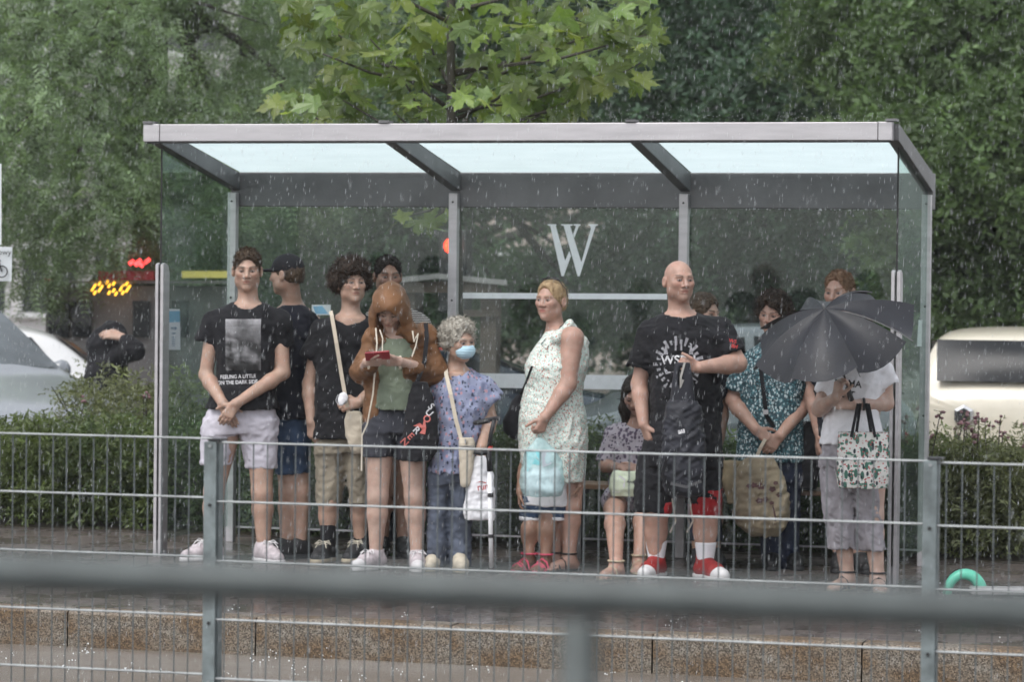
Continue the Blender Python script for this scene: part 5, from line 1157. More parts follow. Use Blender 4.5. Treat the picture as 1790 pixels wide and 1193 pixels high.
# ---------------------------------------------------------------- 5 woman in rust hooded jacket, looking at her phone
p = Person('young woman in rust brown hooded jacket looking down at her phone', [(657, 970), (729, 971)], 'pale')
p.head(682, 541, yaw=6, pitch=34, roll=-4, sc=.94, hair=(.05, .03, .02), female=True, dd=-.07); p.neck(692, 584, .03, .05)
p.torso([(580, 668, 716, .08), (610, 652, 742, .095), (700, 656, 735, .095), (740, 652, 738, .09)])
aL = p.arm((655, 592, .02), (634, 655, -.02), (641, 634, -.24), (.045, .038, .038, .026)); aR = p.arm((740, 592, .02), (758, 652, -.02), (700, 633, -.24), (.045, .038, .038, .026))
p.hand(aL[2], RG*.8 + UP*.05 + CAMW*.4, -UP*.6 - RG*.1 + CAMW*.5, UP + CAMW*.3, ((30, 35, 25),)*4, .94, thumb=(.7, .5, .2)); p.hand(aR[2], -RG*.85 + CAMW*.3 + UP*.02, -UP*.5 + CAMW*.6, UP + CAMW*.3, ((32, 38, 25),)*4, .94, thumb=(.7, .5, .2))
p.leg((663, 780), (660, 868), 0, (.088, .058, .057, .035)); p.leg((721, 780), (725, 868), 1, (.088, .058, .057, .035)); p.build_body()
p.wear('sage_top', p.tee([(592, 660, 720, .085), (625, 654, 738, .118), (660, 656, 734, .112), (715, 650, 740, .135)], None, None, (.066, .05, .045)), M['sage'])
p.wear('shorts', p.tube_pair([(704, 655, 735, .10), (735, 640, 746, .118), (756, 636, 748, .118)], [[(745, 636, 692, .10), (798, 634, 688, .098)], [(745, 690, 748, .10), (804, 694, 749, .098)]]), M['charcoal'])
S = Shape()
a, b, c = p.P(657, 590, .02), p.P(634, 650, -.01), p.P(648, 640, -.20); S.cone(p.nb - UP*.02 + FH*.02, a, .05, .062, .05); S.cone(a, b, .064, .062, .04); S.cone(b, c, .062, .042, .04)
a, b, c = p.P(742, 588, .02), p.P(760, 650, -.01), p.P(698, 638, -.20); S.cone(p.nb - UP*.02 + FH*.02, a, .05, .064, .05); S.cone(a, b, .068, .066, .04); S.cone(b, c, .066, .042, .04)
S.loft(p.st([(562, 668, 716, .07, .05), (580, 652, 738, .10, .03), (630, 642, 752, .145, .03), (690, 638, 752, .145, .03), (738, 634, 752, .14, .03)]), .04)
S.loft(p.st([(566, 671, 704, .25, -.20), (600, 664, 706, .30, -.25), (660, 658, 704, .30, -.25), (742, 657, 706, .30, -.25)]), .012, 2.2, 's')
jk = p.wear('jacket', S, M['rust'], .008, .0045, .13)
HS = Shape(); T = p.T; k = p.hs
HS.ell(T((0, .014, .028)), (.108, .128, .118), p.hR, .02); HS.ell(T((0, -.045, .030)), (.100, .085, .112), p.hR, .03); HS.ell(T((0, .06, -.075)), (.115, .10, .085), p.hR, .05)
HS.ell(T((0, -.02, -.09)), (.098, .075, .07), p.hR, .05)
HS.cone(T((0, -.085, .085)), T((0, .03, .10)), .045, .055, .05)
for q_, e_ in ((-1, p.P(664, 590, -.07)), (1, p.P(722, 588, -.06))): HS.cone(T((q_*.078, -.045, -.03)), e_, .040, .050, .05)
HS.cone(p.P(668, 590, .02), p.P(724, 586, .02), .06, .06, .05)
HS.ell(T((0, -.085, -.03)), (.070, .15, .108), p.hR, .012, 's'); HS.cone(T((0, -.10, -.06)), p.P(690, 610, -.16), .062, .05, .012, None, 's')
p_h = sdf_obj('hood', HS, .0055, M['rust'], jk, disp=lambda P: .004*wob(P, .08, 4) - .003*(1 - 2*np.abs(wob(P, .12, 8))))
MB().tube([T((0, -.128, .085)), T((0, -.10, .128)), T((0, -.03, .150)), T((0, .05, .138)), T((0, .115, .09)), T((0, .135, .02))], .0028, 6).build('hood_seam', M['rust_dark'], jk, True)
p.hair_cap(H_BROWN, .004, .0, -.05, -.06, .05, .004, .02, 60, .03)
mb = MB(); mb.tube([p.P(657, 574, -.12), p.P(659, 600, -.17), p.P(656, 640, -.19), p.P(652, 690, -.15), p.P(642, 742, -.14), p.P(633, 762, -.13), p.P(632, 824, -.12)], .0045, 6).build('drawstring', M['cord'], jk)
MB().tube([p.P(664, 577, -.15), p.P(669, 592, -.17), p.P(668, 622, -.18)], .004, 6).build('drawstring', M['cord'], jk); MB().tube([p.P(721, 579, -.13), p.P(724, 598, -.16), p.P(727, 590, -.16), p.P(731, 583, -.15), p.P(727, 605, -.16), p.P(720, 624, -.17)], .004, 6).build('drawstring', M['cord'], jk)
for q, (w0, w1) in enumerate((((642, 622, -.215), (647, 652, -.215)), ((700, 620, -.215), (698, 649, -.215)))):
    cc = (p.P(*w0) + p.P(*w1))/2; MB().lathe(cc - RG*.006, [(.036, 0), (.040, .004), (.040, .012), (.036, .016)], 14, RG).build('cuff', M['cord'], jk, smooth=True)
p.shoe(0, 38, M['pink_shoe'], M['white_shoe'], 1.0, .01, toe=M['white_shoe'], laces=M['white_shoe']); p.shoe(1, -4, M['pink_shoe'], M['white_shoe'], 1.0, .01, toe=M['white_shoe'], laces=M['white_shoe'])
P5 = p
# ---------------------------------------------------------------- 6 older woman with mask and crutch
p = Person('grey haired woman in blue face mask and lavender floral blouse leaning on a crutch', [(760, 970), (803, 972)], 'fair')
p.head(803, 598, yaw=-38, pitch=6, roll=5, sc=.95, hair=(.25, .23, .2), female=True, dd=-.03); p.neck(797, 650, .03, .05)
p.torso([(650, 775, 825, .09), (690, 764, 848, .12), (780, 760, 836, .13), (840, 755, 826, .13)])
aL = p.arm((772, 680, .02), (762, 745, .05), (770, 800, -.02), (.055, .045, .045, .03)); aR = p.arm((842, 678, 0), (855, 735, .03), (842, 782, -.12), (.055, .045, .046, .031))
p.hand(aL[2], -UP, CAMW, RG); p.hand(aR[2], -UP*.75 - RG*.05 + CAMW*.3, RG*.6 + CAMW*.7, -RG + CAMW, ((50, 55, 35),)*4, .95)
p.leg((772, 835), (767, 905), 0, (.075, .045, .042, .034), 0); p.leg((808, 835), (805, 905), 1, (.075, .045, .042, .034), 0); p.build_body()
p.wear('floral_blouse', p.tee([(645, 778, 824, .08), (660, 768, 838, .10), (700, 760, 850, .135), (760, 758, 842, .145), (800, 752, 832, .145), (826, 749, 826, .14)], (p.P(772, 680, .02), p.P(764, 722, .03), .07, .078), (p.P(842, 680, 0), p.P(856, 697, .01), .066, .078), (.072, .02, .03)), M['lavender'], fold=.006)
p.wear('jeans', p.tube_pair([(800, 752, 828, .135), (845, 750, 828, .13)], [[(832, 750, 788, .115), (920, 748, 784, .085), (990, 745, 778, .078)], [(832, 786, 828, .115), (920, 784, 824, .085), (988, 788, 822, .078)]]), M['denim_grey'], fold=.006)
p.hair_cap(H_GREY, .010, .012, -.055, -.045, .066, .007, .02, 2200, .028, spheres=(120, .026, 1.16, -.5), sdir=(0, 0, 0))
S = Shape(); S.ell(p.T((0, -.058, -.050)), (.060, .052, .046), p.hR, .02); S.ell(p.T((0, -.085, -.035)), (.035, .030, .030), p.hR, .03); S.cut(p.hax[1], p.T((0, -.036, 0))); S.cut(p.hax[2], p.T((0, 0, -.012)))
mk = sdf_obj('face_mask', S, .004, M['mask'], p.root, disp=lambda P: .0012*np.sin((P[2])*420))
for q in (-1, 1): MB().tube([p.T((q*.054, -.045, -.03)), p.T((q*.075, -.015, -.01)), p.T((q*.08, .015, .005))], .0018, 5).build('ear_loop', M['white_cloth'], mk)
p.shoe(0, 8, M['cream_shoe'], M['beige'], .98); p.shoe(1, -6, M['cream_shoe'], M['beige'], .98)
P6 = p
# ---------------------------------------------------------------- 7 woman in white printed dress
p = Person('blond woman in sleeveless white printed dress with sunglasses on her head', [(970, 970), (995, 972)], 'pink')
p.head(963, 527, yaw=34, pitch=-3, sc=.99, hair=(.25, .17, .09), female=True, lips=(.45, .15, .12)); p.neck(973, 584, .02, .052)
p.torso([(575, 955, 992, .07), (588, 946, 1008, .09), (610, 936, 1020, .12), (645, 922, 1024, .15), (690, 922, 1016, .14), (760, 915, 1020, .15)])
aL = p.arm((1000, 592, -.10), (993, 672, -.15), (953, 730, -.22), (.066, .048, .046, .030)); aR = p.arm((962, 604, .14), (942, 672, .16), (936, 735, .08), (.05, .044, .044, .03))
p.hand(aL[2], -UP*.85 - RG*.35, CAMW*.8 + RG*.5, -RG + CAMW*.2, ((55, 60, 40),)*4, .95); p.hand(aR[2], -UP, CAMW, -RG)
p.leg((968, 835), (970, 885), 0, (.082, .058, .056, .038)); p.leg((998, 835), (998, 885), 1, (.082, .058, .056, .038)); p.foot(0, 62, .95); p.foot(1, 55, .95); p.build_body()
S = Shape(); S.loft(p.st([(573, 962, 1002, .06), (582, 952, 1012, .09), (595, 944, 1024, .115), (615, 930, 1028, .135), (640, 918, 1027, .165), (665, 919, 1021, .16), (690, 914, 1016, .155), (730, 908, 1024, .17), (770, 907, 1027, .175), (841, 912, 1020, .17)]), .04, 2.2)
S.cone(p.P(996, 566, -.05), p.P(972, 592, -.12), .020, .028, .02); S.cone(p.P(996, 566, -.05), p.P(1022, 600, .04), .020, .022, .02); S.ell(p.P(1004, 604, -.17), (.062, .10, .10), None, .012, 's')
dr = p.wear('dress', S, M['dress'], fold=.005)
def upd(S_, E, T): E((0, .088, .050), (.036, .034, .034), .02)
p.hair_cap(H_BLOND, .006, .006, -.055, -.015, .070, .0015, .02, 500, .022, extra=upd, sdir=(0, .9, .0), sw=.0012)
sg = MB()
for q in (-1, 1): sg.tube([p.T((q*.012, -.035, .134)), p.T((q*.05, -.03, .126)), p.T((q*.058, -.005, .122)), p.T((q*.03, .0, .137)), p.T((q*.012, -.015, .141))], .005, 6); sg.tube([p.T((q*.06, -.01, .118)), p.T((q*.085, .03, .07)), p.T((q*.083, .05, .03))], .003, 5)
sg.tube([p.T((-.012, -.03, .14)), p.T((.012, -.03, .14))], .004, 5).build('sunglasses', M['black'], p.root)
def sandal(p, i, yaw, mat, sole, sc=.95):
    c = p.pts[i]; yw = math.radians(yaw); f = -FH*math.cos(yw) - _R0*math.sin(yw); g = V(c[0], c[1], 0); w = np.cross(f, UP)
    S2 = Shape(); S2.cone(g - f*.045*sc + UP*.004, g + f*.10*sc + UP*.004, .036*sc, .046*sc, .02); S2.cone(g + f*.10*sc + UP*.004, g + f*.155*sc + UP*.004, .046*sc, .036*sc, .02); S2.cut((0, 0, 1), g + UP*.012); S2.cut((0, 0, -1), g + UP*.001)
    o = sdf_obj('sandal', S2, .005, sole, p.root); mb = MB()
    for a_, hh in ((.055, .062), (.10, .042), (.125, .036)): mb.tube([g + f*a_*sc + w*.047 + UP*.01, g + f*a_*sc + w*.03 + UP*hh*.9, g + f*a_*sc + UP*(hh + .012), g + f*a_*sc - w*.03 + UP*hh*.9, g + f*a_*sc - w*.047 + UP*.01], .0065, 6)
    mb.tube([c + UP*.012 + (f*math.cos(t) + w*math.sin(t))*.045 for t in np.linspace(0, 2*PI, 13)], .006, 6); mb.build('sandal_strap', mat, o); return o
sandal(p, 0, 62, M['sandal'], M['sandal']); sandal(p, 1, 55, M['sandal'], M['sandal'])
MB().tube([p.P(975, 578, -.03), p.P(968, 590, -.08), p.P(955, 612, -.13), p.P(946, 602, -.10), p.P(960, 585, -.05)], .0022, 5).build('pendant_cord', M['black'], p.root)
P7 = p
# ---------------------------------------------------------------- 8 child behind the dress
p = Person('child in denim shorts and pink sandals half hidden behind the white dress', [(925, 972), (954, 973)], 'tan', back=.04)
p.head(962, 700, yaw=10, pitch=8, sc=.9, hair=(.03, .02, .014), female=True); p.neck(960, 744, .02, .038); p.torso([(745, 942, 978, .06), (770, 930, 990, .075), (870, 926, 990, .08), (890, 926, 990, .085)])
aL = p.arm((930, 768, .02), (915, 820, .02), (908, 862, -.04), (.034, .028, .028, .02)); aR = p.arm((990, 768, .02), (1008, 815, .02), (1012, 850, -.03), (.034, .028, .028, .02)); p.hand(aL[2], -UP, -RG, CAMW, sc=.7); p.hand(aR[2], -UP - RG*.3, RG, CAMW, sc=.7)
p.leg((938, 885), (925, 925), 0, (.055, .042, .042, .03)); p.leg((965, 885), (957, 925), 1, (.055, .042, .042, .03)); p.foot(0, 45, .72); p.foot(1, 30, .72); p.build_body(hf=.005)
p.wear('white_top', p.tee([(742, 946, 976, .055), (756, 932, 988, .075), (800, 928, 990, .085), (884, 910, 994, .10)], (p.P(931, 768, .02), p.P(922, 794, .02), .04, .045), (p.P(989, 768, .02), p.P(1000, 794, .02), .04, .045), (.046, .02, .01)), M['white_cloth'])
p.wear('denim_shorts', p.tube_pair([(868, 912, 992, .092), (890, 911, 992, .09)], [[(880, 911, 951, .07), (906, 908, 946, .068)], [(880, 950, 992, .07), (906, 950, 988, .068)]]), M['denim'])
for xl, xr in ((907, 947), (949, 989)): 
    S = Shape(); S.loft(p.st([(903, xl, xr, .072), (910, xl, xr, .072)])); sdf_obj('hem_band', S, .006, M['white_cloth'], p.root)
p.hair_cap(H_BROWN, .008, .006, -.06, -.05, .06, .004, .02, 150, .02)
M['pink'] = pm('pink_strap', (.5, .07, .12), .6)
sandal(p, 0, 45, M['pink'], M['pink'], .75); sandal(p, 1, 30, M['pink'], M['pink'], .75)
# ---------------------------------------------------------------- 9 seated girl with long dark hair
Db = float(Py(1090, 850, 18.12) @ FH)
p = Person('seated young woman with long dark hair and grey floral blouse on the shelter bench', [(1077, 985), (1118, 975)], 'pink', D=Db)
dF = lambda i: p.pts[i] @ FH - p.D
p.head(1112, 690, yaw=14, pitch=30, sc=.94, hair=(.015, .01, .008), female=True, dd=-.10); p.neck(1114, 736, 0, .045); p.torso([(735, 1094, 1134, .07), (760, 1070, 1152, .09), (850, 1074, 1150, .11), (868, 1068, 1156, .12)])
aL = p.arm((1073, 758, 0), (1058, 815, -.05), (1083, 818, -.27), (.044, .036, .036, .025)); aR = p.arm((1150, 758, 0), (1160, 815, -.05), (1118, 820, -.27), (.044, .036, .036, .025))
p.hand(aL[2], RG*.9 + CAMW*.3, UP + CAMW*.3, CAMW, ((30, 40, 30),)*4, .92); p.hand(aR[2], -RG*.9 + CAMW*.2 - UP*.1, UP*.5 + CAMW*.8, UP, ((30, 40, 30),)*4, .92)
p.leg((1090, 868, -.05), (1074, 890, -.50), 0, (.082, .060, .057, .036)); p.leg((1132, 868, -.05), (1128, 888, -.50), 1, (.082, .060, .057, .036)); p.foot(0, 35, .92); p.foot(1, 5, .92); p.build_body()
p.wear('floral_blouse', p.tee([(732, 1098, 1130, .065), (746, 1080, 1146, .085), (790, 1070, 1154, .11), (872, 1062, 1160, .13)], (p.P(1074, 760, 0), p.P(1059, 806, -.03), .052, .056), (p.P(1149, 760, 0), p.P(1160, 806, -.03), .052, .056), (.06, .02, .02)), M['purple_floral'])
S = Shape(); S.loft(p.st([(850, 1060, 1160, .13), (884, 1058, 1160, .14)])); S.cone(p.P(1090, 868, -.05), p.P(1078, 878, -.36), .098, .092, .04); S.cone(p.P(1132, 868, -.05), p.P(1128, 878, -.36), .098, .092, .04); S.ell(p.P(1076, 888, -.50), (.12, .12, .12), None, .01, 's'); S.ell(p.P(1128, 888, -.50), (.11, .11, .11), None, .01, 's'); p.wear('skirt', S, M['purple_floral'])
def longh(S_, E, T):
    for q, o in ((-1, .0), (1, .0)):
        S_.cone(T((q*.06, .01, .02)), T((q*.080, -.015, -.10)), .030, .032, .03); S_.cone(T((q*.080, -.015, -.10)), T((q*.07, -.06, -.28)), .032, .022, .03)
    S_.cone(T((0, .06, 0)), T((0, .06, -.22)), .06, .05, .03)
p.hair_cap(H_DARK, .010, .006, -.09, -.09, .060, .004, .02, 200, .04, extra=longh)
sandal(p, 0, 35, M['beige'], M['beige'], .92); sandal(p, 1, 5, M['beige'], M['beige'], .92)
S = Shape()
for j in range(4): 
    e = p.P(1076 + j*3, 815 + j*2.5, -.40)
P9 = p
# ---------------------------------------------------------------- 10 bald man
p = Person('bald man in black T-shirt with white emblem, black shorts and red shoes', [(1147, 982), (1233, 985)], 'pink')
p.head(1187, 492, yaw=-20, pitch=-2, sc=1.02, hair=(.10, .065, .045), stubble=.22); p.neck(1188, 552, .03, .064)
p.torso([(552, 1160, 1214, .09), (585, 1132, 1262, .12), (680, 1138, 1254, .13), (760, 1134, 1258, .14), (800, 1130, 1256, .14)])
aL = p.arm((1136, 583, .02), (1117, 672, .03), (1125, 742, -.06), (.056, .044, .045, .031)); aR = p.arm((1260, 578, .02), (1290, 636, -.06), (1222, 643, -.24), (.058, .050, .052, .033))
p.hand(aL[2], -UP*.9 + RG*.3, -RG + CAMW*.5, CAMW + RG*.3, ((25, 35, 25),)*4); p.hand(aR[2], -RG*.75 + UP*.1 + CAMW*.1, CAMW*.8 - UP*.2, UP*.9 - RG*.2, ((60, 65, 40),)*4, thumb=(.75, .6, .2))
p.leg((1158, 830), (1146, 905), 0, (.10, .066, .064, .042)); p.leg((1226, 830), (1233, 908), 1, (.10, .066, .064, .042)); p.build_body()
top = p.wear('t_shirt', p.tee([(545, 1164, 1212, .07), (556, 1146, 1238, .098), (585, 1130, 1264, .13), (650, 1136, 1258, .145), (720, 1138, 1258, .15), (790, 1129, 1261, .168)], (p.P(1136, 584, .02), p.P(1119, 640, .02), .066, .074), (p.P(1259, 578, .02), p.P(1279, 616, -.03), .068, .078), (.078, .032, .02)), M['tee_black'], fold=.006)
p.wear('shorts', p.tube_pair([(772, 1126, 1258, .15), (812, 1120, 1260, .15)], [[(795, 1118, 1192, .12), (850, 1110, 1182, .12), (893, 1108, 1174, .118)], [(795, 1186, 1260, .12), (850, 1196, 1262, .12), (880, 1200, 1260, .118)]]), M['tee_black'], fold=.006)
S = Shape(); S.loft(p.st([(855, 1202, 1263, .122), (902, 1204, 1260, .12)])); rp = p.wear('shorts_panel', S, M['red_short'], fold=.003); S = Shape(); S.loft(p.st([(878, 1150, 1178, .112), (898, 1148, 1174, .11)])); p.wear('shorts_panel', S, M['red_short'], fold=.003)
for i in (0, 1):
    k_ = p.sock(i, .118, M['white_cloth'], .062)
p.shoe(0, 22, M['red_shoe'], M['white_shoe'], 1.16, .03, toe=M['white_shoe']); p.shoe(1, -26, M['red_shoe'], M['white_shoe'], 1.16, .03, toe=M['white_shoe'])
bv = bvh_of(top); fx = 1188
ring = []
for k_ in range(26):
    a = PI*2*k_/26; r0, r1 = (30, 44) if k_ % 2 else (32, 39)
    w_ = .055; pts = [(fx-2 + math.cos(a-w_)*r0*1.0, 637 - math.sin(a-w_)*r0*1.12), (fx-2 + math.cos(a-w_*1.1)*r1, 637 - math.sin(a-w_*1.1)*r1*1.12), (fx-2 + math.cos(a+w_*1.1)*r1, 637 - math.sin(a+w_*1.1)*r1*1.12), (fx-2 + math.cos(a+w_)*r0, 637 - math.sin(a+w_)*r0*1.12)]
    decal('sun_ray', pts, [(0, 1, 2, 3)], bv, M['print_grey'], top)
decal_text('lettering', 'WSBH', 1186, 630, 21, bv, M['print_white'], top, -1, .02, 1.05)
decal_text('lettering', '11', 1186, 606, 22, bv, M['print_grey'], top, 0, .03, .9)
for dx in (-1, 1): decal('emblem', [(1186 + dx*26, 620), (1186 + dx*22, 600), (1186 + dx*18, 620)], [(0, 1, 2)], bv, M['print_grey'], top); decal('emblem', [(1186 + dx*8, 650), (1186 + dx*26, 645), (1186 + dx*22, 655)], [(0, 1, 2)], bv, M['print_grey'], top)
decal_text('lettering', 'WS', 1281, 597, 9, bv, M['print_red'], top, 12, .03); decal_text('lettering', 'BH', 1284, 606, 9, bv, M['print_red'], top, 12, .03)
P10 = p
# ---------------------------------------------------------------- 11 hidden person behind
p = Person('person with dark brown hair almost hidden behind the bald man', [(1222, 966), (1248, 966)], 'fair')
p.head(1230, 549, yaw=-50, pitch=6, sc=.96, hair=(.03, .02, .013)); p.neck(1226, 600, .02); p.torso([(602, 1206, 1246, .08), (640, 1190, 1262, .1), (760, 1196, 1256, .1), (800, 1196, 1256, .11)])
aL = p.arm((1194, 640, .02), (1190, 710, .03), (1194, 770, 0)); aR = p.arm((1258, 640, .02), (1262, 710, .03), (1258, 770, 0)); p.hand(aL[2], -UP, -RG, CAMW); p.hand(aR[2], -UP, RG, CAMW)
p.leg((1210, 810), (1220, 880), 0); p.leg((1242, 810), (1246, 880), 1); p.build_body(.012, .005, .006)
p.wear('dark_top', p.tee([(598, 1212, 1242, .065), (612, 1196, 1256, .09), (660, 1190, 1262, .11), (800, 1192, 1260, .12)], (p.P(1195, 640, .02), p.P(1191, 690, .03), .056, .064), (p.P(1257, 640, .02), p.P(1262, 690, .03), .056, .064)), M['tee_navy'], .011)
p.wear('trousers', p.tube_pair([(790, 1192, 1258, .118), (830, 1192, 1258, .118)], [[(815, 1192, 1228, .1), (945, 1208, 1236, .07)], [(815, 1224, 1258, .1), (945, 1236, 1262, .07)]]), M['denim_navy'], .011)
p.hair_cap(H_BROWN, .010, .012, -.05, -.02, .064, .005, .02, 200, .02); p.shoe(0, 10, M['black_shoe'], M['black']); p.shoe(1, -10, M['black_shoe'], M['black'])
# ---------------------------------------------------------------- 12 woman in teal print top
p = Person('curly haired woman in teal patterned top with hands clasped over a beige tote', [(1352, 968), (1384, 968)], 'pink')
p.head(1351, 551, yaw=24, pitch=6, roll=-6, sc=.97, hair=(.03, .02, .013), female=True); p.neck(1354, 604, .03, .05); p.torso([(606, 1328, 1380, .09), (640, 1302, 1404, .12), (740, 1306, 1400, .14), (800, 1296, 1402, .14)])
aL = p.arm((1300, 645, 0), (1281, 702, .0), (1322, 752, -.22), (.058, .046, .046, .030)); aR = p.arm((1402, 645, 0), (1410, 702, .0), (1364, 762, -.22), (.058, .046, .046, .030))
p.hand(aL[2], RG*.75 - UP*.55 + CAMW*.1, CAMW + UP*.3, UP + RG*.5, ((35, 45, 30),)*4, .95); p.hand(aR[2], -RG*.6 - UP*.75, CAMW, -RG + UP*.2, ((18, 30, 20),)*4, .95)
p.leg((1350, 815), (1350, 890), 0, (.075, .045, .042, .034), 0); p.leg((1384, 815), (1382, 890), 1, (.075, .045, .042, .034), 0); p.build_body()
p.wear('patterned_top', p.tee([(600, 1330, 1378, .075), (613, 1312, 1396, .10), (650, 1298, 1406, .135), (700, 1296, 1402, .145), (760, 1290, 1404, .15), (806, 1288, 1406, .155)], (p.P(1301, 645, 0), p.P(1288, 680, .0), .066, .072), (p.P(1401, 645, 0), p.P(1408, 678, .0), .066, .072), (.074, .02, .03)), M['teal'], fold=.005)
p.wear('jeans', p.tube_pair([(790, 1294, 1404, .145), (840, 1296, 1402, .14)], [[(825, 1300, 1362, .12), (920, 1328, 1366, .088), (1004, 1336, 1366, .075)], [(825, 1352, 1402, .12), (920, 1360, 1396, .088), (1004, 1366, 1394, .075)]]), M['denim_navy'], fold=.006)
p.hair_cap(H_CURL, .010, .012, -.055, -.04, .072, .008, .02, 2000, .028, spheres=(110, .028, 1.16, -.5), sdir=(0, 0, 0)); p.shoe(0, 8, M['black_shoe'], M['black']); p.shoe(1, -8, M['black_shoe'], M['black'])
P12 = p
# ---------------------------------------------------------------- 13 ginger man behind the umbrella
p = Person('short haired ginger man looking over the top of the dark umbrella', [(1468, 972), (1502, 974)], 'pink')
p.head(1467, 512, yaw=30, pitch=4, sc=1.02, hair=(.14, .08, .05)); p.neck(1472, 570, .03); p.torso([(572, 1448, 1498, .09), (610, 1424, 1524, .11), (740, 1432, 1514, .11), (790, 1430, 1514, .12)])
aL = p.arm((1428, 606, .02), (1420, 690, .03), (1430, 755, -.03)); aR = p.arm((1520, 606, .02), (1530, 690, .05), (1524, 755, .02)); p.hand(aL[2], -UP, -RG, CAMW); p.hand(aR[2], -UP, RG, CAMW)
p.leg((1452, 790), (1460, 875), 0); p.leg((1498, 790), (1500, 875), 1); p.build_body(.012, .0035, .006)
p.wear('t_shirt', p.tee([(562, 1452, 1492, .07), (575, 1434, 1512, .096), (620, 1422, 1524, .12), (780, 1428, 1518, .13)], (p.P(1429, 606, .02), p.P(1421, 660, .02), .06, .068), (p.P(1519, 606, .02), p.P(1528, 660, .03), .06, .068), (.068, .035, .01)), M['tee_navy'], .011)
p.wear('shorts', p.tube_pair([(768, 1428, 1516, .122), (815, 1428, 1516, .12)], [[(800, 1430, 1474, .1), (890, 1438, 1480, .09)], [(800, 1470, 1516, .1), (890, 1480, 1520, .09)]]), M['charcoal'], .011)
p.hair_cap(H_GING, .004, .008, -.045, -.005, .074, .003, .015, 2200, .013, sdir=(0, -.2, .4), sw=.002); p.shoe(0, 10, M['black_shoe'], M['black']); p.shoe(1, -10, M['black_shoe'], M['black'])
# ---------------------------------------------------------------- 14 woman in white T-shirt under the umbrella
p = Person('woman in white lettered T-shirt and grey capri trousers, her head behind the umbrella', [(1481, 1004), (1534, 1006)], 'pale')
p.head(1500, 582, yaw=20, pitch=6, sc=.96, hair=(.06, .04, .025), female=True); p.neck(1502, 632, .02, .046); p.torso([(632, 1478, 1526, .08), (662, 1452, 1546, .11), (740, 1452, 1534, .11), (785, 1442, 1540, .11)])
aL = p.arm((1454, 655, .0), (1432, 716, -.02), (1462, 694, -.30), (.048, .040, .040, .027)); aR = p.arm((1545, 652, 0), (1549, 706, .0), (1492, 708, -.24), (.048, .040, .041, .027))
p.hand(aL[2], UP*.7 - CAMW*-.2 + RG*.1, -RG*.6 + CAMW*.4, RG + CAMW*.3, ((60, 60, 40),)*4, .93); p.hand(aR[2], -RG*.9 + UP*.1, CAMW + UP*.2, UP, ((55, 60, 40),)*4, .93)
p.leg((1464, 800), (1470, 900), 0, (.095, .062, .055, .037)); p.leg((1522, 800), (1524, 902), 1, (.095, .062, .055, .037)); p.foot(0, 38, .95); p.foot(1, 0, .95); p.build_body()
top = p.wear('white_t_shirt', p.tee([(626, 1480, 1524, .07), (638, 1464, 1540, .095), (670, 1450, 1546, .13), (695, 1449, 1537, .15), (730, 1442, 1536, .14), (776, 1434, 1548, .162)], (p.P(1455, 655, 0), p.P(1444, 684, .0), .058, .064), (p.P(1544, 652, 0), p.P(1550, 668, .0), .056, .066), (.066, .02, .025)), M['white_cloth'], fold=.004)
p.wear('capri_trousers', p.tube_pair([(768, 1442, 1540, .128), (812, 1435, 1540, .14)], [[(800, 1435, 1490, .12), (880, 1438, 1490, .105), (958, 1450, 1496, .095)], [(800, 1486, 1541, .12), (880, 1490, 1540, .105), (960, 1501, 1546, .095)]]), M['capri'], fold=.007, fs=.09)
p.hair_cap(H_BROWN, .010, .008, -.06, -.05, .062, .004, .02, 150, .02)
bv = bvh_of(top); decal_text('lettering', 'MAMA', 1482, 671, 17, bv, M['ink_black'], top, 6, .02, .98); decal_text('lettering', 'BEST', 1477, 690, 17, bv, M['ink_black'], top, 5, .02, .95); decal_text('lettering', '& ME', 1462, 705, 13, bv, M['ink_black'], top, 5, .02)
sandal(p, 0, 38, M['black'], M['beige'], .95); sandal(p, 1, 0, M['black'], M['beige'], .95)
MB().lathe(p.P(1508, 707, -.20), [(.034, 0), (.036, .006), (.034, .012)], 12, RG).build('bracelet', M['black'], p.root)
P14 = p
# ---------------------------------------------------------------- 15 hunched figure running through the rain
p = Person('hunched person in black hooded jacket shielding the head, beyond the hedge', [(190, 700), (205, 700)], 'fair', D=24.0, group='x'); del p.root['group']
p.pts = [PD(180, 840, 24.0), PD(212, 840, 24.0)]
for q in p.pts: q[2] = -.09
p.root.location = (p.pts[0][0], p.pts[0][1], -.17); WM[p.root.name] = Matrix.Translation(p.root.location)
p.head(196, 597, yaw=-70, pitch=30, sc=1.0); p.neck(188, 618, .03); p.torso([(620, 172, 208, .1), (650, 160, 218, .13), (720, 165, 215, .13)])
a1 = p.arm((214, 622, -.12), (236, 616, -.25), (214, 590, -.2)); a2 = p.arm((172, 632, .05), (165, 670, .05), (185, 690, -.05)); p.hand(a1[2], -RG*.9 + UP*.2, CAMW + UP, UP + CAMW*.2, (15, 20, 15), 1.15)
p.leg((178, 730), (182, 790), 0); p.leg((202, 730), (208, 790), 1); p.build_body(.014, .006, .006)
S = Shape(); S.ell(p.T((0, .02, .02)), (.105, .125, .125), p.hR, .03); S.ell(p.T((0, .05, -.08)), (.13, .12, .11), p.hR, .05); S.ell(p.T((0, -.115, -.02)), (.075, .08, .09), p.hR, .02, 's')
S.loft(p.st([(612, 178, 208, .10), (630, 162, 222, .16), (660, 153, 222, .18), (720, 158, 220, .18)]), .06); S.cone(p.P(208, 622, -.12), p.P(234, 614, -.25), .08, .07, .05); S.cone(p.P(234, 614, -.25), p.P(222, 598, -.22), .068, .055, .04); S.cone(p.P(172, 632, .05), p.P(163, 672, .05), .08, .07, .05)
p.wear('hooded_jacket', S, M['tee_black'], .013, .008, .12)
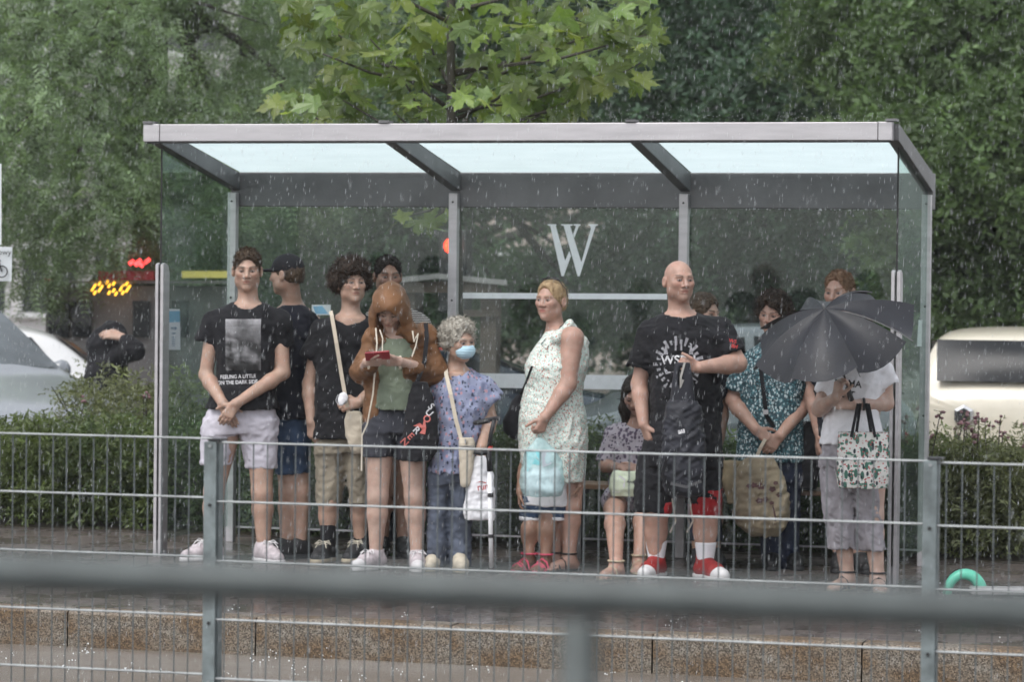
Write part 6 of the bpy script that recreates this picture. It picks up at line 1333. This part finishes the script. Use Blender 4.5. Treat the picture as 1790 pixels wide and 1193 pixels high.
p.wear('trousers', p.tube_pair([(712, 160, 218, .15), (745, 160, 218, .14)], [[(735, 160, 192, .12), (838, 168, 192, .08)], [(735, 188, 218, .12), (838, 200, 224, .08)]]), M['tee_black'], .014)
for q in p.pts:
    MB().hexa([q + V(-.05, -.16, -.08), q + V(.05, -.16, -.08), q + V(.05, .08, -.08), q + V(-.05, .08, -.08)], [q + V(-.04, -.14, -.02), q + V(.04, -.14, -.02), q + V(.05, .07, .03), q + V(-.05, .07, .03)]).build('shoe', M['black_shoe'], p.root, bevel=.01)
# ================================================================ things carried
class At:
    """measures at one depth"""
    def __init__(s, D): s.D = D
    P = Person.P; m = Person.m; st = Person.st
def sack(name, label, cat, D, rows, mat, h=.007, fold=.004, n=2.6, group=None, part='bag_body', fs=.08):
    a = At(D); r = rows[-1]; t = thing(name, label, cat, a.P((r[1]+r[2])/2, r[0]), group); S = Shape(); S.loft(a.st(rows), .01, n)
    b = sdf_obj(part, S, h, mat, t, disp=lambda P: fold*(wob(P, fs, len(name)) + .6*wob(P, fs*.45, len(name)+3))); return t, b, a
# cream bag and strap of the curly haired youth
t, b, a = sack('cloth_bag', 'small cream cloth bag on a long strap, held by the curly haired young man', 'bag', P3.D - .16, [(720, 606, 630, .02), (735, 601, 638, .035), (765, 604, 641, .045), (786, 612, 640, .04), (794, 618, 636, .03)], M['cream'])
strap('strap', [P3.P(578, 544, -.02), P3.P(580, 552, -.10), P3.P(588, 600, -.16), P3.P(596, 650, -.17), P3.P(603, 690, -.19), P3.P(610, 728, -.17)], .022, M['cream'], t)
MB().tube([P3.P(630, 728, -.20), P3.P(633, 760, -.21), P3.P(632, 782, -.21)], .003, 5).build('drawcord', M['cord'], t)
t = thing('paper_mask', 'crumpled white face mask held by the curly haired young man', 'mask', P3.P(599, 705, -.22)); S = Shape(); S.ell(P3.P(600, 696, -.24), (.030, .012, .036), None, .01); S.ell(P3.P(597, 704, -.25), (.02, .012, .02), None, .02); sdf_obj('mask_body', S, .005, M['white_cloth'], t, disp=lambda P: .003*wob(P, .03, 2)); MB().tube([P3.P(591, 690, -.24), P3.P(587, 700, -.24), P3.P(591, 708, -.24)], .0015, 5).build('ear_loop', M['white_cloth'], t)
t = thing('cigarette', 'white cigarette in the hand of the curly haired young man', 'cigarette', P3.P(552, 762, -.06)); MB().tube([P3.P(551, 768, -.07), P3.P(555, 757, -.10)], .0045, 8).build('paper_tube', M['white_cloth'], t); MB().tube([P3.P(550.4, 769.5, -.065), P3.P(551, 768, -.07)], .0046, 8).build('filter', M['beige'], t)
# phone
t = thing('phone', 'phone in a red case held in both hands', 'phone', P5.P(659, 626, -.30)); c = P5.P(660, 623, -.315); MB().bar(c - RG*.07 - UP*.004, c + RG*.07 + UP*.008, .075, .010, nrm(UP*.75 - CAMW*.6)).build('phone_case', pm('red_phone_case', (.30, .035, .045), .4), t, bevel=.004); c2 = c + nrm(UP*.75 - CAMW*.6)*.0062; MB().bar(c2 - RG*.064, c2 + RG*.064, .068, .0015, nrm(UP*.75 - CAMW*.6)).build('screen', M['black'], t)
# black tote with NERVOUS
t, b, a = sack('black_tote', 'black canvas tote lettered NERVOUS on the hip of the woman in rust', 'tote bag', P5.D - .17, [(668, 722, 748, .03), (690, 715, 756, .04), (720, 709, 763, .05), (760, 704, 767, .055), (790, 700, 766, .05), (806, 702, 750, .04)], M['black_cloth'], .007, .005)
strap('handle', [a.P(728, 672, .0), P5.P(742, 632, -.14), P5.P(746, 590, -.08), P5.P(744, 565, -.02)], .025, M['black_cloth'], t)
bv = bvh_of(b); red, wht = pm('coral_print', (.48, .13, .11), .7), M['print_white']
for ch, x, y, mt in (('N', 707, 774, red), ('E', 717.5, 763.5, red), ('R', 728, 753, wht), ('O', 746, 733, red), ('U', 750, 722, wht), ('S', 753.5, 711.5, wht)): decal_text('lettering', ch, x, y, 17, bv, mt, b, 46, .015)
decal('arrow_motif', [(722, 745), (734, 740), (739, 744), (742, 730), (745, 748), (743, 760), (733, 758), (738, 752), (735, 748)], [(0, 1, 2), (2, 3, 4), (2, 4, 8), (4, 5, 7), (5, 6, 7), (4, 7, 8), (0, 2, 8)], bv, red, b)
# older woman's bags and crutch
t, b, a = sack('cream_handbag', 'cream shoulder bag hanging in front of the older woman', 'bag', P6.D - .22, [(766, 803, 828, .03), (775, 801, 831, .04), (810, 803, 829, .045), (846, 804, 822, .04), (852, 806, 818, .03)], M['cream'], .006, .002); strap('strap', [P6.P(781, 650, -.06), P6.P(779, 640, -.02), P6.P(780, 655, -.12), P6.P(788, 690, -.19), P6.P(797, 735, -.21), P6.P(806, 768, -.22)][1:], .022, M['cream'], t); MB().box(a.P(812, 776, -.05), a.P(816, 768, -.04)).build('zip_pull', M['chrome'], t); MB().bar(a.P(803, 781, -.045), a.P(829, 781, -.045), .004, .006).build('zip', M['alu_dark'], t)
t, b, a = sack('white_tote', 'white cotton tote with red script hanging from the older woman\'s hand', 'tote bag', P6.D - .20, [(796, 832, 846, .015), (808, 822, 856, .03), (835, 817, 864, .045), (880, 812, 866, .05), (904, 810, 866, .045), (910, 812, 864, .04)], M['white_cloth'], .006, .006); bv = bvh_of(b); decal_text('lettering', 'run', 844, 852, 17, bv, M['print_red'], b, -8, .005, .85); decal('flourish', [(832, 845), (840, 842), (850, 844), (850, 845.5), (840, 843.6)], [(0, 1, 2, 3, 4)], bv, M['print_red'], b); decal_text('lettering', 'shop', 845, 868, 9, bv, pm('faint_print', (.45, .44, .46), .8), b, 0, 0)
g = Pg(859, 1004, 0); Dg = float(g @ FH); t = thing('crutch', 'silver and black forearm crutch held by the older woman', 'crutch', g); cp = lambda x, y: PD(x, y, Dg + (P6.D - .30 - Dg)*(1004 - y)/220.)
MB().tube([cp(859, 1000), cp(856, 822)], .0135, 12).build('lower_tube', pm('silver_tube', (.80, .81, .83), .3, .0), t, True); MB().tube([cp(856, 824), cp(854, 786)], .016, 12).build('sleeve', M['black'], t, True); MB().lathe(cp(857.5, 866), [(.017, -.012), (.017, .012)], 10, UP).build('locking_clip', M['black'], t); MB().lathe(cp(858.3, 938), [(.016, -.01), (.016, .01)], 10, UP).build('locking_clip', M['black'], t); MB().lathe(g, [(.024, 0), (.022, .02), (.014, .05)], 12).build('rubber_tip', M['rubber'], t, True)
MB().tube([cp(855, 790), cp(842, 793), cp(828, 790)], [.014, .016, .014], 10).build('hand_grip', M['black'], t, True); MB().tube([cp(854, 788), cp(858, 760), cp(864, 735)], .012, 10).build('upper_arm', M['black'], t, True); c = cp(851, 736); MB().tube([c + (RG*math.cos(u) + FH*math.sin(u))*.066 + UP*.014*math.cos(u) for u in np.linspace(-.2, 5.0, 20)], .013, 8).build('arm_cuff', M['black'], t, True); MB().lathe(cp(856.5, 784), [(.016, -.012), (.016, .012)], 10, UP).build('adjuster', pm('red_clip', (.5, .05, .03), .5), t)
# plastic carrier of the woman in the dress
M['carrier'] = pm('translucent_turquoise_film', (.55, .74, .76), .3, 0, .3, 10, .5, 14, .6); _n = M['carrier'].node_tree; _b = _n.nodes['Principled BSDF']; _tr = _n.nodes.new('ShaderNodeBsdfTransparent'); _tr.inputs[0].default_value = (.85, .95, .95, 1); _mx = _n.nodes.new('ShaderNodeMixShader'); _mx.inputs[0].default_value = .62; _n.links.new(_b.outputs[0], _mx.inputs[1]); _n.links.new(_tr.outputs[0], _mx.inputs[2]); _n.links.new(_mx.outputs[0], _n.nodes['Material Output'].inputs[0])
t, b, a = sack('carrier_bag', 'translucent turquoise plastic carrier bag held by the woman in the dress', 'carrier bag', P7.D - .30, [(764, 942, 948, .010), (772, 934, 956, .015), (785, 922, 970, .03), (800, 915, 981, .05), (830, 909, 986, .075), (858, 910, 985, .075), (868, 916, 980, .06)], M['carrier'], .007, .006)
S = Shape(); S.loft(a.st([(818, 922, 975, .045), (830, 915, 981, .06), (855, 915, 980, .062), (863, 920, 976, .05)]), .02, 3); sdf_obj('contents', S, .008, pm('white_packet', (.80, .78, .82), .6, 0, .04), t, disp=lambda P: .005*wob(P, .07, 3)); bv = bvh_of(b); decal('print', [(946, 790), (962, 788), (964, 812), (948, 818)], [(0, 1, 2, 3)], bv, pm('grey_film_print', (.32, .36, .40), .5), b); decal('print', [(920, 790), (944, 788), (944, 814), (930, 812), (922, 826)], [(0, 1, 2, 3, 4)], bv, pm('turquoise_film_print', (.18, .52, .56), .5), b)
t, b, a = sack('black_shoulder_bag', 'black shoulder bag at the back of the woman in the dress', 'bag', P7.D + .10, [(690, 903, 914, .03), (712, 890, 914, .05), (735, 880, 914, .06), (755, 880, 914, .06), (769, 896, 912, .05)], M['black_cloth'], .008); strap('strap', [a.P(909, 694), P7.P(920, 668, -.10), P7.P(930, 641, -.17)], .014, M['black_cloth'], t); strap('strap', [P7.P(972, 588, -.13), P7.P(980, 572, -.08), P7.P(988, 566, -.03)], .010, M['black_cloth'], t)
# seated girl's pouch
t, b, a = sack('pouch_bag', 'white and lime clutch bag on the lap of the seated young woman', 'bag', P9.D - .50, [(824, 1072, 1114, .02), (838, 1065, 1116, .035), (856, 1065, 1115, .04), (868, 1069, 1113, .03)], pm('white_lime_film', (.55, .62, .48), .4, 0, .2, 14, .3, 20), .006, .003); bv = bvh_of(b); decal('white_panel', [(1068, 836), (1084, 832), (1093, 838), (1092, 852), (1082, 862), (1070, 860)], [(0, 1, 2, 3, 4, 5)], bv, M['white_cloth'], b); decal_text('lettering', 'Ando', 1104, 843, 7.5, bv, M['ink_black'], b, 6, .015)
S = Shape()
# dark backpack of the bald man
M['pack'] = cloth('dark_pack_nylon', (.020, .021, .028), .35, .6)
t, b, a = sack('dark_backpack', 'dark backpack dangling by its top from the bald man\'s hand', 'backpack', P10.D - .29, [(700, 1172, 1220, .05), (714, 1164, 1226, .075), (760, 1158, 1232, .095), (820, 1156, 1234, .095), (858, 1160, 1230, .085), (868, 1168, 1224, .06)], M['pack'], .008, .009)
S = Shape(); S.loft(a.st([(634, 1180, 1206, .02), (660, 1176, 1211, .03), (712, 1170, 1216, .035)]), .01, 3); S.ell(a.P(1191, 660), (.014, .08, .06), None, .006, 's'); sdf_obj('flap', S, .006, M['pack'], t); strap('strap', [a.P(1197, 634, -.03), a.P(1190, 660, -.05), a.P(1190, 678, -.05), a.P(1194, 664, -.04)], .012, pm('grey_webbing', (.30, .29, .27), .8), t); strap('strap', [a.P(1166, 800, -.10), a.P(1158, 830, -.09), a.P(1176, 872, -.07)], .018, M['black_cloth'], t); strap('strap', [a.P(1172, 846, -.105), a.P(1200, 852, -.115), a.P(1226, 842, -.10)], .016, pm('pale_webbing', (.07, .07, .075), .8), t)
for x0 in (1175, 1205): strap('strap', [a.P(x0, 872, -.03), a.P(x0 + 6, 912, -.02), a.P(x0 - 4, 932, -.02)], .010, pm('beige_webbing', (.22, .19, .16), .8), t)
bv = bvh_of(b); decal_text('logo', 'au', 1191, 754, 13, bv, M['print_white'], b, -14, .03)
# beige tote, black bag and buckled strap of the woman in teal
M['beige_floral'] = pm('beige_canvas_tote', (.25, .205, .14), .85, 0, .22, 9, .4, 18)
t, b, a = sack('beige_tote', 'large beige canvas tote with dark flowers held by the woman in teal', 'tote bag', P12.D - .25, [(800, 1306, 1352, .03), (815, 1290, 1362, .06), (850, 1282, 1376, .085), (895, 1280, 1382, .095), (922, 1290, 1374, .085), (938, 1312, 1360, .05)], M['beige_floral'], .008, .010, 2.2); strap('handle', [a.P(1320, 806), P12.P(1330, 782, -.27), P12.P(1338, 768, -.27)], .02, M['cream'], t)
bv = bvh_of(b); rq = np.random.default_rng(3); fm = pm('dark_flower_print', (.085, .04, .042), .85, 0, .3, 40)
for x, y, r_ in ((1309, 850, 5), (1318, 849, 7), (1330, 851, 8), (1327, 876, 7), (1338, 874, 6), (1350, 856, 7), (1362, 866, 6), (1356, 845, 5), (1349, 880, 5)):
    n_ = 15; decal('flower_print', [(x + math.cos(2*PI*i/n_)*r_*(.55 + .45*abs(math.cos(2.5*2*PI*i/n_ + x))), y + math.sin(2*PI*i/n_)*r_*.8*(.55 + .45*abs(math.cos(2.5*2*PI*i/n_ + x)))) for i in range(n_)], [tuple(range(n_))], bv, fm, b)
decal('stem_print', [(1350, 885), (1352, 884), (1357, 905), (1356, 918), (1353.5, 918), (1354, 905)], [(0, 1, 2, 3, 4, 5)], bv, fm, b)
t2, b2, a2 = sack('canvas_bag', 'second beige canvas bag behind the flowered tote', 'bag', P12.D - .10, [(806, 1264, 1306, .04), (840, 1262, 1308, .06), (880, 1272, 1304, .06)], pm('beige_canvas', (.27, .22, .14), .85, 0, .25, 10, .3, 20), .009, .006)
t, b, a = sack('black_handbag', 'black handbag between the beige tote and the grey capri trousers', 'bag', P12.D + .0, [(738, 1394, 1432, .05), (770, 1386, 1438, .08), (830, 1384, 1434, .085), (856, 1392, 1426, .07)], M['black_cloth'], .009, .006); strap('shoulder_strap', [P12.P(1328, 632, -.16), P12.P(1334, 680, -.18), P12.P(1340, 728, -.19), P12.P(1362, 760, -.15), P12.P(1396, 772, -.06)], .024, M['black_cloth'], t); MB().bar(P12.P(1334, 721, -.205), P12.P(1343, 721, -.205), .012, .026, UP).build('buckle', M['alu'], t)
# floral tote
M['tote_floral'] = dots_mat('white_canvas_with_green_leaves', (.62, .62, .59), [(34, .34, (.045, .13, .10), (1, 1, .42)), (38, .30, (.06, .17, .12), (.45, 1, 1)), (60, .26, (.42, .07, .08), (1, 1, 1)), (40, .26, (.02, .03, .04), (1, .5, .5))])
t, b, a = sack('floral_tote', 'white tote with green leaf print and black handles on the forearm', 'tote bag', P14.D - .27, [(756, 1466, 1552, .045), (790, 1463, 1556, .065), (830, 1462, 1555, .065), (854, 1466, 1552, .05)], M['tote_floral'], .007, .004, 3.2)
for x0, x1, dd in ((1488, 1500, -.06), (1530, 1518, -.06), (1496, 1504, .03), (1524, 1514, .03)): strap('handle', [a.P(x0, 765, dd), a.P((x0*.5 + x1*.5), 735, dd*.8), P14.P(x1, 706, -.29)], .016, M['black_cloth'], t)
# umbrella
M['brolly'] = pm('wet_grey_black_umbrella_fabric', (.018, .019, .024), .5, 0, .3, 5, .35, 14, .4); um = thing('umbrella', 'half folded dark grey umbrella held low in front of the white T-shirt', 'umbrella', PD(1470, 690, P14.D - .3))
C = PD(1455, 587, P14.D - .42); ax = nrm(-RG*.30 + UP*.84 + CAMW*.42); e1 = nrm(RG - ax*(RG @ ax)); e2 = np.cross(ax, e1); Rr, hh = .455, .17
def can(rho, k, fr): # sector k, fraction across 0..1
    ph = 2*PI*(k + fr)/8 + .22; mid = 1 - (2*fr - 1)**2; r = Rr*rho*(1 - .10*mid*rho**2)*(1 + .04*math.sin(3*k)); z = hh*(1 - rho**2.0) - .085*mid*rho*(1.2 - .5*rho) - (.03*math.sin(2.1*k + 1)*rho**2); return C + e1*math.cos(ph)*r + e2*math.sin(ph)*r + ax*z
for k in range(8):
    g = []; n1, n2 = 9, 6
    for j in range(n1 + 1):
        for i in range(n2 + 1): g.append(can(max(.015, j/n1), k, i/n2))
    m_ = MB().add(g, [(j*(n2+1)+i, j*(n2+1)+i+1, (j+1)*(n2+1)+i+1, (j+1)*(n2+1)+i) for j in range(n1) for i in range(n2)]); m_.build('canopy_panel', M['brolly'], um, True)
    MB().tube([can(r_, k, 0) - ax*.006 for r_ in np.linspace(.02, 1.03, 9)], .0028, 5).build('rib', M['alu_dark'], um)
MB().tube([C + ax*(hh + .03), C + ax*hh, C - ax*.33], [.005, .006, .006], 8).build('shaft', M['alu_dark'], um, True); MB().tube([C - ax*.33, C - ax*.44], [.014, .016], 10).build('handle', M['black'], um, True)
# fallen scooter at the right
M['mint'] = pm('mint_green_plastic', (.12, .50, .36), .35, 0, .1, 8); sc_ = thing('fallen_scooter', 'mint green and silver kick scooter lying on the pavement at the right edge', 'scooter', Pg(1690, 1030))
g0 = Pg(1686, 1040); zc = .025; w_ = g0 + UP*zc
MB().tube([w_ + (RG*math.cos(u)*.092 + UP*(math.sin(u)*.105 - .02)) for u in np.linspace(-.25, PI + .25, 20)], [.036 - .012*k/19 for k in range(20)], 10).build('mudguard', M['mint'], sc_, True)
MB().tube([w_ + FH*.05 + (RG*math.cos(u)*.075 + UP*(math.sin(u)*.075 + .02)) for u in np.linspace(0, 2*PI, 22)], .022, 8).build('wheel', M['tyre'], sc_, True)
q = Pg(1696, 1043); MB().bar(q + UP*.03, q + UP*.034 + RG*.9 - FH*.02, .14, .036).build('deck', pm('silver_deck', (.55, .54, .55), .4, .3), sc_, bevel=.008); MB().tube([q + UP*.045 + RG*.88, q + UP*.10 + RG*1.5 + FH*.5], .02, 10).build('stem', M['alu'], sc_, True); MB().tube([q + UP*.05 + RG*1.5 + FH*.32, q + UP*.16 + RG*1.5 + FH*.72], .015, 10).build('handlebar', M['black'], sc_, True)
# ================================================================ rain, drips, splashes, mist
def rain_mat():
    m, nt, N, L, b = _new('falling_water'); N.remove(b); tr = N.new('ShaderNodeBsdfTransparent'); d = N.new('ShaderNodeBsdfTranslucent'); d.inputs[0].default_value = (.9, .93, .95, 1); d2 = N.new('ShaderNodeBsdfDiffuse'); d2.inputs[0].default_value = (.85, .88, .9, 1)
    a = N.new('ShaderNodeMixShader'); a.inputs[0].default_value = .5; L.new(d.outputs[0], a.inputs[1]); L.new(d2.outputs[0], a.inputs[2]); m_ = N.new('ShaderNodeMixShader'); m_.inputs[0].default_value = .55; L.new(tr.outputs[0], m_.inputs[1]); L.new(a.outputs[0], m_.inputs[2]); L.new(m_.outputs[0], N['Material Output'].inputs[0]); return m
M['rain'] = rain_mat(); rg = np.random.default_rng(99)
n = 34000; D = (rg.uniform(8.5**2, 30.0**2, n))**.5; pos_ = np.array([PD(rg.uniform(-40, 1830), rg.uniform(-30, 1215), d_) for d_ in D])
ok = ~((pos_[:, 0] > -7.06) & (pos_[:, 0] < -2.62) & (pos_[:, 1] > 16.98) & (pos_[:, 1] < 18.6) & (pos_[:, 2] < 2.6)) & (pos_[:, 2] > -.15); pos_ = pos_[ok]; n = len(pos_)
tv = np.array([(0, 0, .5), (1, 0, -.15), (-.5, .87, -.15), (-.5, -.87, -.15), (0, 0, -.5)]); tf = np.array([(0, 1, 2), (0, 2, 3), (0, 3, 1), (4, 2, 1), (4, 3, 2), (4, 1, 3)])
w = rg.uniform(.0004, .0011, n); l_ = rg.uniform(.006, .034, n); ver = np.stack([tv[None, :, 0]*w[:, None] + tv[None, :, 2]*l_[:, None]*.09, tv[None, :, 1]*w[:, None], tv[None, :, 2]*l_[:, None]], 2) + pos_[:, None, :]
tag(fast_obj('rain', ver.reshape(-1, 3), (tf[None] + (np.arange(n)*5)[:, None, None]).reshape(-1, 3), M['rain'], None), kind='stuff')
# drips under the rear beam, splashes on kerb, road, pavement and roof edge
oct_v = np.array([(1, 0, 0), (-1, 0, 0), (0, 1, 0), (0, -1, 0), (0, 0, 1), (0, 0, -1.0)]); oct_f = np.array([(0, 2, 4), (2, 1, 4), (1, 3, 4), (3, 0, 4), (2, 0, 5), (1, 2, 5), (3, 1, 5), (0, 3, 5)])
def beads(name, C, r, parent=None):
    C = np.array(C); v = oct_v[None]*np.array(r)[:, None, None] + C[:, None, :]; return tag(fast_obj(name, v.reshape(-1, 3), (oct_f[None] + (np.arange(len(C))*6)[:, None, None]).reshape(-1, 3), M['bead'], parent), kind='stuff')
M['bead'] = pm('bright_water_bead', (.85, .88, .9), .1, 0, .05)
xs = rg.uniform(XP[0] + .1, XP[3] - .1, 150); beads('hanging_drops', np.stack([xs, np.full(150, YB - .058), 2.125 + rg.normal(size=150)*.002], 1), rg.uniform(.002, .0052, 150), sh)
C, r = [], []
for i in range(260):
    x, y = rg.uniform(-8.5, -.8), (rg.uniform(11.5, 14.2) if i % 3 else rg.uniform(14.5, 16.9)); z0 = -.18 if y < 14.3 else 0
    for j in range(rg.integers(3, 8)): C.append((x + rg.normal()*.02, y + rg.normal()*.02, z0 + abs(rg.normal())*.025)); r.append(rg.uniform(.002, .0055))
for i in range(1500): C.append((rg.uniform(-7.05, -2.65), rg.uniform(17.0, 18.3), 2.585 + abs(rg.normal())*.035)); r.append(rg.uniform(.0008, .0020))
beads('splashes', C, r)
# rain mist: even air around the camera and everything built
def haze_mat(d):
    m, nt, N, L, b = _new('rain_mist'); N.remove(b); v = N.new('ShaderNodeVolumePrincipled'); v.inputs['Color'].default_value = (.90, .93, .95, 1); v.inputs['Density'].default_value = d; v.inputs['Anisotropy'].default_value = .2; L.new(v.outputs[0], N['Material Output'].inputs['Volume']); return m
hz = MB().box((-161, -41, -1.3), (161, 201, 19)).build('haze', haze_mat(HAZE)); tag(hz, kind='stuff')
